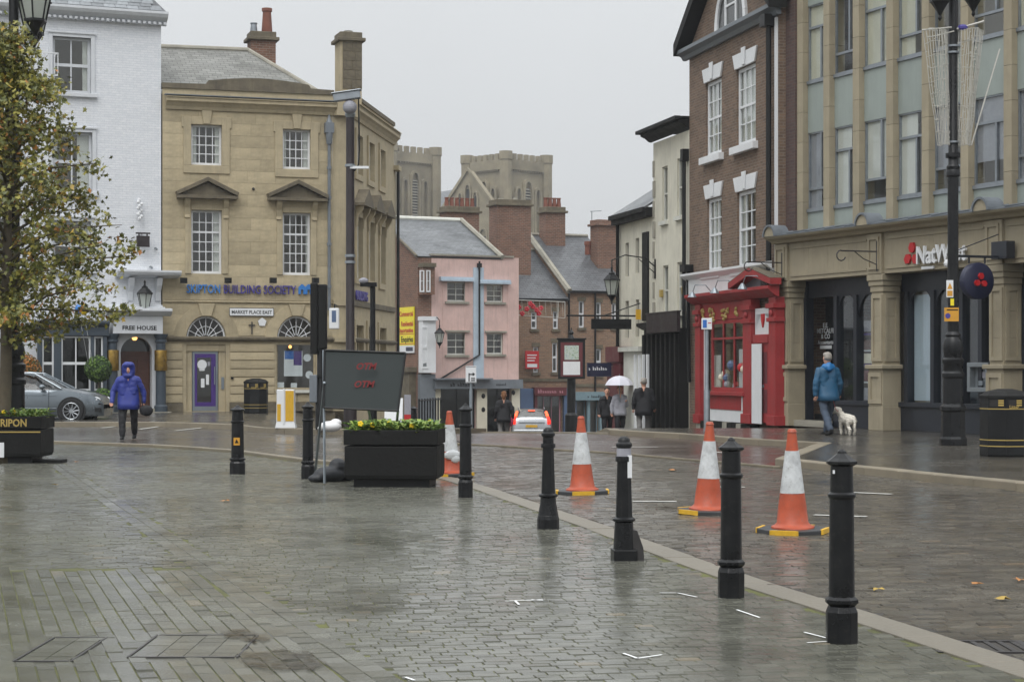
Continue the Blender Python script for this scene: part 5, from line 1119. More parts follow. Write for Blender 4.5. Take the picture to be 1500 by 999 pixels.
b = MB(); u0_, u1_ = U(949, -.5), U(994, -.5); b.box(u0_, u1_, -.55, -.45, Z(970, 487, -.5), Z(970, 459, -.5)); b.box(u0_ - .05, u1_ + .05, -.57, -.43, Z(970, 459, -.5), Z(970, 457, -.5)); b.build('sign_box', 'rust_pole', wa, fix=False)
for px, py in ((966, 430), (999, 425)): u, z = fA.uv(px, py, -.1); piece('alarm_box', 'gold_paint', wa, u - .07, u + .07, -.09, -.002, z - .11, z + .11)
u, z = fA.uv(963, 396); bracket_lamp(wa, .25, z + .1, 1.4, .92)
# hanging iron signs
b = MB(); u = fB.u(938); z = fB.z(920, 459, -1.2); b.tube([(u, 0, z), (u, -2.4, z)], .03, 6); b.tube([(u, 0, z + .4), (u, -1.2, z)], .018, 5); hs_ = b.build('sign_bracket', 'black_paint', wb)
b = MB(); b.box(u - .03, u + .03, -1.6, -.3, z - .42, z - .1); b.build('hanging_sign', 'black_paint', hs_, fix=False); b = MB()
for k in range(9): b.tube([(u - .035, -.4 - .12 * k, z - .3), (u - .035, -.46 - .12 * k, z - .18), (u - .035, -.50 - .12 * k, z - .3)], .014, 4)
b.build('script_lettering', 'sign_white', hs_); piece('amber_lamp', 'hazard_yellow', wb, U(0) * 0 + fB.u(940), fB.u(940) + .08, -.2, -.05, z - .12, z + .2)
b = MB(); u = .6; z0_, z1_ = fB.z(908, 552, -1), fB.z(908, 531, -1); b.box(u - .04, u + .04, -1.25, -.45, z0_, z1_); b.box(u - .02, u + .02, -.45, 0, z1_ - .08, z1_ - .04); ns = b.build('projecting_sign', 'sign_navy', wb, fix=False)
scribble(ns, -1.2, -.5, u + .041, z1_ - .24, .12, 'sign_white', seed=8, ax='y')
# ------------------------------------------------------------------ tall brown brick house with the red shopfront
fg = Fac((5.15, 55.5), (6.76, 48.5), 0.0)
ge = fg.root('brown_brick_house', 'tall brown brick house with white lintels, pediment and red painted shopfront', 'building'); U, Z, L = fg.u, fg.z, fg.L
zp0 = Z(1070, 44); gw4 = []
for a, c, e, d in ((1034, 1057, 118, 228), (1079, 1107, 97, 212), (1036, 1057, 290, 398), (1080, 1107, 279, 392)): gw4.append((U(a), U(c), Z((a + c) / 2, d), Z((a + c) / 2, e)))
zf0, zf1 = Z(1070, 432), Z(1070, 402)
sw = (U(1041), U(1092), Z(1066, 574), Z(1066, 468)); dwr = (U(1124.5), U(1133), 0.12, Z(1128, 497))
apex = (U(1072), zp0 + 2.6)
def ex(b): b.add([(-.0, 0, zp0), (L, 0, zp0), (L / 2, 0, zp0 + L * .36)], [(0, 1, 2)]); b.add([(0, 0, -.9), (0, 8, -.9), (0, 8, zp0), (0, 0, zp0)], [(3, 2, 1, 0)]); b.add([(L, 0, -.9), (L, 8, -.9), (L, 8, zp0), (L, 0, zp0)], [(0, 1, 2, 3)])
wall('wall', 'brown_brick', ge, 0, L, -.9, zp0, gw4 + [sw, dwr], rev=.2, extra=ex)
for k, (a, c, d, e) in enumerate(gw4):
    w = sash(ge, a, c, d, e, 3, 4, y=.06, fw=.10, bw=.03, meet=2, curtain=[('l', .5), ('r', .45)] if k < 2 else [('l', .45), ('r', .3)])
    m = (a + c) / 2; h = .40; t = .20
    b = MB(); b.ext([(a - .02, e), (c + .02, e), (c + t, e + h), (a - t, e + h)], 'y', -.06, -.002); b.ext([(m - .09, e + .03), (m + .09, e + .03), (m + .15, e + h + .10), (m - .15, e + h + .10)], 'y', -.10, -.062); b.build('lintel', 'white_paint', w, bev=.012)
    MB().box(a - .18, c + .18, -.16, .06, d - .20, d).build('sill', 'white_paint', w, fix=False, bev=.012)
for sgn in (0, 1):
    x0, x1 = (-.35, L / 2) if sgn == 0 else (L + .3, L / 2); z0_, z1_ = zp0 - .12, zp0 + L * .36 + .05
    MB().ext([(x0, z0_), (x1, z1_ + .05), (x1, z1_ + .38), (x0, z0_ + .34)], 'y', -.38, .1).build('raking_cornice', 'dark_stone' if False else 'black_timber', ge)
b = MB(); molding([(0, 0), (.1, 0), (.16, .1), (.30, .18), (.30, .28), (0, .30)], -.3, L + .2, b, 0, zp0 - .26); b.build('pediment_cornice', 'shop_grey', ge)
cu, r = (U(1052) + U(1094)) / 2, (U(1094) - U(1052)) / 2; zl = zp0 + .06
b = MB()
for k in range(16): b.tube([(cu + r * math.cos(PI * q / 16), -.03, zl + r * 1.15 * math.sin(PI * q / 16)) for q in (k, k + 1)], .09, 6)
b.box(cu - r, cu + r, -.06, 0, zl, zl + .09)
for s in (-.36, .36): b.box(cu + s * r - .05, cu + s * r + .05, -.06, 0, zl, zl + r * 1.04)
b.box(cu - .36 * r, cu + .36 * r, -.055, 0, zl + .5 * r, zl + .5 * r + .06); lu = b.build('lunette_window', 'white_paint', ge)
MB().ext(arc(cu, zl, r * .98, 0, PI, 14), 'y', -.022, -.004).build('pane', 'glass_dark', lu)
for k in range(3): x = cu + (-.68 + .68 * k) * r; piece('curtain', 'curtain', lu, x - .16, x + .1, -.0222 - .001, -.0221 + .0, zl + .1, zl + r * .6) if False else None
roof_sheet('roof', 'slate', ge, [(-.35, -.35, zp0 + .2), (-.35, 9, zp0 + .2), (L / 2, 9, zp0 + L * .36 + .42), (L / 2, -.35, zp0 + L * .36 + .42)]); roof_sheet('roof_right', 'slate', ge, [(L + .3, 9, zp0 + .2), (L + .3, -.35, zp0 + .2), (L / 2, -.35, zp0 + L * .36 + .42), (L / 2, 9, zp0 + L * .36 + .42)])
piece('back_wall', 'brown_brick', ge, 0, L, 7.9, 8, -.9, zp0 + .2); piece('interior_wall', 'interior', ge, .05, L - .05, 2.2, 2.25, -.9, zp0 - .05)
# rain pipes, fascia and red shopfront
b = MB(); u = U(1133.5); b.tube([(u, -.14, zf1 - .4), (u, -.14, zp0 - .2)], .075, 8); b.box(u - .18, u + .18, -.32, -.01, zp0 - .5, zp0 - .2); b.box(u - .16, u + .3, -.3, -.01, zf1 - .6, zf1 - .25); b.build('drain_pipe', 'black_paint', ge)
b = MB(); u = U(1013); b.box(u - .25, u + .2, -.28, -.01, Z(1015, 398), Z(1015, 388)); b.tube([(u, -.1, Z(1015, 390)), (u + .05, -.12, Z(1015, 470)), (u + .15, -.12, Z(1015, 560))], .06, 6); b.build('drain_pipe', 'black_paint', ge)
piece('white_strip', 'white_paint', ge, L - .16, L - .02, -.05, -.003, zf1, zp0 - .3)
b = MB(); b.box(.05, L - .2, -.12, -.002, zf0 - .1, zf1); molding([(0, 0), (.06, .03), (.16, .12), (.16, .18), (0, .2)], .0, L - .15, b, -.12, zf1 - .02); b.build('white_fascia', 'white_paint', ge)
P = .24; zc = Z(1060, 440, -P)                            # red cornice height
uA, uB, uC, uD = U(1021, -P), U(1093, -P), U(1105, -P), U(1139.5, -P)
zb = -.35
rb = MB(); molding([(0, 0), (.08, .02), (.22, .12), (.30, .2), (.30, .28), (0, .30)], uA - .25, uD + .1, rb, -P, zc - .05); rb.build('shop_cornice', 'red_paint', ge)
fa_ = MB().box(uA + .12, uB - .02, -P + .02, -.125, Z(1060, 468, -P) + .0, zc - .05).build('shop_fascia', 'red_paint', ge, fix=False, bev=.01)
for k, px in enumerate((1030, 1043, 1062, 1079)):          # gilded carvings
    u, z = fg.uv(px, 462 - (px - 1030) * .03, -P); b = MB(); Rr = random.Random(k)
    for j in range(14 if 0 < k < 3 or k == 2 else 6): b.ball((u + Rr.uniform(-.16, .16) * (1.5 if k in (1, 2) else .4), -P - .0, z + Rr.uniform(-.16, .16)), Rr.uniform(.03, .07), 6, 4)
    tag(b.build('gilt_carving', 'gold_paint', fa_), kind='stuff')
def pil(px0, px1, z0_, z1_, name='pilaster', proud=.06):
    b = MB(); a, c = U(px0, -P), U(px1, -P); b.box(a, c, -P - proud, -.05, z0_, z1_); b.box(a - .04, c + .04, -P - proud - .05, -.05, z1_ - .62, z1_ - .52); b.box(a - .05, c + .05, -P - proud - .07, -.05, z1_ - .28, z1_ - .16); b.box(a - .05, c + .05, -P - proud - .05, -.05, z0_, z0_ + .25); o = b.build(name, 'red_paint', ge, fix=False, bev=.008)
    MB().ball(((a + c) / 2, -P - proud - .02, z1_ - .40), (.09, .06, .09), 8, 6).build('rosette', 'red_paint', o); return o
pil(1021, 1028, zb + .35, zc - .05); pil(1091, 1103, .1, zc - .05); pil(1129, 1139, .1, zc - .05)
b = MB(); b.box(U(1028, -P), sw[0] + .0, -P + .06, -.05, .2, Z(1060, 468, -P)); b.build('white_jamb', 'white_paint', ge, fix=False)
wz0, wz1 = Z(1066, 574, -P), Z(1066, 468, -P); w0, w1 = U(1040, -P), U(1091, -P)
sh_ = sash(ge, w0, w1, wz0, wz1, 3, 1, y=-P + .04, fw=.10, bw=.09, mat='red_paint', glass='glass', name='shop_window'); b = MB().box(w0, w1, -P + .03, -P + .09, Z(1066, 497, -P), Z(1066, 494, -P)); b.build('transom', 'red_paint', sh_, fix=False)
for px0, px1, m in ((1046, 1056, 'curtain'), (1083, 1091, 'sign_white')): piece('display_board', m, sh_, U(px0, -P + .15), U(px1, -P + .15), -P + .14, -P + .16, wz0 + .05, Z(1060, 520 if px0 < 1060 else 512, -P))
for k in range(9): u = w0 + .4 + rnd.random() * (w1 - w0 - .7); MB().ball((u, -.1, wz0 + .15 + rnd.random() * .6), .09 + rnd.random() * .06, 6, 5).build('display_item', rnd.choice(['cream_paint', 'sign_red', 'shop_blue', 'cloth_grey']), sh_)
b = MB(); b.box(w0 - .05, w1 + .1, -P - .10, -.05, wz0 - .10, wz0); b.build('shop_sill', 'red_paint', ge, fix=False, bev=.01)
MB().box(w0, w1 - .3, -P + .0, -.05, .42, wz0 - .10).build('stall_riser', 'red_paint', ge, fix=False, bev=.01); MB().box(w0 - .12, w1 + .02, -P + .02, -.05, .10, .42).build('white_base', 'white_paint', ge, fix=False); MB().box(w1 - .3, w1 - .2, -P + .01, -.05, .42, wz0 - .1).build('white_base', 'white_paint', ge, fix=False)
for k in range(12): u = uA + .1 + k * (uB - uA) / 11; piece('plinth_stone', 'black_timber' if k % 3 else 'grey_stone', ge, u, u + (uB - uA) / 11 - .02, -P - .06, -.05, -.8, .10 + rnd.uniform(-.03, .0))
b = MB(); a, c = U(1104, -P), U(1129, -P); dc = (a + c) / 2; rr = (c - a) / 2 - .1; zs_ = Z(1116, 490, -P)
b.ext([(a, .12), (dc - rr, .12), *arc(dc, zs_, rr, PI, 0, 12), (dc + rr, .12), (c, .12), (c, zc - .3), (a, zc - .3)], 'y', -P + .05, -.20); b.build('door_surround', 'white_paint', ge)
MB().box(dc - rr, dc + rr, -.20, -.12, zs_, zs_ + rr).build('niche_back', 'white_paint', ge, fix=False); b = MB(); b.box(dc - rr, dc + rr, -.3, -.16, zs_ - .22, zs_); b.box(dc - rr, dc + rr, -.25, -.18, .15, zs_ - .22); dd = b.build('shop_door', 'red_paint', ge, fix=False, bev=.01)
for z0_, z1_ in ((.4, 1.0), (1.15, zs_ - .45)): piece('door_panel', 'deep_red', dd, dc - rr + .12, dc + rr - .12, -.256, -.251, z0_, z1_)
piece('white_panel', 'white_paint', ge, dc - rr, dc + rr * .3, -.335, -.305, .12, zs_ - .24); piece('letter_box', 'steel', dd, dc + .05, dc + .2, -.27, -.257, 1.05, 1.12)
MB().ext([(dc - .10, zc - .45), (dc + .10, zc - .45), (dc + .1, zc - .6), (dc, zc - .8), (dc - .1, zc - .6)], 'y', -P - .0, -P + .05).build('shield', 'sign_red', ge)
pa, pc_ = U(1083, -P), U(1141, -P); pm = (pa + pc_) / 2; zq = zc + .25; za_ = Z(1108, 401, -P)
b = MB(); b.ext([(pa, zq), (pc_, zq), (pm, za_)], 'y', -P + .02, -.13); po_ = b.build('door_pediment', 'lead', ge)
for s, x0 in ((-1, pa - .12), (1, pc_ + .12)): MB().ext([(x0, zq), (x0, zq + .16), (pm, za_ + .14), (pm, za_ - .04)], 'y', -P - .28, -P + .019).build('raking_mould', 'red_paint', po_)
roof_sheet('pediment_roof', 'dark_stone', po_, [(pa - .12, -P - .28, zq + .17), (pa - .12, -.12, zq + .17), (pm, -.12, za_ + .16), (pm, -P - .28, za_ + .16)], .02); roof_sheet('pediment_roof', 'dark_stone', po_, [(pc_ + .12, -.12, zq + .17), (pc_ + .12, -P - .28, zq + .17), (pm, -P - .28, za_ + .16), (pm, -.12, za_ + .16)], .02)
for k, px in enumerate((1019, 1052, 1093)): u, z = fg.uv(px, 434 - k * 6, -P - .5); b = MB(); b.tube([(u + .3, -P, z - .05), (u + .25, -P - .3, z + .3), (u + .1, -P - .55, z + .3), (u, -P - .6, z + .08)], .015, 5); b.lathe([(.03, .12), (.06, .08), (.13, -.03), (.12, -.04)], 10, (u, -P - .6, z)); b.build('swan_neck_lamp', 'steel', ge)
# ------------------------------------------------------------------ bank building on the right
fn = Fac((6.73, 48.3), (10.82, 38.84), 0.10)
bk = fn.root('bank_building', 'stone fronted bank building with green panels, slim stone piers and dark shopfronts', 'building'); U, Z = fn.u, fn.z
Lb = U(1640); R0 = .46                                     # R0: how far the shopfronts stand back
zo = 3.62; zfr = 4.55; zct = 4.72
piers = [(U(1141), U(1157)), (U(1277), U(1297)), (U(1450), U(1472)), (U(1640), U(1664))]
pw = (piers[1][1] - piers[1][0]) * .84; piers = [(a, a + pw) for a, c in piers]
for a, c in piers:
    b = MB(); b.box(a - .06, c + .06, -.06, R0, 0, .55); o = b.build('pier', 'bank_stone', bk, fix=False, bev=.012)
    def fr(y0, x0, x1, z0_, z1_, t=.10):                   # framed panel
        for q in ((x0, x1, z0_, z0_ + t), (x0, x1, z1_ - t, z1_), (x0, x0 + t, z0_ + t, z1_ - t), (x1 - t, x1, z0_ + t, z1_ - t)): MB().box(q[0], q[1], y0 - .035, y0, q[2], q[3]).build('panel_frame', 'bank_stone', o, fix=False)
    MB().box(a - .05, c + .05, -.05, R0, .55, 1.42).build('pedestal', 'bank_stone', o, fix=False, bev=.01); fr(-.05, a - .03, c + .03, .12 + .5, 1.34)
    MB().box(a - .12, c + .12, -.12, R0, 1.42, 1.52).build('pedestal_cap', 'bank_stone', o, fix=False, bev=.02)
    for k in range(3): z0_, z1_ = 1.52 + k * .56, 1.52 + (k + 1) * .56 - .005; MB().box(a, c, 0, R0, z0_, z1_).build('shaft_stone', 'bank_stone', o, fix=False)
    fr(0, a + .02, c - .02, 1.6, 3.14, .08); m = MB(); m.xf = Matrix.Translation((c, 0, 0)) @ Matrix.Rotation(PI / 2, 4, 'Z')
    for q in ((.04, R0 - .04, 1.6, 1.68), (.04, R0 - .04, 3.06, 3.14), (.04, .12, 1.68, 3.06), (R0 - .12, R0 - .04, 1.68, 3.06)): m.box(q[0], q[1], -.03, 0, q[2], q[3])
    m.build('panel_frame', 'bank_stone', o, fix=False)
    b = MB(); b.box(a - .03, c + .03, -.03, R0, 3.2, 3.34); b.box(a - .06, c + .06, -.06, R0, 3.34, 3.46); b.box(a - .09, c + .09, -.09, R0, 3.46, zo - .003); b.build('capital', 'bank_stone', o, fix=False, bev=.02)
    b = MB(); b.box(a - .06, c + .06, -.10, R0, zo, zfr); b.build('frieze_block', 'bank_stone', o, fix=False, bev=.01); fr(-.10, a + .02, c - .02, zo + .1, zfr - .08, .06)
    b = MB(); cm = (a + c) / 2; b.ext(arc(cm, zct + .02, .24, 0, PI, 14), 'y', -.42, -.1); b.build('arched_cap', 'bank_stone', o); b = MB()
    for k in range(14): t0, t1 = PI * k / 14, PI * (k + 1) / 14; b.ext([(cm + .24 * math.cos(t0), zct + .02 + .24 * math.sin(t0)), (cm + .29 * math.cos(t0), zct + .02 + .29 * math.sin(t0)), (cm + .29 * math.cos(t1), zct + .02 + .29 * math.sin(t1)), (cm + .24 * math.cos(t1), zct + .02 + .24 * math.sin(t1))], 'y', -.46, -.02)
    b.build('cap_lead', 'lead', o)
for (a0, c0), (a1, c1) in zip(piers, piers[1:]):
    n = 4 if a1 - c0 > 3 else 3
    for k in range(n): x0, x1 = c0 + .06 + (a1 - c0 - .12) * k / n, c0 + .06 + (a1 - c0 - .12) * (k + 1) / n - .005; MB().box(x0, x1, -.02, R0, zo, zfr).build('frieze_stone', 'bank_stone', bk, fix=False)
    for q in ((c0 + .16, a1 - .16, zo + .10, zo + .15), (c0 + .16, a1 - .16, zfr - .15, zfr - .1)): MB().box(q[0], q[1], -.045, -.021, q[2], q[3]).build('frieze_mould', 'bank_stone', bk, fix=False)
b = MB(); molding([(0, 0), (.16, .02), (.22, .08), (.36, .13), (.40, .18), (0, .20)], -.05, Lb, b, 0, zfr); b.build('cornice', 'bank_stone', bk)
roof_sheet('lead_roof', 'lead', bk, [(-.05, -.40, zfr + .205), (Lb, -.40, zfr + .205), (Lb, .42, zfr + .34), (-.05, .42, zfr + .34)], .03)
for k in range(13): u = .2 + k * .85; MB().tube([(u, -.40, zfr + .225), (u, .42, zfr + .36)], .02, 5).build('lead_roll', 'lead', bk)
# upper floors: slim stone piers, green panels, windows
UW = .5
pil_px = [(1167.5, 1182.5), (1206, 1220), (1249, 1264), (1298, 1314), (1350, 1367), (1407, 1424), (1470, 1490), (1541, 1563)]
pus = [(U(a, UW - .15), U(c, UW - .15)) for a, c in pil_px]; pw = .27; pus = [(a, a + pw) for a, c in pus]; zb_, ztp = 4.85, 15.5
S1, T1, S2, T2, S3 = 5.42, 7.32, 8.62, 10.5, 11.8
for a, c in pus:
    pz = [zb_ + .75 * k for k in range(15)]
    for k in range(14): MB().box(a, c, UW - .15, UW + .3, pz[k] + .004, pz[k + 1] - .004).build('pier_stone', 'bank_stone', bk, fix=False)
for k, ((a, c), (a2, c2)) in enumerate(zip(pus, pus[1:])):
    x0, x1 = c, a2
    for z0_, z1_ in ((zb_, S1 - .08), (T1, S2 - .08), (T2, S3 - .08)): piece('green_panel', 'copper_panel', bk, x0 + .002, x1 - .002, UW, UW + .06, z0_, z1_)
    for z0_, z1_, up in ((S1, T1, k % 2 == 0), (S2, T2, k % 2 == 1), (S3, S3 + 1.9, k % 2 == 0)):
        b = MB(); f_ = .035; y = UW + .02; b.box(x0, x1, y - .06, y + .1, z0_ - .08, z0_)
        for q in ((x0, x0 + f_, z0_, z1_), (x1 - f_, x1, z0_, z1_), (x0 + f_, x1 - f_, z0_, z0_ + f_), (x0 + f_, x1 - f_, z1_ - f_, z1_)): b.box(q[0], q[1], y, y + .06, q[2], q[3])
        zt_ = z0_ + (z1_ - z0_) * (.26 if up else .70); b.box(x0 + f_, x1 - f_, y - .01, y + .05, zt_ - .03, zt_ + .03); xm = x0 + (x1 - x0) * .62
        zz = (zt_ + .035, z1_ - f_) if up else (z0_ + f_, zt_ - .035); b.box(xm - .03, xm + .03, y - .012, y + .05, *zz)
        w = b.build('window', 'galvanised', bk, fix=False)
        piece('pane', 'glass', w, x0 + f_, xm - .04, y + .03, y + .035, *zz); piece('pane', 'glass', w, xm + .04, x1 - f_, y + .03, y + .035, *zz); o2 = (z0_ + f_, zt_ - .035) if up else (zt_ + .035, z1_ - f_); piece('pane', 'glass', w, x0 + f_, x1 - f_, y + .03, y + .035, *o2)
        if rnd.random() < .8: piece('blind', rnd.choice(['curtain', 'cloth_grey', 'curtain', 'cream_paint']), w, x0 + f_, x0 + (x1 - x0) * rnd.uniform(.45, 1.0), y + .055, y + .065, z0_ + rnd.choice([0, 0, .5]), z1_)
MB().box(pus[0][0], Lb, UW + .08, UW + .2, zb_ - .3, zb_).build('sill_wall', 'bank_stone', bk, fix=False)
piece('interior_wall', 'interior', bk, .6, Lb, UW + 2.0, UW + 2.05, 0.0, ztp); piece('floor_slab', 'interior', bk, .6, Lb, UW + .3, UW + 2.0, T1 + .15, S2 - .3); piece('floor_slab', 'interior', bk, .6, Lb, UW + .75, UW + 2.0, zo + .1, S1 - .3)
b = MB(); b.box(U(1140, .3), pus[0][0] - .003, .3, 8, zb_ - .2, ztp); b.build('brick_strip', 'dark_brick', bk, fix=False)
b = MB(); b.box(.0, Lb, 7.5, 8, 0, ztp); b.box(.9, Lb, UW, 8, ztp - .1, ztp); b.box(Lb - .1, Lb, UW, 7.5, 0, ztp - .1); b.build('shell', 'dark_brick', bk, fix=False)
# shopfronts set back between the piers
def shopfront(p, q, splits, name):
    b = MB(); b.box(p, q, R0 + .05, R0 + .2, zo - .42, zo); b.box(p, q, R0 - .02, R0 + .2, .0, .55); b.box(p, q, R0 - .08, R0 + .2, .55, .66)
    for u in splits: b.box(u - .07, u + .07, R0 - .02, R0 + .2, .66, zo - .42)
    o = b.build(name, 'navy_timber', bk, fix=False, bev=.008)
    for a, c in zip(splits, splits[1:]):
        piece('pane', 'glass', o, a + .07, c - .07, R0 + .08, R0 + .09, .66, zo - .42); m = (a + c) / 2; r = (c - a) / 2 - .09; z_ = zo - .42 - r * .9; q_ = MB()
        pts = arc(m, z_, r, 0, PI, 12); q_.ext([(m + r + .02, zo - .42), (m - r - .02, zo - .42), (m - r - .02, z_)] + pts[::-1] + [(m + r + .02, z_)], 'y', R0 + .04, R0 + .075); q_.build('arch_head', 'navy_timber', o)
    return o
c0, a1 = piers[0][1], piers[1][0]
d0, d1 = U(1182, R0), U(1221, R0); s1 = shopfront(d1 + .02, a1, [d1 + .09, U(1253, R0), a1 - .07], 'shopfront')
b = MB(); b.box(c0 - .0, d0 - .003, R0 - .02, R0 + .2, 0, zo); b.box(d0, d1 + .02, R0 + .05, R0 + .2, zo - .42, zo); b.build('door_casing', 'navy_timber', bk, fix=False)
b = MB(); b.box(d0, d1, R0 + .55, R0 + .6, 0.3, zo - .42); b.box(d0, d1, R0 - .1, R0 + .55, 0, .16); b.box(d0 + .05, d1, R0 + .2, R0 + .55, .16, .3); dr_ = b.build('office_door', 'black_gloss', bk, fix=False); piece('step', 'grey_stone', bk, d0 - .1, d1 + .1, R0 - .35, R0 - .1, 0, .15)
du0 = U(1196, R0 + .5)
for t_, sz, py in (('E.E.', .17, 480), ('METCALFE', .17, 488), ('& CO', .17, 496), ('Accountants', .14, 504)): text(t_, sz, 'sign_white', dr_, U(1209, R0 + .54), R0 + .545, Z(1209, py, R0 + .54), ext=.002, bold=.002, align='CENTER', width=None)
piece('name_plate', 'sign_white', dr_, U(1201, R0 + .54), U(1218, R0 + .54), R0 + .54, R0 + .549, Z(1209, 511, R0 + .54), Z(1209, 506, R0 + .54))
pu0, pu1 = U(1256, R0 + .2), U(1279, R0 + .2)
for k, (py0, py1, m) in enumerate(((470, 486, 'cloth_grey'), (488, 491, 'purple_paint'), (498, 512, 'wood_brown'), (513, 514.5, 'sign_white'), (518, 532, 'cream_paint'), (533, 537, 'purple_paint'), (543, 558, 'deep_red'), (559, 561, 'sign_white'), (568, 586, 'cloth_grey'))): piece('poster', m, s1, pu0, pu1, R0 + .2, R0 + .21, Z(1267, py1, R0 + .2), Z(1267, py0, R0 + .2))
for z_ in (1.35, 1.9, 2.45): piece('shelf', 'wood_brown', s1, d1 + .2, U(1252, R0), R0 + .6, R0 + .9, z_, z_ + .05)
c1, a2 = piers[1][1], piers[2][0]
s2 = shopfront(c1, a2, [c1 + .25, U(1366, R0), U(1408, R0), U(1436, R0), a2 - .07], 'shopfront')
piece('blind', 'pale_blue_paint', s2, c1 + .34, U(1362, R0 + .1), R0 + .16, R0 + .17, .7, zo - .5)
piece('back_panel', 'navy_timber', s2, U(1368, R0), a2, R0 + .2, R0 + .25, .6, zo - .42)
au0, au1 = U(1420, R0 - .05), U(1451, R0 - .05); az0, az1 = Z(1436, 574, R0), Z(1436, 531, R0)
b = MB(); t = .1
for q in ((au0, au1, az0, az0 + t), (au0, au1, az1 - t, az1), (au0, au0 + t, az0 + t, az1 - t), (au1 - t, au1, az0 + t, az1 - t)): b.box(q[0], q[1], R0 - .12, R0 + .07, q[2], q[3])
b.box(au0 + t, au1 - t, R0 + .02, R0 + .06, az0 + t, az1 - t); at_ = b.build('cash_machine', 'grey_paint', bk, fix=False, bev=.01); piece('screen', 'cloth_grey', at_, au0 + .25, au1 - .2, R0 + .0, R0 + .019, az0 + .3, az1 - .2); piece('keypad', 'steel', at_, au0 + .3, au1 - .3, R0 - .04, R0 + .019, az0 + .14, az0 + .24)
c2, a3 = piers[2][1], piers[3][0]; shopfront(c2, a3, [c2 + .1, c2 + 1.4, a3 - .07], 'shopfront')
# fascia letters and emblem
lz = Z(1346, 387, -.05); lu0 = U(1345, -.05); lu1 = U(1417, -.05)
t_ = text('NatWest', .56, 'white_paint', bk, lu0, -.10, lz, ext=.03, bold=.007, width=lu1 - lu0)
text('NatWest', .56, 'indigo', t_, 0, 0, -.05, ext=.03, bold=.02, rx=0) if False else None
def emblem(parent, u, y, z, s, mat):
    for k in range(3):
        a = PI / 2 + k * 2 * PI / 3; b = MB(); c = Vector((u + s * .52 * math.cos(a), z + s * .52 * math.sin(a))); e1 = Vector((math.cos(a), math.sin(a))); e2 = Vector((-e1.y, e1.x))
        pts = [c + e1 * .42 * s * p + e2 * .42 * s * q for p, q in ((1, .35), (1, -.55), (.1, -1.0), (-.75, -.55), (-.75, .35), (.1, .85))]; b.ext([tuple(p) for p in pts], 'y', y - .05, y); b.build('emblem_cube', mat, parent)
u, z = fn.uv(1336, 374, -.05); emblem(bk, u, -.03, z, .30, 'sign_red')
bx = MB(); u = U(1461, -.2); bx.box(u - .05, u + .45, -.32, -.105, Z(1457, 381, -.1), Z(1457, 356, -.1)); bz = Z(1436, 375, -1.2); bx.box(u + .14, u + .20, -1.5, -.32, bz, bz + .05); bx.tube([(u + .17, -.3, bz + .5), (u + .17, -1.6, bz + .05)], .012, 5)
for yy in (-.65, -1.05): bx.tube([(u + .17, yy, bz), (u + .17, yy, bz - .12)], .02, 5)
sbk = bx.build('sign_bracket', 'navy_timber', bk, fix=False)
m = MB(); m.xf = Matrix.Translation((u + .17, -.85, bz - .48)) @ Matrix.Rotation(PI / 2, 4, 'Y'); m.lathe([(.34, -.10), (.38, -.07), (.38, .07), (.34, .10)], 28); rs = m.build('round_sign', 'sign_navy', sbk, auto=40)
e_ = link('emblem', None, rs, (u + .275, -.85, bz - .48), PI / 2); emblem(e_, 0, 0, 0, .17, 'sign_red')
for px, py in ((1146, 388), (1285, 372)):                  # scrolled iron sign brackets
    u, z = fn.uv(px, py, -.12); b = MB(); b.tube([(u, -.13, z - .4), (u, -.13, z + .3)], .02, 5); b.tube([(u, -.13, z + .05), (u, -1.1, z + .05)], .018, 5); b.tube([(u, -.13, z - .25), (u, -.5, z - .12), (u, -.75, z + .05)], .012, 5); b.tube([(u, -1.1 + .12 * math.cos(t), z - .06 + .12 * math.sin(t)) for t in [PI / 2 + k * PI / 5 for k in range(8)]], .016, 5); b.build('iron_bracket', 'iron', bk)
b = MB(); u, z = fn.uv(1372, 392, .1); b.box(u - .35, u + .1, -.06, .0, z - .03, z + .03); b.build('lamp_tube', 'sign_white', bk, fix=False); MB().ball((U(1389, -.15), -.15, Z(1389, 386, -.15)), .1, 8, 6).build('dome_camera', 'sign_white', bk)
# ------------------------------------------------------------------ bollards
def bollard_a(name, label, p, h=1.08, s=1.0, seg=8, band=False, group='cast iron bollards along the edge of the square'):
    o = thing(name, label, 'bollard', p, rnd.uniform(-.1, .1), group); k = h / 1.08
    MB().lathe([(.092 * s, -.02), (.092 * s, .17 * k), (.078 * s, .205 * k)], seg, rot=PI / 8).build('base', 'black_gloss', o, bev=.006)
    MB().lathe([(.076 * s, .205 * k), (.094 * s, .222 * k), (.094 * s, .240 * k), (.074 * s, .258 * k)], seg, rot=PI / 8).build('lower_ring', 'black_gloss', o)
    MB().lathe([(.073 * s, .25 * k), (.068 * s, .80 * k), (.079 * s, .815 * k), (.079 * s, .828 * k), (.066 * s, .84 * k), (.062 * s, 1.0 * k)], seg if seg > 8 else 16, rot=PI / 8).build('shaft', 'black_gloss', o, auto=30)
    MB().lathe([(.064 * s, .985 * k), (.088 * s, .998 * k), (.088 * s, 1.012 * k), (.060 * s, 1.03 * k), (.028 * s, 1.055 * k), (.024 * s, 1.068 * k), (.008 * s, 1.08 * k)], seg, rot=PI / 8).build('cap', 'black_gloss', o)
    return o
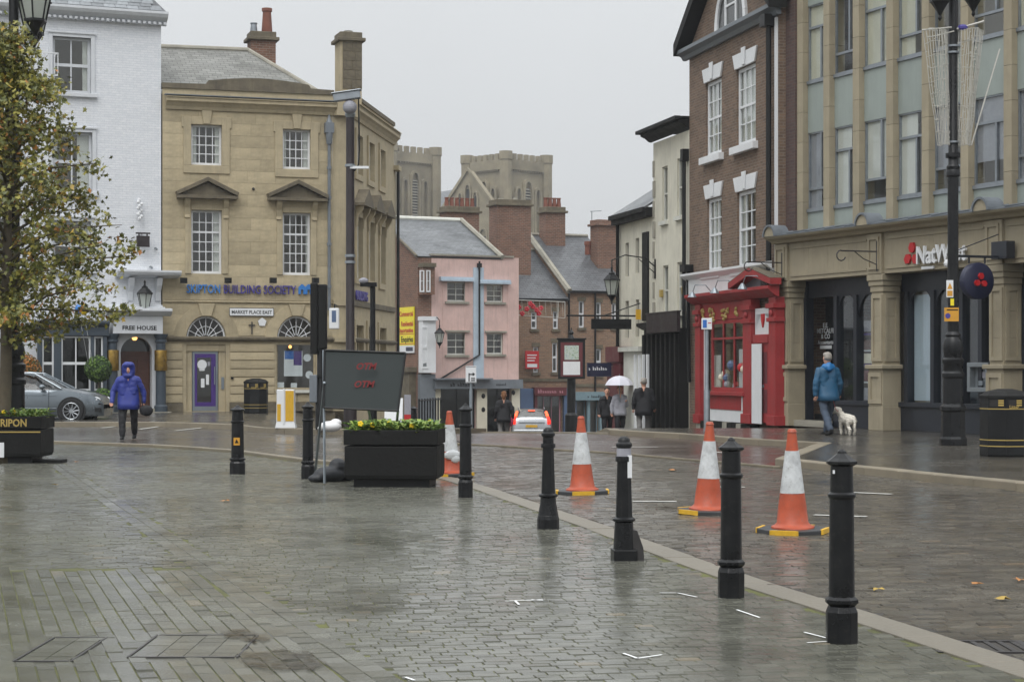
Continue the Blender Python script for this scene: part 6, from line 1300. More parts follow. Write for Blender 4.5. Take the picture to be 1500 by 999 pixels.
def bollard_b(name, label, p, h=.98, tape=False, square=False):
    o = thing(name, label, 'bollard', p, .1, 'cast iron bollards along the edge of the square'); k = h / .98
    if square: MB().box(-.095, .095, -.095, .095, -.02, .09).build('base', 'black_gloss', o, fix=False, bev=.01)
    else: MB().lathe([(.106, -.02), (.106, .09), (.098, .13)], 16).build('base', 'black_gloss', o, bev=.006)
    MB().lathe([(.086 if square else .098, .09 if square else .13), (.078, .24), (.074, .30 * k)], 16).build('skirt', 'black_gloss', o, auto=30)
    for z in (.32 * k, .80 * k): MB().lathe([(.07, z - .02), (.092 if z < .5 else .07, z - .008), (.092 if z < .5 else .07, z + .008), (.068, z + .022)], 16).build('ring', 'black_gloss', o, auto=30)
    MB().lathe([(.070, .30 * k), (.054, .82 * k), (.052, .90 * k)], 8, rot=PI / 8).build('shaft', 'black_gloss', o)
    MB().lathe([(.052, .885 * k), (.066, .90 * k), (.066, .92 * k), (.05, .935 * k), (.048, .955 * k), (.03, .975 * k), (.004, .98 * k)], 16).build('cap', 'black_gloss', o, auto=40)
    if tape: MB().lathe([(.060, .81 * k), (.0575, .885 * k)], 16).build('tape_band', 'cloth_grey', o); MB().box(.02, .055, -.062, -.05, .66, .84).build('tape_end', 'sign_white', o)
    return o
bollard_a('bollard', 'nearest tall black bollard at the right, with pyramid cap and white speck', G(1233, 940), 1.08); b = MB().box(-.058, -.047, -.056, -.045, .945, .965).build('paint_fleck', 'sign_white', bpy.data.objects['bollard'])
bollard_a('bollard', 'second bollard from the right, black with flat pyramid cap beside a traffic cone', G(1071, 874), 1.07)
o = bollard_b('bollard', 'black bollard with grey tape band and broken base, third from the right', G(914, 820), .99, True, True)
b = MB(); b.ext([(.05, -.02), (.16, -.02), (.15, .10), (.10, .24), (.06, .25)], 'y', -.05, .06); b.build('broken_collar', 'iron', o, bev=.006)
bollard_b('bollard', 'black domed bollard with flared round foot, fourth from the right', G(803, 774), .97)
bollard_a('bollard', 'slim black bollard standing just right of the flower planter', G(682, 728), 1.12)
bollard_a('bollard', 'black bollard between sandbag and road sign post, left of the planter', G(451, 701), 1.07, 1.05)
o = bollard_a('bollard', 'thick black bollard with white collar and yellow warning sticker', G(348, 694), 1.0, 1.28); MB().lathe([(.084, .765), (.083, .80)], 16).build('white_collar', 'sign_white', o)
piece('warning_sticker', 'amber_sign', o, -.045, .045, -.098, -.090, .42, .53); MB().ext([(-.03, .45), (.03, .45), (0, .51)], 'y', -.0995, -.0985).build('warning_triangle', 'black_paint', o)
bollard_a('bollard', 'distant black bollard behind the road sign by the railing', XY(605, 62) + Vector((0, 0, .1)), 1.1, 1.9)
# ------------------------------------------------------------------ traffic cones
def cone(label, p, h, rz, torn=False):
    o = thing('traffic_cone', label, 'traffic cone', p, rz, 'orange and white traffic cones on the road'); k = h
    c = .31; b = MB(); P = [(c, -.14), (c, .14), (.14, c), (-.14, c), (-c, .14), (-c, -.14), (-.14, -c), (.14, -c)]; b.ext(P, 'z', .0, .045); b.build('base', 'cone_base', o, bev=.008)
    for a in range(4): m = MB(); m.xf = Matrix.Rotation(a * PI / 2, 4, 'Z'); m.ext([(c + .004, .12), (c + .004, .142), (.142, c + .004), (.12, c + .004), (.13, c - .03), (c - .03, .13)], 'z', .004, .049); m.build('yellow_corner', 'hazard_yellow', o)
    R_ = lambda z: .165 * (1 - z) + .036 * z
    MB().lathe([(.20, .046), (.20, .06), (.172, .075), (R_(.10), .10 * k), (R_(.25), .25 * k), (R_(.385), .385 * k)], 24).build('lower_cone', 'cone_orange', o, auto=40)
    MB().lathe([(R_(.385) + .003, .385 * k), (R_(.79) + .003, .79 * k)], 24).build('reflective_sleeve', 'cone_white', o, auto=40)
    MB().lathe([(R_(.79), .79 * k), (R_(.97), .965 * k), (R_(.97) + .006, .97 * k), (.034, .995 * k), (.02, 1.0 * k)], 24).build('upper_cone', 'cone_orange', o, auto=40)
    for c_ in o.children:
        if 'cone' in c_.name or 'sleeve' in c_.name:
            Rw = random.Random(h * 1000)
            for v_ in c_.data.vertices: d_ = .0035 * math.sin(v_.co.z * 47 + Rw.random()) + Rw.uniform(-.0025, .0025); v_.co.x *= 1 + d_ / .12; v_.co.y *= 1 + d_ / .12
    o.rotation_euler = (rnd.uniform(-.02, .02), rnd.uniform(-.025, .025), rz)
    if torn: b = MB(); b.ball((0, -R_(.3) - .0, .33 * k), (.13, .03, .07), 8, 6); b.ball((.04, -R_(.25), .27 * k), (.07, .03, .06), 8, 6); b.build('torn_sleeve', 'cone_white', o)
    return o
cone('nearest traffic cone on the road, standing between the two right bollards', G(1161, 780), .97, .38); cone('traffic cone partly hidden behind the second bollard from the right', G(1037, 752), .97, -.05)
cone('traffic cone on the road between the domed and the taped bollards', G(853, 723), .95, .8); cone('scuffed traffic cone with torn white sleeve behind the planter', G(660, 697), .93, .3, True); cone('far orange traffic cone down by the pink shop', XY(655, 66), .75, .3)
# ------------------------------------------------------------------ flower planters
def blades(parent, name, x0, x1, y0, y1, z, n, seed, mats=('plant_green', 'plant_lime')):
    Rr = random.Random(seed); b = MB()
    for _ in range(n):
        x, y = Rr.uniform(x0, x1), Rr.uniform(y0, y1); a = Rr.uniform(0, 2 * PI); L_ = Rr.uniform(.07, .17); w = L_ * .38; t = Rr.uniform(.2, 1.1); hz = z + Rr.uniform(-.02, .09)
        d = Vector((math.cos(a), math.sin(a), 0)); e = Vector((-d.y, d.x, 0)); p = Vector((x, y, hz)); q = p + d * L_ * math.cos(t) * .5 + Vector((0, 0, L_ * math.sin(t) * .6)); r = p + d * L_ * math.cos(t * .6) + Vector((0, 0, L_ * math.sin(t) * .5))
        b.add([p, q - e * w / 2, r, q + e * w / 2], [(0, 1, 2, 3)], Rr.choice([0, 0, 1]))
    return tag(b.build(name, list(mats), parent, fix=False), kind='stuff')
def flower(parent, x, y, z, s=.036):
    b = MB()
    for k in range(5): a = k * 2 * PI / 5; b.ball((x + s * .6 * math.cos(a), y - .01, z + s * .6 * math.sin(a)), (s * .5, s * .2, s * .5), 6, 4)
    return b.build('flower', 'flower_yellow', parent)
def planter(label, p, rz, w, d, h, seed, fl):
    o = thing('flower_planter', label, 'planter', p, rz); x = w / 2; y = d / 2
    b = MB(); b.loft([[(-x * .97, -y * .97, .10), (x * .97, -y * .97, .10), (x * .97, y * .97, .10), (-x * .97, y * .97, .10)], [(-x, -y, .16), (x, -y, .16), (x, y, .16), (-x, y, .16)], [(-x, -y, h * .72), (x, -y, h * .72), (x, y, h * .72), (-x, y, h * .72)]]); b.build('trough', 'black_timber', o, bev=.015)
    b = MB(); t = .035
    for q in ((-x - .01, x + .01, -y - .012, -y + t), (-x - .01, x + .01, y - t, y + .012), (-x - .01, -x + t, -y + t, y - t), (x - t, x + .01, -y + t, y - t)): b.box(q[0], q[1], q[2], q[3], h * .74, h)
    b.build('rim', 'black_timber', o, fix=False, bev=.01); MB().box(-x * .82, x * .82, -y * .8, y * .8, 0, .10).build('foot', 'black_paint', o, fix=False); MB().box(-x + t, x - t, -y + t, y - t, h * .74, h - .05).build('soil', 'soil', o, fix=False)
    blades(o, 'bedding_plants', -x + .04, x - .04, -y + .03, y - .03, h - .03, 1300, seed, ('plant_green', 'plant_lime'))
    for q in fl: flower(o, q[0] * x, q[1] * y, h + .05 + rnd.uniform(0, .04))
    return o
p0 = G(576, 714); pl1 = planter('black flower planter with yellow pansies in front of the road sign', (p0.x, p0.y + .45, 0), math.radians(-4), 1.20, .95, .74, 3, [(-.66, -.9), (-.40, -.8), (.45, -.85), (-.1, -.2), (.75, .1)])
pl = [c for c in pl1.children if c.name.startswith('trough')][0]; b = MB(); b.xf = Matrix.Translation((-.602, -.25, .34)); b.ball((0, 0, 0), (.006, .05, .14), 10, 8); b.build('white_reflector', 'sign_white', pl)
p0 = G(75, 679); pl2 = planter('black planter with gold lettering and line at the left edge', (p0.x - 1.12, p0.y + .45, 0), 0, 1.9, .9, .76, 7, [(.35, -.8), (.5, -.6)])
piece('gold_line', 'gold_paint', pl2, -.95, .95, -.467, -.463, .50, .52); text('RIPON', .17, 'gold_paint', pl2, .30, -.466, .60, ext=.003, bold=.004, width=.42); piece('white_label', 'sign_white', pl2, .2, .36, -.4545, -.4505, .10, .34)
piece('foot_board', 'black_timber', pl2, .5, 1.25, -.3, .1, .0, .05)
# ------------------------------------------------------------------ back of a road sign on its frame, with sandbags
def PT(px, py, Y): return Vector(((px - CX) / F * Y, Y, ZY(py, Y)))
sg = thing('road_sign', 'back of a grey roadworks sign on a metal frame beside the planter', 'road sign', (-2.2, 25.4, 0)); off0 = Vector((2.2, -25.4, 0))
cs = [PT(474, 597, 25.3), PT(583, 602, 25.2), PT(594, 517, 25.5), PT(475.5, 513, 25.6)]; b = MB(); n_ = Vector((0, .02, 0)); vs = [c + off0 for c in cs] + [c + off0 + n_ for c in cs]
b.add(vs, [(0, 1, 2, 3), (7, 6, 5, 4), (0, 4, 5, 1), (1, 5, 6, 2), (2, 6, 7, 3), (3, 7, 4, 0)]); pn = b.build('panel', 'sign_grey', sg); b = MB()
for i in range(4): b.tube([vs[i] - n_ * .3, vs[(i + 1) % 4] - n_ * .3], .016, 6)
b.build('panel_edge', 'black_paint', sg)
for t_, px, py in (('OTM', 521, 541), ('OTM', 518, 567)):
    p = PT(px, py, 25.38) + off0; o = text(t_, .12, 'stencil', pn, p.x, p.y - .035, p.z, ext=.001, bold=.004, width=.26); 
    for v in o.data.vertices: v.co.x += v.co.y * .3
piece('smudge', 'deep_red', pn, PT(546, 540, 25.3).x + 2.2, PT(560, 540, 25.3).x + 2.2, -.058, -.055, ZY(541, 25.3), ZY(536, 25.3)) if False else None
b = MB(); 
for a, c in (((474, 513, 25.6), (475.5, 708, 25.2)), ((583, 602, 25.2), (577, 660, 26.2)), ((540, 600, 25.25), (556, 690, 26.3)), ((475, 560, 25.4), (462, 690, 26.6)), ((484, 690, 26.0), (560, 690, 26.0))): b.tube([PT(*a) + off0, Vector((PT(*c).x, PT(*c).y, max(.01, PT(*c).z))) + off0], .018, 6)
b.build('frame', 'steel', sg)
for i, (x, y, rz_, lab) in enumerate(((-2.47, 25.9, .5, 'dark sandbag slumped on the foot of the road sign frame'), (-2.30, 26.2, -.3, 'dark sandbag lying behind the other at the sign foot'))):
    b = MB(); b.ball((0, 0, .10), (.24, .16, .11), 12, 8); b.ball((.12, .0, .20), (.13, .13, .12), 10, 6); b.ball((-.18, 0, .05), (.14, .12, .06), 8, 6); o = b.build('sandbag', 'sandbag', None, (x, y, 0), rz_, smooth=True); tag(o, lab, 'sandbag', 'sandbags at the road sign'); m = o.modifiers.new('fuse', 'REMESH'); m.mode = 'VOXEL'; m.voxel_size = .02; m.use_smooth_shade = True
# ------------------------------------------------------------------ poles at the far corner
def pole(name, label, cat, px, Y, top, r, mat='black_paint', z0=.1):
    p = XY(px, Y); o = thing(name, label, cat, (p.x, p.y, ground_z(Y, p.x) + z0)); h = ZY(top, Y) - o.location.z; MB().lathe([(r * 1.5, 0), (r * 1.5, .9), (r, 1.0), (r * .95, h)], 14).build('post', mat, o, auto=35); return o, h
o, h = pole('camera_pole', 'tall rust streaked pole with surveillance camera at the stone corner', 'camera pole', 513, 45.6, 168, .105, 'rust_pole')
b = MB(); b.xf = Matrix.Translation((-.05, -.1, h + .42)) @ Matrix.Rotation(-.14, 4, 'Y'); b.box(-.34, .30, -.12, .12, -.09, .09); b.box(-.38, .34, -.15, .15, .09, .12); b.build('camera_housing', 'galvanised', o, fix=False, bev=.015); MB().ball((.0, -.1, h + .16), (.17, .17, .17), 14, 10).build('camera_dome', 'cloth_grey', o); MB().lathe([(.09, h - .1), (.13, h), (.1, h + .12)], 12).build('camera_mount', 'galvanised', o)
b = MB(); b.tube([(.2, -.02, h + .4), (.22, -.02, h - .8), (.2, -.02, h - 1.2), (.1, 0, h - 1.35)], .02, 6); b.build('cable', 'black_paint', o)
for z in (h - 1.25, h - 3.4, h - 3.55): MB().lathe([(.125, z), (.125, z + .06)], 12).build('strap', 'galvanised', o)
MB().box(.0, .45, -.1, -.04, h - 1.3, h - 1.24).build('floodlight', 'sign_white', o, fix=False)
o, h = pole('traffic_signal', 'black traffic signal seen from behind, left of the rust streaked pole', 'traffic light', 469, 44.9, 418, .075)
b = MB(); b.box(-.22, -.05, -.15, .15, h - 1.62, h + .05); b.box(-.05, .16, -.12, .12, h - 1.5, h + .02); b.build('signal_head', 'black_timber', o, fix=False, bev=.03); b = MB(); b.box(-.24, -.06, -.14, .1, h - 2.75, h - 2.1); b.build('push_button_box', 'shop_grey', o, fix=False, bev=.02)
for k in range(5): MB().lathe([(.10, h - .3 - k * .62), (.10, h - .24 - k * .62)], 12).build('strap', 'black_paint', o)
o, h = pole('signal_post', 'slim black signal post standing right of the rust streaked pole', 'post', 546, 47.0, 420, .07); MB().box(-.3, .1, -.1, .1, h, h + .1).build('bracket_arm', 'black_paint', o, fix=False); MB().ball((-.22, -.05, h + .14), (.12, .1, .08), 8, 6).build('small_camera', 'cloth_grey', o); MB().box(-.02, .12, -.12, .1, h - 2.9, h - 2.4).build('control_box', 'shop_grey', o, fix=False)
p = XY(490, 50); o = thing('box_sign', 'small white illuminated box sign with blue panel beside the stone corner', 'sign', (p.x, 62.4, ZY(482, 62.4))); w = .2; x0 = (490 - CX) / F * 62.4 - p.x; b = MB(); b.box(x0 - .17, x0 + .15, -.1, .1, 0, .68); b.build('case', 'sign_white', o, fix=False, bev=.03); piece('panel', 'shop_blue', o, x0 - .08, x0 + .06, -.106, -.101, .22, .6); b = MB(); b.tube([(x0, 0, .68), (x0, 0, .8), (x0 - .1, 2.0, .82)], .025, 6); b.build('bracket', 'black_paint', o)
p = XY(690, 46.6); o, h = pole('direction_sign', 'white direction sign with black arrow on a thin grey post', 'road sign', 690, 46.6, 536, .03, 'steel'); zz = ZY(561, 46.6) - o.location.z; b = MB().box(-.13, .13, -.055, -.035, zz, h + .0); s_ = b.build('sign_plate', 'sign_white', o, fix=False, bev=.005)
b = MB(); b.box(-.06, -.035, -.062, -.056, zz + .04, zz + .24); b.box(-.06, .05, -.0615, -.0565, zz + .20, zz + .225); b.ext([(.04, zz + .17), (.10, zz + .215), (.04, zz + .26)], 'y', -.062, -.056); b.build('arrow', 'black_paint', s_, fix=False)
for q in ((-.12, .12, zz + .012, zz + .022), (-.12, .12, h - .022, h - .012)): piece('border', 'black_paint', s_, q[0], q[1], -.0605, -.0555, q[2], q[3])
for k in range(2): piece('text_line', 'black_paint', s_, 0, .1, -.0605, -.0555, zz + .05 + .05 * k, zz + .075 + .05 * k)
p = XY(1035, 43.6); o, h = pole('parking_sign', 'grey post with small blue and white parking sign before the red shop', 'sign', 1035.5, 43.6, 470, .048, 'galvanised'); b = MB().box(-.12, .11, -.07, .07, h - .2, h + .06); s_ = b.build('sign_box', 'sign_white', o, fix=False, bev=.01); piece('blue_panel', 'sign_blue', s_, -.10, -.01, -.075, -.071, h - .16, h + .02); piece('red_mark', 'deco_red', s_, .02, .09, -.075, -.071, h - .06, h - .04)
# information board, guard bollard, bins, bag, railings
o, h = pole('information_board', 'maroon information board with map on a black pillar down the street', 'notice board', 837, 75.0, 500, .17); zb = ZY(555, 75) - o.location.z; zt = ZY(498, 75) - o.location.z; x = .53
b = MB(); b.box(-x, x, -.28, -.18, zb, zt); b.box(-x - .05, x + .05, -.31, -.15, zt, zt + .07); fr = b.build('board_case', 'black_paint', o, fix=False, bev=.01); piece('board_panel', 'deep_red', fr, -x + .1, x - .1, -.286, -.281, zb + .09, zt - .1)
_, _, n, l, bs = newmat('map_print'); l.new(ramp(n, l, noise_tex(n, l, mapping(n, l), 9, 4), [(.35, lin((120, 150, 120))), (.5, lin((200, 206, 196))), (.65, lin((150, 170, 175)))]), bs.inputs['Base Color'])
piece('map', 'map_print', fr, -.28, .28, -.292, -.287, zb + .75, zt - .22); piece('notice', 'sign_white', fr, -.33, .33, -.292, -.287, zb + .16, zb + .68); MB().lathe([(.12, zt + .07), (.05, zt + .2), (.10, zt + .28), (.03, zt + .4), (.005, zt + .5)], 10).build('finial', 'black_paint', o)
p = G(419, 627, .1); o = thing('guard_bollard', 'white keep-left guard bollard with yellow panels on the far kerb corner', 'bollard', p); b = MB(); b.loft([[(-.25, -.15, 0), (.25, -.15, 0), (.25, .15, 0), (-.25, .15, 0)], [(-.22, -.13, .14), (.22, -.13, .14), (.22, .13, .14), (-.22, .13, .14)], [(-.21, -.12, .93), (.21, -.12, .93), (.21, .12, .93), (-.21, .12, .93)]]); b.build('body', 'sign_white', o, bev=.015); piece('yellow_panel', 'hazard_yellow', o, .0, .20, -.136, -.10, .17, .90); piece('yellow_panel', 'hazard_yellow', o, -.2, -.11, -.136, -.10, .17, .58); piece('divider', 'sign_white', o, -.06, -.02, -.15, -.1, .1, .95)
def bin_(label, p, w, h, rz=0.0, txt=True):
    o = thing('litter_bin', label, 'bin', p, rz, 'black litter bins'); r = w / 2 / math.cos(PI / 8); R8 = dict(seg=8, rot=PI / 8)
    MB().lathe([(r * .97, .0), (r, .03), (r, h * .86)], **R8).build('body', 'black_paint', o); MB().lathe([(r * 1.03, h * .86), (r * 1.03, h * .90), (r * .8, h * .96), (r * .3, h)], **R8).build('lid', 'black_timber', o)
    for z in (h * .15, h * .24, h * .70): MB().lathe([(r * 1.004, z), (r * 1.006, z + .006), (r * 1.004, z + .015)], **R8).build('gold_band', 'gold_paint', o)
    for a in (0, -1, 1): m = MB(); m.xf = Matrix.Rotation(a * PI / 4, 4, 'Z'); f_ = w / 2 + .003; m.box(-w * .16, w * .02, -f_ - .003, -f_ + .03, h * .74, h * .84, 0); m.build('opening', 'interior_dark', o, fix=False); m = MB(); m.xf = Matrix.Rotation(a * PI / 4, 4, 'Z'); m.box(w * .03, w * .15, -f_ - .006, -f_, h * .75, h * .775); m.box(w * .03, w * .15, -f_ - .006, -f_, h * .785, h * .81); m.box(w * .03, w * .15, -f_ - .006, -f_, h * .82, h * .84); m.build('gold_plate', 'gold_paint', o, fix=False)
    for a in (0, 1):
        t_ = text('Litter', .075, 'gold_paint', o, 0, 0, 0, ext=.001, bold=.001, align='CENTER'); t_.matrix_basis = Matrix.Rotation(a * PI / 4, 4, 'Z') @ Matrix.Translation((-.02, -w / 2 - .006, h * .715)) @ Matrix.Rotation(PI / 2, 4, 'X')
    return o
pb = G(1472, 668, .1); bin_('black litter bin with gold bands in front of the bank, at right edge', pb, .74, 1.10, .2); bin_('black litter bin standing against the honey stone wall', XY(375, 61.5, .1), .74, 1.12, 0)
for i, (px, py) in enumerate(((484, 631),)): b = MB(); p = G(px, py, .1); b.ball((0, 0, .1), (.26, .2, .13), 10, 7); b.ball((.12, .05, .18), (.14, .12, .1), 8, 6); b.ball((-.2, 0, .06), (.1, .1, .06), 8, 6); tag(b.build('plastic_bag', 'plastic_bag', None, p, smooth=True), 'crumpled white plastic bag at the foot of the poles', 'bag')
fr_ = thing('railing', 'short black iron railing at the mouth of the side street', 'railing', (XY(614, 60).x, 60, ground_z(60, -2.9) + .1)); dx = (640 - 614) / F * 61
for k in range(9): t = k / 8; piece('rail_bar', 'black_paint', fr_, dx * t - .025, dx * t + .025, 3.0 * t - .03, 3.0 * t + .03, 0, 1.25)
b = MB(); b.tube([(0, 0, 1.2), (dx, 3.0, 1.2)], .025, 6); b.tube([(0, 0, .2), (dx, 3.0, .2)], .02, 6); b.build('top_rail', 'black_paint', fr_)
o = thing('pavement_board', 'white A-shaped pavement board partly hidden behind the road sign', 'sign board', XY(577, 53, 0.1 + ground_z(53, -3.3))); 
for s in (-1, 1): m = MB(); m.add([(-.24, .3 * s, 0), (.24, .3 * s, 0), (.2, .03 * s, 1.0), (-.2, .03 * s, 1.0)], [(0, 1, 2, 3)]); m.ext([(.3 * s, 0), (.32 * s, 0), (.05 * s, 1.0), (.03 * s, 1.0)], 'x', -.25, .25); m.build('board', 'sign_white', o)
piece('poster', 'deep_red', o, -.2, .2, -.325, -.30, .1, .25)
o = thing('banner_stand', 'narrow red and white banner beside the distant bollard', 'banner', XY(597, 58, .1 + ground_z(58, -3.2))); piece('banner', 'sign_red', o, -.1, .1, -.02, .02, .05, .7); piece('banner_top', 'cloth_grey', o, -.1, .1, -.021, .021, .7, 1.3); piece('foot', 'black_paint', o, -.15, .15, -.15, .15, 0, .05)
# ------------------------------------------------------------------ ornate lamp columns
def lamp_column(label, p, H_, arms):
    o = thing('lamp_post', label, 'street lamp', p, 0.0, 'black lamp posts of the square')
    MB().lathe([(.26, 0), (.26, .12), (.23, .16), (.22, .62), (.25, .66), (.25, .72), (.19, .78)], 8, rot=PI / 8).build('plinth', 'black_gloss', o, bev=.01)
    MB().lathe([(.19, .76), (.185, 1.25), (.21, 1.28), (.21, 1.34), (.18, 1.38), (.18, 1.5), (.205, 1.55), (.205, 1.6), (.16, 1.64), (.175, 1.72), (.19, 1.82), (.17, 1.95), (.13, 2.02), (.15, 2.06), (.11, 2.12)], 16).build('pedestal', 'black_gloss', o, auto=30)
    MB().lathe([(.105, 2.1), (.10, 5.0), (.125, 5.03), (.125, 5.12), (.115, 5.14), (.125, 5.2), (.09, 5.25), (.08, H_)], 18).build('shaft', 'black_gloss', o, auto=35)
    for (dx, dy, zl, s) in arms:
        b = MB(); b.tube([(0, 0, zl + 1.1), (dx * .5, dy * .5, zl + 1.45), (dx, dy, zl + 1.25), (dx, dy, zl + .8)], .03, 6); b.build('lamp_arm', 'black_gloss', o); lantern(o, 'lantern', (dx, dy, zl), s)
    return o
pr = G(1396, 652, .1); H1 = ZY(25, pr.y) - .1; lr = lamp_column('ornate black lamp post with hanging wire light nets before the bank', pr, 9.0, [(-.30, -.25, H1 + .25, 1.35), (.5, .5, H1 + .45, 1.3)])
def plate(px0, py0, px1, py1, m, name): x0, x1 = (px0 - CX) / F * pr.y - pr.x, (px1 - CX) / F * pr.y - pr.x; return piece(name, m, lr, x0, x1, -.135, -.125, ZY(py1, pr.y) - .1, ZY(py0, pr.y) - .1)
plate(1384, 411, 1394, 436, 'sign_white', 'warning_plate'); plate(1390, 438, 1395, 448, 'sign_yellow', 'small_plate'); plate(1381, 451, 1402, 471, 'amber_sign', 'notice_plate')
x0 = (1389 - CX) / F * pr.y - pr.x; z0_ = ZY(424, pr.y) - .1; MB().ext([(x0 - .05, z0_), (x0 + .05, z0_), (x0, z0_ + .12)], 'y', -.139, -.136).build('warning_triangle', 'amber_sign', lr); piece('warning_text', 'amber_sign', lr, x0 - .05, x0 + .05, -.139, -.136, z0_ - .13, z0_ - .03); x1 = (1386 - CX) / F * pr.y - pr.x; MB().ext(arc(x1, ZY(463, pr.y) - .1, .05, 0, 2 * PI, 12)[:-1], 'y', -.139, -.136).build('no_parking_disc', 'indigo', lr); piece('notice_text', 'black_paint', lr, x1 - .02, x1 + .19, -.139, -.136, ZY(455, pr.y) - .1, ZY(453.5, pr.y) - .1)
# net of rope lights hung round the post
nt_ = thing('light_net', 'funnel shaped net of unlit white rope lights hung on the lamp post', 'light decoration', pr); zt, zb_ = ZY(46, pr.y) - .1, ZY(214, pr.y) - .1; Rr = random.Random(4)
for side, xt0, xt1, xb0, xb1 in ((-1, -.56, -.12, -.30, -.06), (1, .10, .55, .08, .32)):
    for k in range(13):
        t = k / 12; b = MB(); xa, xb = xt0 + (xt1 - xt0) * t, xb0 + (xb1 - xb0) * t; ya = -.30 * math.sin(PI * t) - .05
        b.tube([(xa + (xb - xa) * q + Rr.uniform(-.012, .012), ya * (1 - .4 * q), zt + (zb_ - zt) * q) for q in [j / 8 for j in range(9)]], .0085, 4); b.build('light_string', 'rope_light', nt_)
    for j in range(10):
        q = j / 9; b = MB(); b.tube([(xt0 + (xb0 - xt0) * q + ((xt1 - xt0) + ((xb1 - xb0) - (xt1 - xt0)) * q) * t, (-.30 * math.sin(PI * t) - .05) * (1 - .4 * q), zt + (zb_ - zt) * q + Rr.uniform(-.02, .02)) for t in [i / 6 for i in range(7)]], .006, 4); b.build('cross_string', 'rope_light', nt_)
    bb = MB()
    for k in range(150): t, q = Rr.random(), Rr.random(); bb.ball((xt0 + (xb0 - xt0) * q + ((xt1 - xt0) + ((xb1 - xb0) - (xt1 - xt0)) * q) * t, (-.30 * math.sin(PI * t) - .06) * (1 - .4 * q), zt + (zb_ - zt) * q), .013, 4, 3)
    tag(bb.build('light_bulbs', 'rope_light', nt_), kind='stuff')
b = MB(); b.tube([(.32, -.1, zb_), (.85, -.1, zt - .35)], .014, 5); b.tube([(-.6, -.1, zt), (-.05, -.1, zt + .05)], .016, 5); b.tube([(.05, -.1, zt + .02), (.55, -.12, zt + .16)], .02, 5); b.tube([(-.5, -.1, zt - .14), (.0, -.1, zt - .02)], .012, 5); b.build('support_rods', 'rope_light', nt_)
for z in (zt - .3, zt - .42, zb_ + .05): MB().lathe([(.125, z), (.125, z + .035)], 14).build('strap', 'galvanised', nt_)
MB().ball((.16, -.1, zt + .05), (.1, .06, .06), 8, 5).build('plug', 'indigo', nt_); MB().lathe([(.14, zb_ - .22), (.14, zb_ - .14)], 12).build('collar', 'black_paint', nt_)
plx = (20 - CX) / F * 32.5; zl_ = ZY(38, 32.5)
lamp_column('ornate black lamp post with twin lanterns beside the autumn tree', (plx, 32.5, 0), 8.4, [(.42, -.2, zl_ + .05, 1.3), (.22, .5, zl_ - .05, 1.2), (-.55, 0, zl_, 1.3)])
# light panel strung across the street with red flowers
sl_ = thing('street_decoration', 'string light panel with red flowers hung across the hill street', 'light decoration', XY(760, 92, ZY(452, 92))); a0, a1 = (690 - 760) / F * 92, (830 - 760) / F * 92; zt, zb_ = .42, -.38
b = MB(); b.tube([(a0, -2.2, zt), (a1, 3.0, zt)], .018, 4); b.tube([(a0, -2.2, zb_ + .15), (a1, 3.0, zb_)], .014, 4); b.tube([(a1 - .35, 2.5, zt), (a1 - .35, 2.5, zb_)], .02, 4); b.tube([(a1, 3.0, zt), (a1, 3.0, zb_)], .02, 4); b.build('wires', 'rope_light', sl_)
for k in range(16): t = (k + .5) / 16; x = a0 + (a1 - a0) * t; b = MB(); b.tube([(x, -2.2 + 5.2 * t, zt), (x + .05, -2.2 + 5.2 * t, zb_ + .1)], .008, 4); b.build('light_string', 'rope_light', sl_)
for k, (px, py) in enumerate(((760, 450), (772, 452), (781, 448), (793, 450), (765, 459), (777, 444), (790, 458), (786, 453))):
    x = (px - 760) / F * 92; z = (452 - py) / F * 92; b = MB(); y = -2.2 + 5.2 * (x - a0) / (a1 - a0) - .06
    for j in range(5): a = j * 2 * PI / 5; b.ball((x + .07 * math.cos(a), y, z + .07 * math.sin(a)), (.065, .03, .065), 6, 4)
    b.build('red_flower', 'deco_red', sl_)
# balloons, topiary, shrubs by the pub
for m, px, lab in (('bright_blue', 116, 'blue balloon tied outside the white pub'), ('flower_yellow', 123, 'yellow balloon tied beside the blue balloon')):
    o = thing('balloon', lab, 'balloon', XY(px, 57.5, ZY(462, 57.5))); MB().ball((0, 0, .18), (.13, .13, .17), 14, 10).build('envelope', m, o, smooth=True); b = MB(); b.tube([(0, 0, .02), (.05, .3, -.6), (.0, 1.2, -1.4)], .006, 4); b.build('string', 'white_paint', o)
def topiary(label, p, r, zc, stem=True, n=2600, seed=1, mats=('box_green', 'plant_green')):
    o = thing('topiary_shrub', label, 'shrub', p); Rr = random.Random(seed); b = MB()
    for _ in range(n):
        v = Vector((Rr.gauss(0, 1), Rr.gauss(0, 1), Rr.gauss(0, 1))).normalized(); q = v * r * Rr.uniform(.72, 1.05); e = v.orthogonal().normalized() * .05; f_ = v.cross(e).normalized() * .03; d = v * .03; c = Vector((0, 0, zc)) + q
        b.add([c - e, c + f_ + d, c + e, c - f_ + d], [(0, 1, 2, 3)], Rr.choice([0, 0, 1]))
    b.ball((0, 0, zc), r * .74, 10, 8); tag(b.build('foliage', list(mats), o, fix=False), kind='stuff')
    if stem: MB().tube([(0, 0, .3), (.02, 0, zc)], .03, 6).build('stem', 'bark', o)
    MB().lathe([(.16, 0), (.2, .35), (.21, .36), (.21, .4)], 12).build('pot', 'black_timber' if stem else 'grey_stone', o); return o
topiary('clipped ball topiary in a pot beside the pub door', XY(144, 60.6, .1), .40, 1.42, seed=1); topiary('low clipped shrub at the foot of the pub wall', XY(150, 60.0, .1), .26, .55, False, 1400, 2); topiary('brownish hanging shrub on the pub wall behind the parked car', XY(36, 60.0, .1), .5, 1.35, False, 2200, 5, ('leaf_d', 'box_green'))
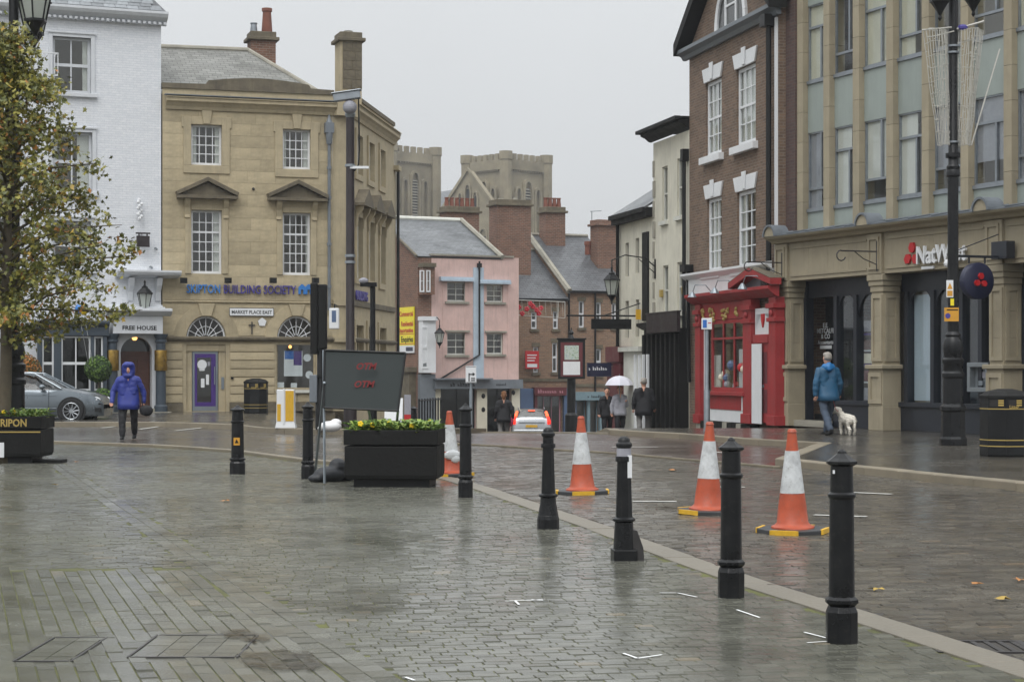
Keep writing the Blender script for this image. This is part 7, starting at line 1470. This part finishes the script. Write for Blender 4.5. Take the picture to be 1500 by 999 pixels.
# ------------------------------------------------------------------ cars
def wheel(parent, x, y, r, side, spokes=10):
    o = link('wheel', None, parent, (x, y, r)); m = MB(); rot = Matrix.Rotation(PI / 2, 4, 'X'); m.xf = rot
    C_ = lambda R_, z: [(R_ * math.cos(2 * PI * i / 32), R_ * math.sin(2 * PI * i / 32), z) for i in range(32)]
    m.loft([C_(r * .66, -.10), C_(r * .95, -.10), C_(r, -.07), C_(r, .07), C_(r * .95, .10), C_(r * .66, .10)], cap=False); m.build('tyre', 'rubber', o, auto=35)
    m = MB(); m.xf = rot; m.loft([C_(r * .69, side * .10), C_(r * .66, side * .107), C_(r * .62, side * .10), C_(r * .60, side * .0)], cap=False); m.lathe([(.03, side * .10), (.06, side * .10), (.06, side * .04), (.03, side * .04)], 12)
    for k in range(spokes): a = 2 * PI * k / spokes; q = MB(); m.tube([(.05 * math.cos(a), .05 * math.sin(a), side * .085), (r * .63 * math.cos(a + .12), r * .63 * math.sin(a + .12), side * .095)], .016, 5)
    m.build('rim', 'alloy', o); m = MB(); m.xf = rot; m.lathe([(r * .6, side * .005), (.01, side * .012)], 24); m.build('brake_disc', 'rubber', o); return o
def car(name, label, loc, rz, paint, prof, W2, wheels, wr, belt, cabin):
    """prof: (x, roof or bonnet z, half width at top) stations from tail to nose"""
    o = thing(name, label, 'car', loc, rz); rings = []
    for x, zt, wt, wb in prof:
        zb = min(belt(x), zt - .05); pts = [(0, .20), (wb * .86, .20), (wb * .97, .32), (wb, .52), (wb * .985, zb - .12), (wb * .955, zb), (wt, zt - .05), (wt * .72, zt - .005), (0, zt)]
        rings.append([(x, -p[0], p[1]) for p in pts] + [(x, p[0], p[1]) for p in pts[-2:0:-1]])
    b = MB(); b.loft(rings); me = b.mesh('body', [paint, 'glass_dark', 'black_paint']); bm = bmesh.new(); bm.from_mesh(me); bmesh.ops.recalc_face_normals(bm, faces=bm.faces)
    for f in bm.faces:
        c = f.calc_center_median()
        if cabin(c, f.normal): f.material_index = 1
        elif c.z < .25: f.material_index = 2
        f.smooth = True
    bm.to_mesh(me); bm.free(); me.set_sharp_from_angle(angle=math.radians(38)); bo = link('body', me, o)
    for x in wheels:
        for s in (-1, 1):
            m = MB(); m.xf = Matrix.Translation((x, s * (W2 + .004), wr)) @ Matrix.Rotation(PI / 2, 4, 'X'); m.lathe([(wr + .055, -.006), (wr + .055, .006)], 28); m.build('wheel_arch', 'rubber', bo); wheel(o, x, s * (W2 - .06), wr, -s if s < 0 else -1)
    return o, bo
beltA = lambda x: .93 + .0 * x
profA = [(0.0, .70, .60, .78), (.12, .95, .62, .84), (.45, 1.05, .62, .88), (.75, 1.28, .58, .885), (1.25, 1.41, .57, .89), (1.9, 1.43, .57, .89), (2.35, 1.38, .56, .89), (2.75, 1.17, .60, .89), (3.10, .985, .66, .885), (3.5, .93, .66, .88), (3.9, .85, .62, .85), (4.15, .74, .55, .78), (4.27, .58, .46, .66)]
cab = lambda c, n: .45 < c.x < 3.05 and c.z > .97 and c.z < 1.36 and not (n.z > .93)
pc = XY(148, 53.4, .0); au, bo = car('parked_car', 'silver blue estate car parked in front of the white pub', (pc.x - 4.25, 54.3, 0), 0.0, 'car_blue', profA, .89, (.85, 3.42), .345, beltA, cab)
for s in (-1, 1):
    m = MB(); m.tube([(2.32, s * .575, 1.385), (2.75, s * .68, 1.16), (3.12, s * .80, .965)], .03, 6); m.tube([(1.62, s * .60, 1.40), (1.58, s * .87, .95)], .04, 6); m.tube([(.75, s * .62, 1.30), (1.2, s * .60, 1.40), (1.9, s * .60, 1.42), (2.33, s * .585, 1.385)], .022, 6); m.build('pillar', 'car_blue', bo)
    m = MB(); m.ball((2.62, s * .98, 1.02), (.09, .11, .075), 10, 8); m.build('wing_mirror', 'car_blue', bo, smooth=True)
    m = MB(); m.ball((4.02, s * .66, .66), (.17, .13, .085), 12, 8); m.build('headlight', 'lens_white', bo, smooth=True)
    for x in (1.6, 2.78): piece('door_gap', 'rubber', bo, x, x + .012, s * .893 - .002, s * .893 + .002, .32, .92)
    m = MB(); m.tube([(1.72, s * .90, .84), (1.92, s * .90, .85)], .018, 6); m.build('door_handle', 'car_blue', bo); m = MB(); m.tube([(.9, s * .888, .80), (2.0, s * .895, .80), (3.0, s * .89, .79)], .008, 4); m.build('crease', 'car_blue', bo); m = MB(); m.tube([(1.3, s * .885, .44), (3.0, s * .885, .42)], .014, 4); m.build('sill_trim', 'car_blue', bo)
m = MB(); m.box(4.18, 4.26, -.5, .5, .30, .44); m.build('air_intake', 'black_paint', bo, fix=False); m = MB(); m.box(4.05, 4.22, -.80, -.56, .33, .43); m.build('fog_vent', 'black_paint', bo, fix=False)
# estate car seen from behind with its brake lights on
profV = [(0.0, .62, .70, .80), (.04, 1.00, .74, .88), (.10, 1.12, .70, .89), (.30, 1.42, .58, .90), (.8, 1.49, .58, .90), (2.0, 1.50, .58, .90), (2.6, 1.42, .58, .90), (3.35, 1.0, .66, .90), (4.2, .85, .62, .86), (4.5, .6, .5, .7)]
pv = XY(778, 90.0); cabv = lambda c, n: (.05 < c.x < .30 and 1.1 < c.z < 1.40 and n.x < -.5) or (.5 < c.x < 3.1 and 1.05 < c.z < 1.42 and n.z < .9)
vo, bo = car('moving_car', 'silver estate car seen from behind with red brake lights lit', (pv.x, 88.0, pv.z - .05), PI / 2, 'car_silver', profV, .90, (.95, 3.6), .32, lambda x: 1.0, cabv)
MB().add([(.085, -.64, 1.08), (.085, .64, 1.08), (.265, .54, 1.37), (.265, -.54, 1.37)], [(0, 1, 2, 3)]).build('rear_window', 'glass_dark', bo, fix=False); MB().add([(.10, -.66, 1.06), (.10, .66, 1.06), (.285, .56, 1.39), (.285, -.56, 1.39)], [(0, 1, 2, 3)]).build('rear_window_frame', 'interior_dark', bo, fix=False)
for s in (-1, 1):
    m = MB(); m.tube([(.25, s * .66, 1.38), (.14, s * .74, 1.16)], [.055, .07], 8); m.build('tail_light_upper', 'brake_glow', bo); m = MB(); m.tube([(.10, s * .77, 1.12), (.03, s * .80, .90), (.03, s * .80, .80)], [.06, .085, .07], 8); m.build('tail_light', 'tail_glow', bo); m = MB(); m.tube([(.4, s * .60, 1.50), (1.4, s * .60, 1.54), (2.4, s * .60, 1.50)], .025, 6); m.build('roof_rail', 'galvanised', bo)
m = MB(); m.box(.22, .27, -.16, .16, 1.405, 1.44); m.build('high_brake_light', 'brake_glow', bo, fix=False); m = MB(); m.box(-.06, .06, -.84, .84, .34, .56); m.build('bumper', 'car_silver', bo, fix=False, bev=.04); m = MB(); m.box(-.02, .1, -.85, .85, .18, .34); m.build('bumper_lower', 'black_paint', bo, fix=False); piece('number_plate', 'hazard_yellow', bo, -.045, .0, -.27, .27, .66, .77); piece('tailgate_trim', 'galvanised', bo, -.01, .03, -.6, .6, .86, .90)
# ------------------------------------------------------------------ people and the dog
def fused(name, bones, parent, mats, vox=.017, smooth=6, fold=(.011, 8.0)):
    """one continuous skin grown over a skeleton; each face takes the cloth of the bone it lies on"""
    b = MB()
    for p0, p1, r0, r1, m in bones:
        p0, p1 = Vector(p0), Vector(p1); n = 5; b.tube([p0.lerp(p1, k / n) for k in range(n + 1)], [r0 + (r1 - r0) * k / n for k in range(n + 1)], 12); b.ball(p0, r0, 12, 8); b.ball(p1, r1, 12, 8)
    me = b.mesh(name, mats[0]); t = bpy.data.objects.new(name, me); COL.objects.link(t)
    rm = t.modifiers.new('r', 'REMESH'); rm.mode = 'VOXEL'; rm.voxel_size = vox; sm = t.modifiers.new('s', 'SMOOTH'); sm.iterations = smooth; sm.factor = .5
    bpy.context.view_layer.update(); nm = bpy.data.meshes.new_from_object(t.evaluated_get(bpy.context.evaluated_depsgraph_get())); bpy.data.objects.remove(t)
    nm.materials.clear(); [nm.materials.append(M(m)) for m in mats]
    P0 = np.array([tuple(q[0]) for q in bones], float); D = np.array([tuple(q[1]) for q in bones], float) - P0; r0 = np.array([q[2] for q in bones]); r1 = np.array([q[3] for q in bones]); mi = np.array([q[4] for q in bones])
    C = np.array([tuple(p.center) for p in nm.polygons]); t = np.clip(((C[:, None] - P0[None]) * D[None]).sum(-1) / np.maximum((D * D).sum(-1), 1e-9)[None], 0, 1)
    dist = np.linalg.norm(C[:, None] - (P0[None] + t[..., None] * D[None]), axis=-1) - (r0 + (r1 - r0) * t); nm.polygons.foreach_set('material_index', mi[dist.argmin(1)].astype(np.int32)); nm.polygons.foreach_set('use_smooth', [True] * len(nm.polygons)); nm.update()
    from mathutils import noise as mn
    skin = {v for p in nm.polygons if mats[p.material_index] == 'skin' for v in p.vertices}
    NN = np.zeros(len(nm.vertices) * 3); nm.vertices.foreach_get('normal', NN); NN = NN.reshape(-1, 3)
    for i, v in enumerate(nm.vertices):                        # folds in the cloth, curls in fur and hair
        if i not in skin: c = v.co.copy(); v.co = c + Vector(NN[i]) * fold[0] * (mn.noise(Vector((c.x * fold[1], c.y * fold[1], c.z * fold[1] * 1.7))) + .5 * mn.noise(c * fold[1] * 2.3))
    nm.update(); return link(name, nm, parent)
def hand(parent, p, d, s=1.0):
    d = Vector(d).normalized(); side = d.cross(Vector((0, 1, 0))).normalized(); nrm = d.cross(side); b = MB(); p = Vector(p); b.tube([p, p + d * .05 * s, p + d * .085 * s], [.022 * s, .036 * s, .032 * s], 8, flat=.55)
    for k in range(4): q = p + d * .08 * s + side * (k - 1.5) * .018 * s; L_ = (.062, .072, .068, .052)[k] * s; b.tube([q, q + d * L_ * .5 + nrm * .006, q + d * L_ * .9 + nrm * .022], [.0095 * s, .009 * s, .007 * s], 6)
    q = p + d * .03 * s - side * .032 * s; b.tube([q, q + d * .03 * s - side * .018 * s, q + d * .058 * s - side * .016 * s + nrm * .01], [.011 * s, .010 * s, .008 * s], 6); return b.build('hand', 'skin', parent, smooth=True)
def person(label, p, rz, h, coat, leg, hair, stride=.25, hood=None, long=.0, arm=((.10, .05), (-.08, .05)), shoe='black_paint', girth=1.0, face=False, bent=None, headturn=0.0):
    """faces -y when rz = 0"""
    o = thing('person', label, 'person', p, rz); k = h / 1.75; g = girth; B = []
    def q(*v): return (v[0] * k, v[1] * k, v[2] * k)
    def add(a, c, r0, r1, m): B.append((q(*a), q(*c), r0 * k, r1 * k, m))
    hz = .90
    for s, st in ((-1, stride), (1, -stride)):
        hip = (s * .10 * g, 0, hz); kn = (s * .11 * g, -.5 * st - .03, .50); an = (s * .10 * g, -st + (.10 if st < 0 else 0), .10 if st > 0 else .14); add(hip, kn, .105 * g, .090, 1); add(kn, an, .088, .072, 1)
        b = MB(); a = Vector(q(*an)); tz = .0 if st > 0 else .04; b.loft([[(a.x + x * k, a.y + y * k, z * k + (tz if y > 0 else 0) * k) for x, y, z in r] for r in ([(-.045, .07, 0), (.045, .07, 0), (.045, -.17, 0), (0, -.20, 0), (-.045, -.17, 0)], [(-.047, .07, .04), (.047, .07, .04), (.047, -.17, .03), (0, -.205, .03), (-.047, -.17, .03)], [(-.04, .06, .10), (.04, .06, .10), (.035, -.06, .09), (0, -.10, .07), (-.035, -.06, .09)])]); b.build('shoe', shoe, o, smooth=False, bev=.01)
    for s in (-1, 1):
        add((s * .07 * g, .0, hz + .03), (s * .085 * g, 0, 1.10), .125 * g, .125 * g, 0); add((s * .085 * g, 0, 1.10), (s * .105 * g, .01, 1.36), .125 * g, .105 * g, 0); add((s * .08, .01, 1.40), (s * .16 * g, .01, 1.36), .085, .085, 0)
        sw, out = arm[0 if s < 0 else 1]; sh = Vector((s * .175 * g, .01, 1.365)); el = sh + Vector((s * (.05 + out), -sw * .4 + .03, -.27)); wr = el + Vector((s * .01, -sw - .05, -.23))
        if bent and s in bent: el = sh + Vector((s * .05, -.06, -.26)); wr = el + Vector((-s * .08, -.20, .12))
        add(sh, el, .082 * g, .072, 0); add(el, wr, .070, .054, 0); hand(o, Vector(q(*wr)), Vector(wr - el), k)
    add((0, .01, 1.40), (0, -.005, 1.52), .062, .055, 2); add((0, -.012, 1.585), (0, -.008, 1.655), .082, .088, 2); add((0, -.045, 1.55), (0, -.05, 1.57), .05, .055, 2)
    bo = fused('body', B, o, [coat, leg, 'skin']); hem = hz - .10 - long; b = MB(); rr = []
    for zz, wx, wy in ((1.20, .16, .09), (1.10, .205, .122), (.95, .218, .140), ((.95 + hem) / 2, .222, .150 + .12 * abs(stride)), (hem - .03, .226, .160 + .28 * abs(stride)), (hem - .03, .20, .13 + .28 * abs(stride))):
        rr.append([q(wx * g * math.copysign(abs(math.cos(a)) ** .8, math.cos(a)) * (1 + .02 * math.sin(a * 5 + zz * 9)), .005 + wy * g * math.copysign(abs(math.sin(a)) ** .8, math.sin(a)) * (1 + .025 * math.sin(a * 4 + zz * 7)), zz) for a in [2 * PI * i / 28 for i in range(28)]])
    b.loft(rr, cap=False); b.build('coat_skirt', coat, o, smooth=True)
    hc = q(0, -.008, 1.655); b = MB()
    if hood:
        b2 = []; b2 += [(q(x_, .03, 1.58), q(x_, .025, 1.675), .118 * k, .118 * k, 0) for x_ in (-.04, .04)]; b2.append((q(-.07, .01, 1.45), q(.07, .01, 1.45), .085 * k, .085 * k, 0)); b2.append((q(0, .05, 1.48), q(0, .045, 1.6), .10 * k, .11 * k, 0))
        if hood != 'down': b2.append((q(-.075, -.07, 1.715), q(.075, -.07, 1.715), .050 * k, .062 * k, 0)); b2.append((q(-.06, 0, 1.70), q(.06, 0, 1.70), .085 * k, .085 * k, 0)); [b2.append((q(s * .115, -.04, 1.53), q(s * .115, -.055, 1.69), .036 * k, .042 * k, 0)) for s in (-1, 1)]; b2.append((q(-.06, -.06, 1.47), q(.06, -.06, 1.47), .05 * k, .05 * k, 0))
        else: b2 = [(q(-.08, .05, 1.45), q(.08, .05, 1.45), .075 * k, .075 * k, 0), (q(0, .09, 1.43), q(0, .08, 1.50), .08 * k, .06 * k, 0)]
        fused('hood', b2, o, ['hood_blue' if hood == 'down' else coat])
    if hair:
        b2 = [(q(0, .02, 1.69), q(0, .03, 1.65), .092 * k, .090 * k, 0), (q(-.04, -.02, 1.715), q(.04, -.02, 1.715), .055 * k, .055 * k, 0)]
        if hair != 'hair_grey': b2.append((q(0, .06, 1.62), q(0, .06, 1.52), .07 * k, .05 * k, 0))
        fused('hair', b2, o, [hair])
    for s in (-1, 1): MB().ball(q(s * .088, 0, 1.625), (.012 * k, .022 * k, .032 * k), 8, 6).build('ear', 'skin', bo, smooth=True)
    MB().ball(q(0, -.105, 1.60), (.014 * k, .02 * k, .024 * k), 8, 6).build('nose', 'skin', bo, smooth=True)
    for s in (-1, 1): MB().ball(q(s * .032, -.088, 1.635), (.013 * k, .008 * k, .008 * k), 8, 6).build('eye', 'hair_dark', bo)
    MB().ball(q(0, -.098, 1.555), (.024 * k, .008 * k, .006 * k), 8, 6).build('mouth', 'deep_red', bo)
    return o
pw_ = G(188, 643); wm_ = person('person in hooded bright blue coat and black trousers walking towards the camera', pw_, .12, 1.64, 'coat_blue', 'cloth_black', None, .27, 'up', .08, ((.12, .10), (-.02, .09)), girth=1.14)
o = thing('handbag', 'dark shoulder bag held by the person in the blue coat', 'bag', (pw_.x + .40, pw_.y - .05, .62)); b = MB(); b.ball((0, 0, 0), (.15, .08, .12), 12, 8); b.build('bag_body', 'cloth_black', o, smooth=True); b = MB(); b.tube([(-.08, 0, .08), (-.10, 0, .30), (-.26, .02, .72)], .012, 5); b.build('strap', 'cloth_black', o)
pm_ = G(1212, 637, .1); person('person in teal coat and jeans walking away past the bank with a dog', pm_, PI + .25, 1.77, 'coat_teal', 'jeans', 'hair_grey', .30, 'down', .04, ((.05, .05), (-.05, .05)), girth=1.08)
person('person in long dark coat walking away down the hill street', XY(943, 57, ground_z(57, 4) + .1), PI - .1, 1.74, 'cloth_black', 'trouser_grey', 'hair_grey', .18, None, .12, ((.05, .04), (-.05, .04)), girth=1.18)
person('person in black coat with fair hair walking away near the pink shop', XY(738, 62, ground_z(62)), PI, 1.66, 'cloth_black', 'trouser_grey', 'hair_brown', .15, None, .05, ((.0, .06), (.05, .04)), girth=1.1)
o = thing('pink_bag', 'pink bag carried by the person near the pink shop', 'bag', XY(749, 62.05, ground_z(62) + .55)); MB().ball((0, 0, .15), (.07, .11, .17), 10, 8).build('bag_body', 'cloth_pink', o, smooth=True); b = MB(); b.tube([(0, -.06, .28), (0, 0, .45), (0, .06, .28)], .01, 5); b.build('handle', 'cloth_pink', o)
pu = XY(908, 60, ground_z(60) + .1); person('person under the pale umbrella in grey top and dark coat', pu, .2, 1.66, 'cloth_grey', 'cloth_black', 'hair_brown', .12, None, 0, ((.0, .04), (.0, .04)), bent=(1,)); person('person in dark clothes walking beside the umbrella holder', XY(889, 60.4, ground_z(60.4) + .1), .1, 1.62, 'cloth_black', 'cloth_black', 'hair_dark', .14, None, .05)
um = thing('umbrella', 'pale lilac umbrella held open over a walking person', 'umbrella', (pu.x - .02, pu.y - .1, pu.z)); b = MB(); n = 8; zt = 1.98; rings = []
for j in range(6): t = j / 5; rings.append([(.45 * math.sin(t * 1.25) / math.sin(1.25) * math.cos(2 * PI * k / n) * (1), .45 * math.sin(t * 1.25) / math.sin(1.25) * math.sin(2 * PI * k / n), zt - .30 * (1 - math.cos(t * 1.25)) / (1 - math.cos(1.25))) for k in range(n)])
b.loft(rings, cap=False); b.build('canopy', 'umbrella_lilac', um, fix=False, auto=20); b = MB(); b.tube([(0, 0, 1.15), (0, 0, zt + .06)], .012, 6); b.build('shaft', 'steel', um)
for k in range(n): b = MB(); a = 2 * PI * k / n; b.tube([(0, 0, zt - .03), (.28 * math.cos(a), .28 * math.sin(a), zt - .09), (.44 * math.cos(a), .44 * math.sin(a), zt - .30)], .006, 4); b.build('rib', 'steel', um)
# white dog seen from behind, head turned left
pd = G(1243, 637, .1); dg = thing('dog', 'small white curly dog on a lead beside the person in teal', 'dog', pd, .35); B = []
for x0, y0, sw in ((-.07, .14, .02), (.07, .14, -.02)): B += [((x0, y0 - .02, .30), (x0, y0 - .05, .20), .06, .045, 0), ((x0, y0 - .05, .20), (x0, y0 + .03 + sw, .11), .038, .03, 0), ((x0, y0 + .03 + sw, .11), (x0, y0 + sw, .03), .028, .030, 0)]
B = [((p0[0], -p0[1], p0[2]), (p1[0], -p1[1], p1[2]), a, c, m) for p0, p1, a, c, m in B]
for x0 in (-.065, .065): B += [((x0, .20, .30), (x0, .22, .16), .055, .036, 0), ((x0, .22, .16), (x0, .20, .03), .032, .03, 0)]
B += [((0, -.12, .33), (0, .05, .34), .105, .11, 0), ((0, .05, .34), (0, .20, .34), .115, .12, 0), ((0, .22, .38), (-.06, .30, .48), .085, .07, 0), ((-.07, .31, .52), (-.10, .33, .53), .075, .072, 0), ((-.12, .35, .50), (-.17, .40, .48), .045, .034, 0), ((0, -.20, .38), (.0, -.26, .30), .035, .03, 0), ((0, -.26, .30), (0, -.27, .16), .03, .025, 0)]
db = fused('body', B, dg, ['dog_white'], .012, 2, (.016, 26.0))
for s in (-1, 1): MB().ball((-.09 + s * .075 * .8, .30 - s * .03, .52), (.02, .03, .055), 8, 6).build('ear', 'dog_white', db, smooth=True)
MB().ball((-.185, .415, .485), (.015, .015, .012), 8, 6).build('nose', 'black_paint', db); b = MB(); b.tube([(-.06, .28, .47), (-.2, .2, .55), (-.36, .05, .78)], .006, 4); b.build('lead', 'sign_red', dg)
# ------------------------------------------------------------------ autumn tree
tx = (6 - CX) / F * 31.0; tr = thing('autumn_tree', 'young maple leaved tree turning autumn colours beside the left lamp post', 'tree', (tx, 31.0, 0)); R6 = random.Random(21)
b = MB(); b.tube([(0, 0, -.05), (.0, 0, .5), (.03, 0, 1.6), (.02, .05, 2.6), (.06, .02, 4.2), (.04, 0, 6.2)], [.13, .105, .095, .085, .06, .02], 10); b.build('trunk', 'bark', tr, smooth=True)
lm = MB(); cl = []
def crown_r(z): return 2.0 * math.sin(PI * min(1, max(0, (z - 1.75) / 5.7)) ** .5) ** 1.0 if 1.8 < z < 7.4 else 0
for k in range(64):
    z = 1.95 + 5.0 * (k / 63) ** .95; a = k * 2.4 + R6.uniform(-.3, .3); L_ = crown_r(z) * R6.uniform(.72, 1.02); z1 = z + L_ * R6.uniform(.05, .35); p0 = Vector((.03, 0, z * .93)); p2 = Vector((math.cos(a) * L_, math.sin(a) * L_, z1)); p1 = p0.lerp(p2, .5) + Vector((0, 0, .15)); lm.tube([p0, p1, p2], [.03, .018, .006], 5)
    for j in range(8): t = R6.uniform(.2, 1.0); c = p0.lerp(p1, t * 2) if t < .5 else p1.lerp(p2, t * 2 - 1); cl.append((c + Vector((R6.gauss(0, .12), R6.gauss(0, .12), R6.gauss(0, .10))), R6.uniform(.14, .27)))
p0, p2 = Vector((.1, -.1, 3.0)), Vector((2.15, -.2, 3.35)); lm.tube([p0, p0.lerp(p2, .5) + Vector((0, 0, .1)), p2], [.03, .018, .006], 5)
for j in range(14): cl.append((p0.lerp(p2, .45 + .55 * j / 13) + Vector((0, 0, R6.gauss(0, .09))), .15))
p0, p2 = Vector((.1, -.1, 2.5)), Vector((2.05, -.1, 2.45)); lm.tube([p0, p2], [.025, .006], 5)
for j in range(12): cl.append((p0.lerp(p2, .4 + .6 * j / 11) + Vector((0, 0, R6.gauss(0, .09))), .15))
lm.build('limbs', 'bark', tr, smooth=True)
V = []; Fa = []; Mi = []
LEAF = [(0, -.15), (.28, -.30), (.22, 0), (.55, .10), (.24, .28), (0, .75), (-.24, .28), (-.55, .10), (-.22, 0), (-.28, -.30)]
for c, r in cl:
    warm = R6.random()
    for _ in range(int(31 * r / .2)):
        v = Vector((R6.gauss(0, 1), R6.gauss(0, 1), R6.gauss(0, .8))); p = c + v * r * .55; s = R6.uniform(.05, .082)
        n_ = Vector((R6.gauss(0, .6), R6.gauss(-.3, .6), R6.gauss(.5, .5))).normalized(); e = n_.orthogonal().normalized(); a = R6.uniform(0, 2 * PI); f_ = n_.cross(e); ex, ey = e * math.cos(a) + f_ * math.sin(a), f_ * math.cos(a) - e * math.sin(a); ey = (ey + Vector((0, 0, -.5))).normalized(); o_ = len(V)
        for x, y in LEAF: V.append(tuple(p + ex * x * s * 1.3 + ey * y * s * 1.3 + n_ * (-.12 * abs(x)) * s))
        Fa.append(tuple(range(o_, o_ + 10))); u_ = R6.random(); Mi.append(3 if u_ < .02 + .14 * (warm > .8) else 4 if u_ < .06 + .18 * (warm > .76) else 2 if u_ < .40 else 0 if u_ < .72 else 1)
me = bpy.data.meshes.new('crown'); me.from_pydata(V, [], Fa); [me.materials.append(M(m)) for m in ('leaf_a', 'leaf_b', 'leaf_c', 'leaf_d', 'leaf_e')]; me.polygons.foreach_set('material_index', Mi); me.update(); tag(link('crown', me, tr), kind='stuff')
# ------------------------------------------------------------------ damp air
hz_ = MB(); hz_.box(-90, 90, -8, 360, -9, 48); m, nt, n, l, bs = newmat('haze_air'); n.remove(bs); pv_ = n.new('ShaderNodeVolumePrincipled'); pv_.inputs['Color'].default_value = (.93, .96, 1.0, 1); pv_.inputs['Density'].default_value = .00048; pv_.inputs['Anisotropy'].default_value = 0.3; l.new(pv_.outputs[0], n['Material Output'].inputs['Volume'])
tag(hz_.build('haze', 'haze_air', None, fix=True), kind='stuff')
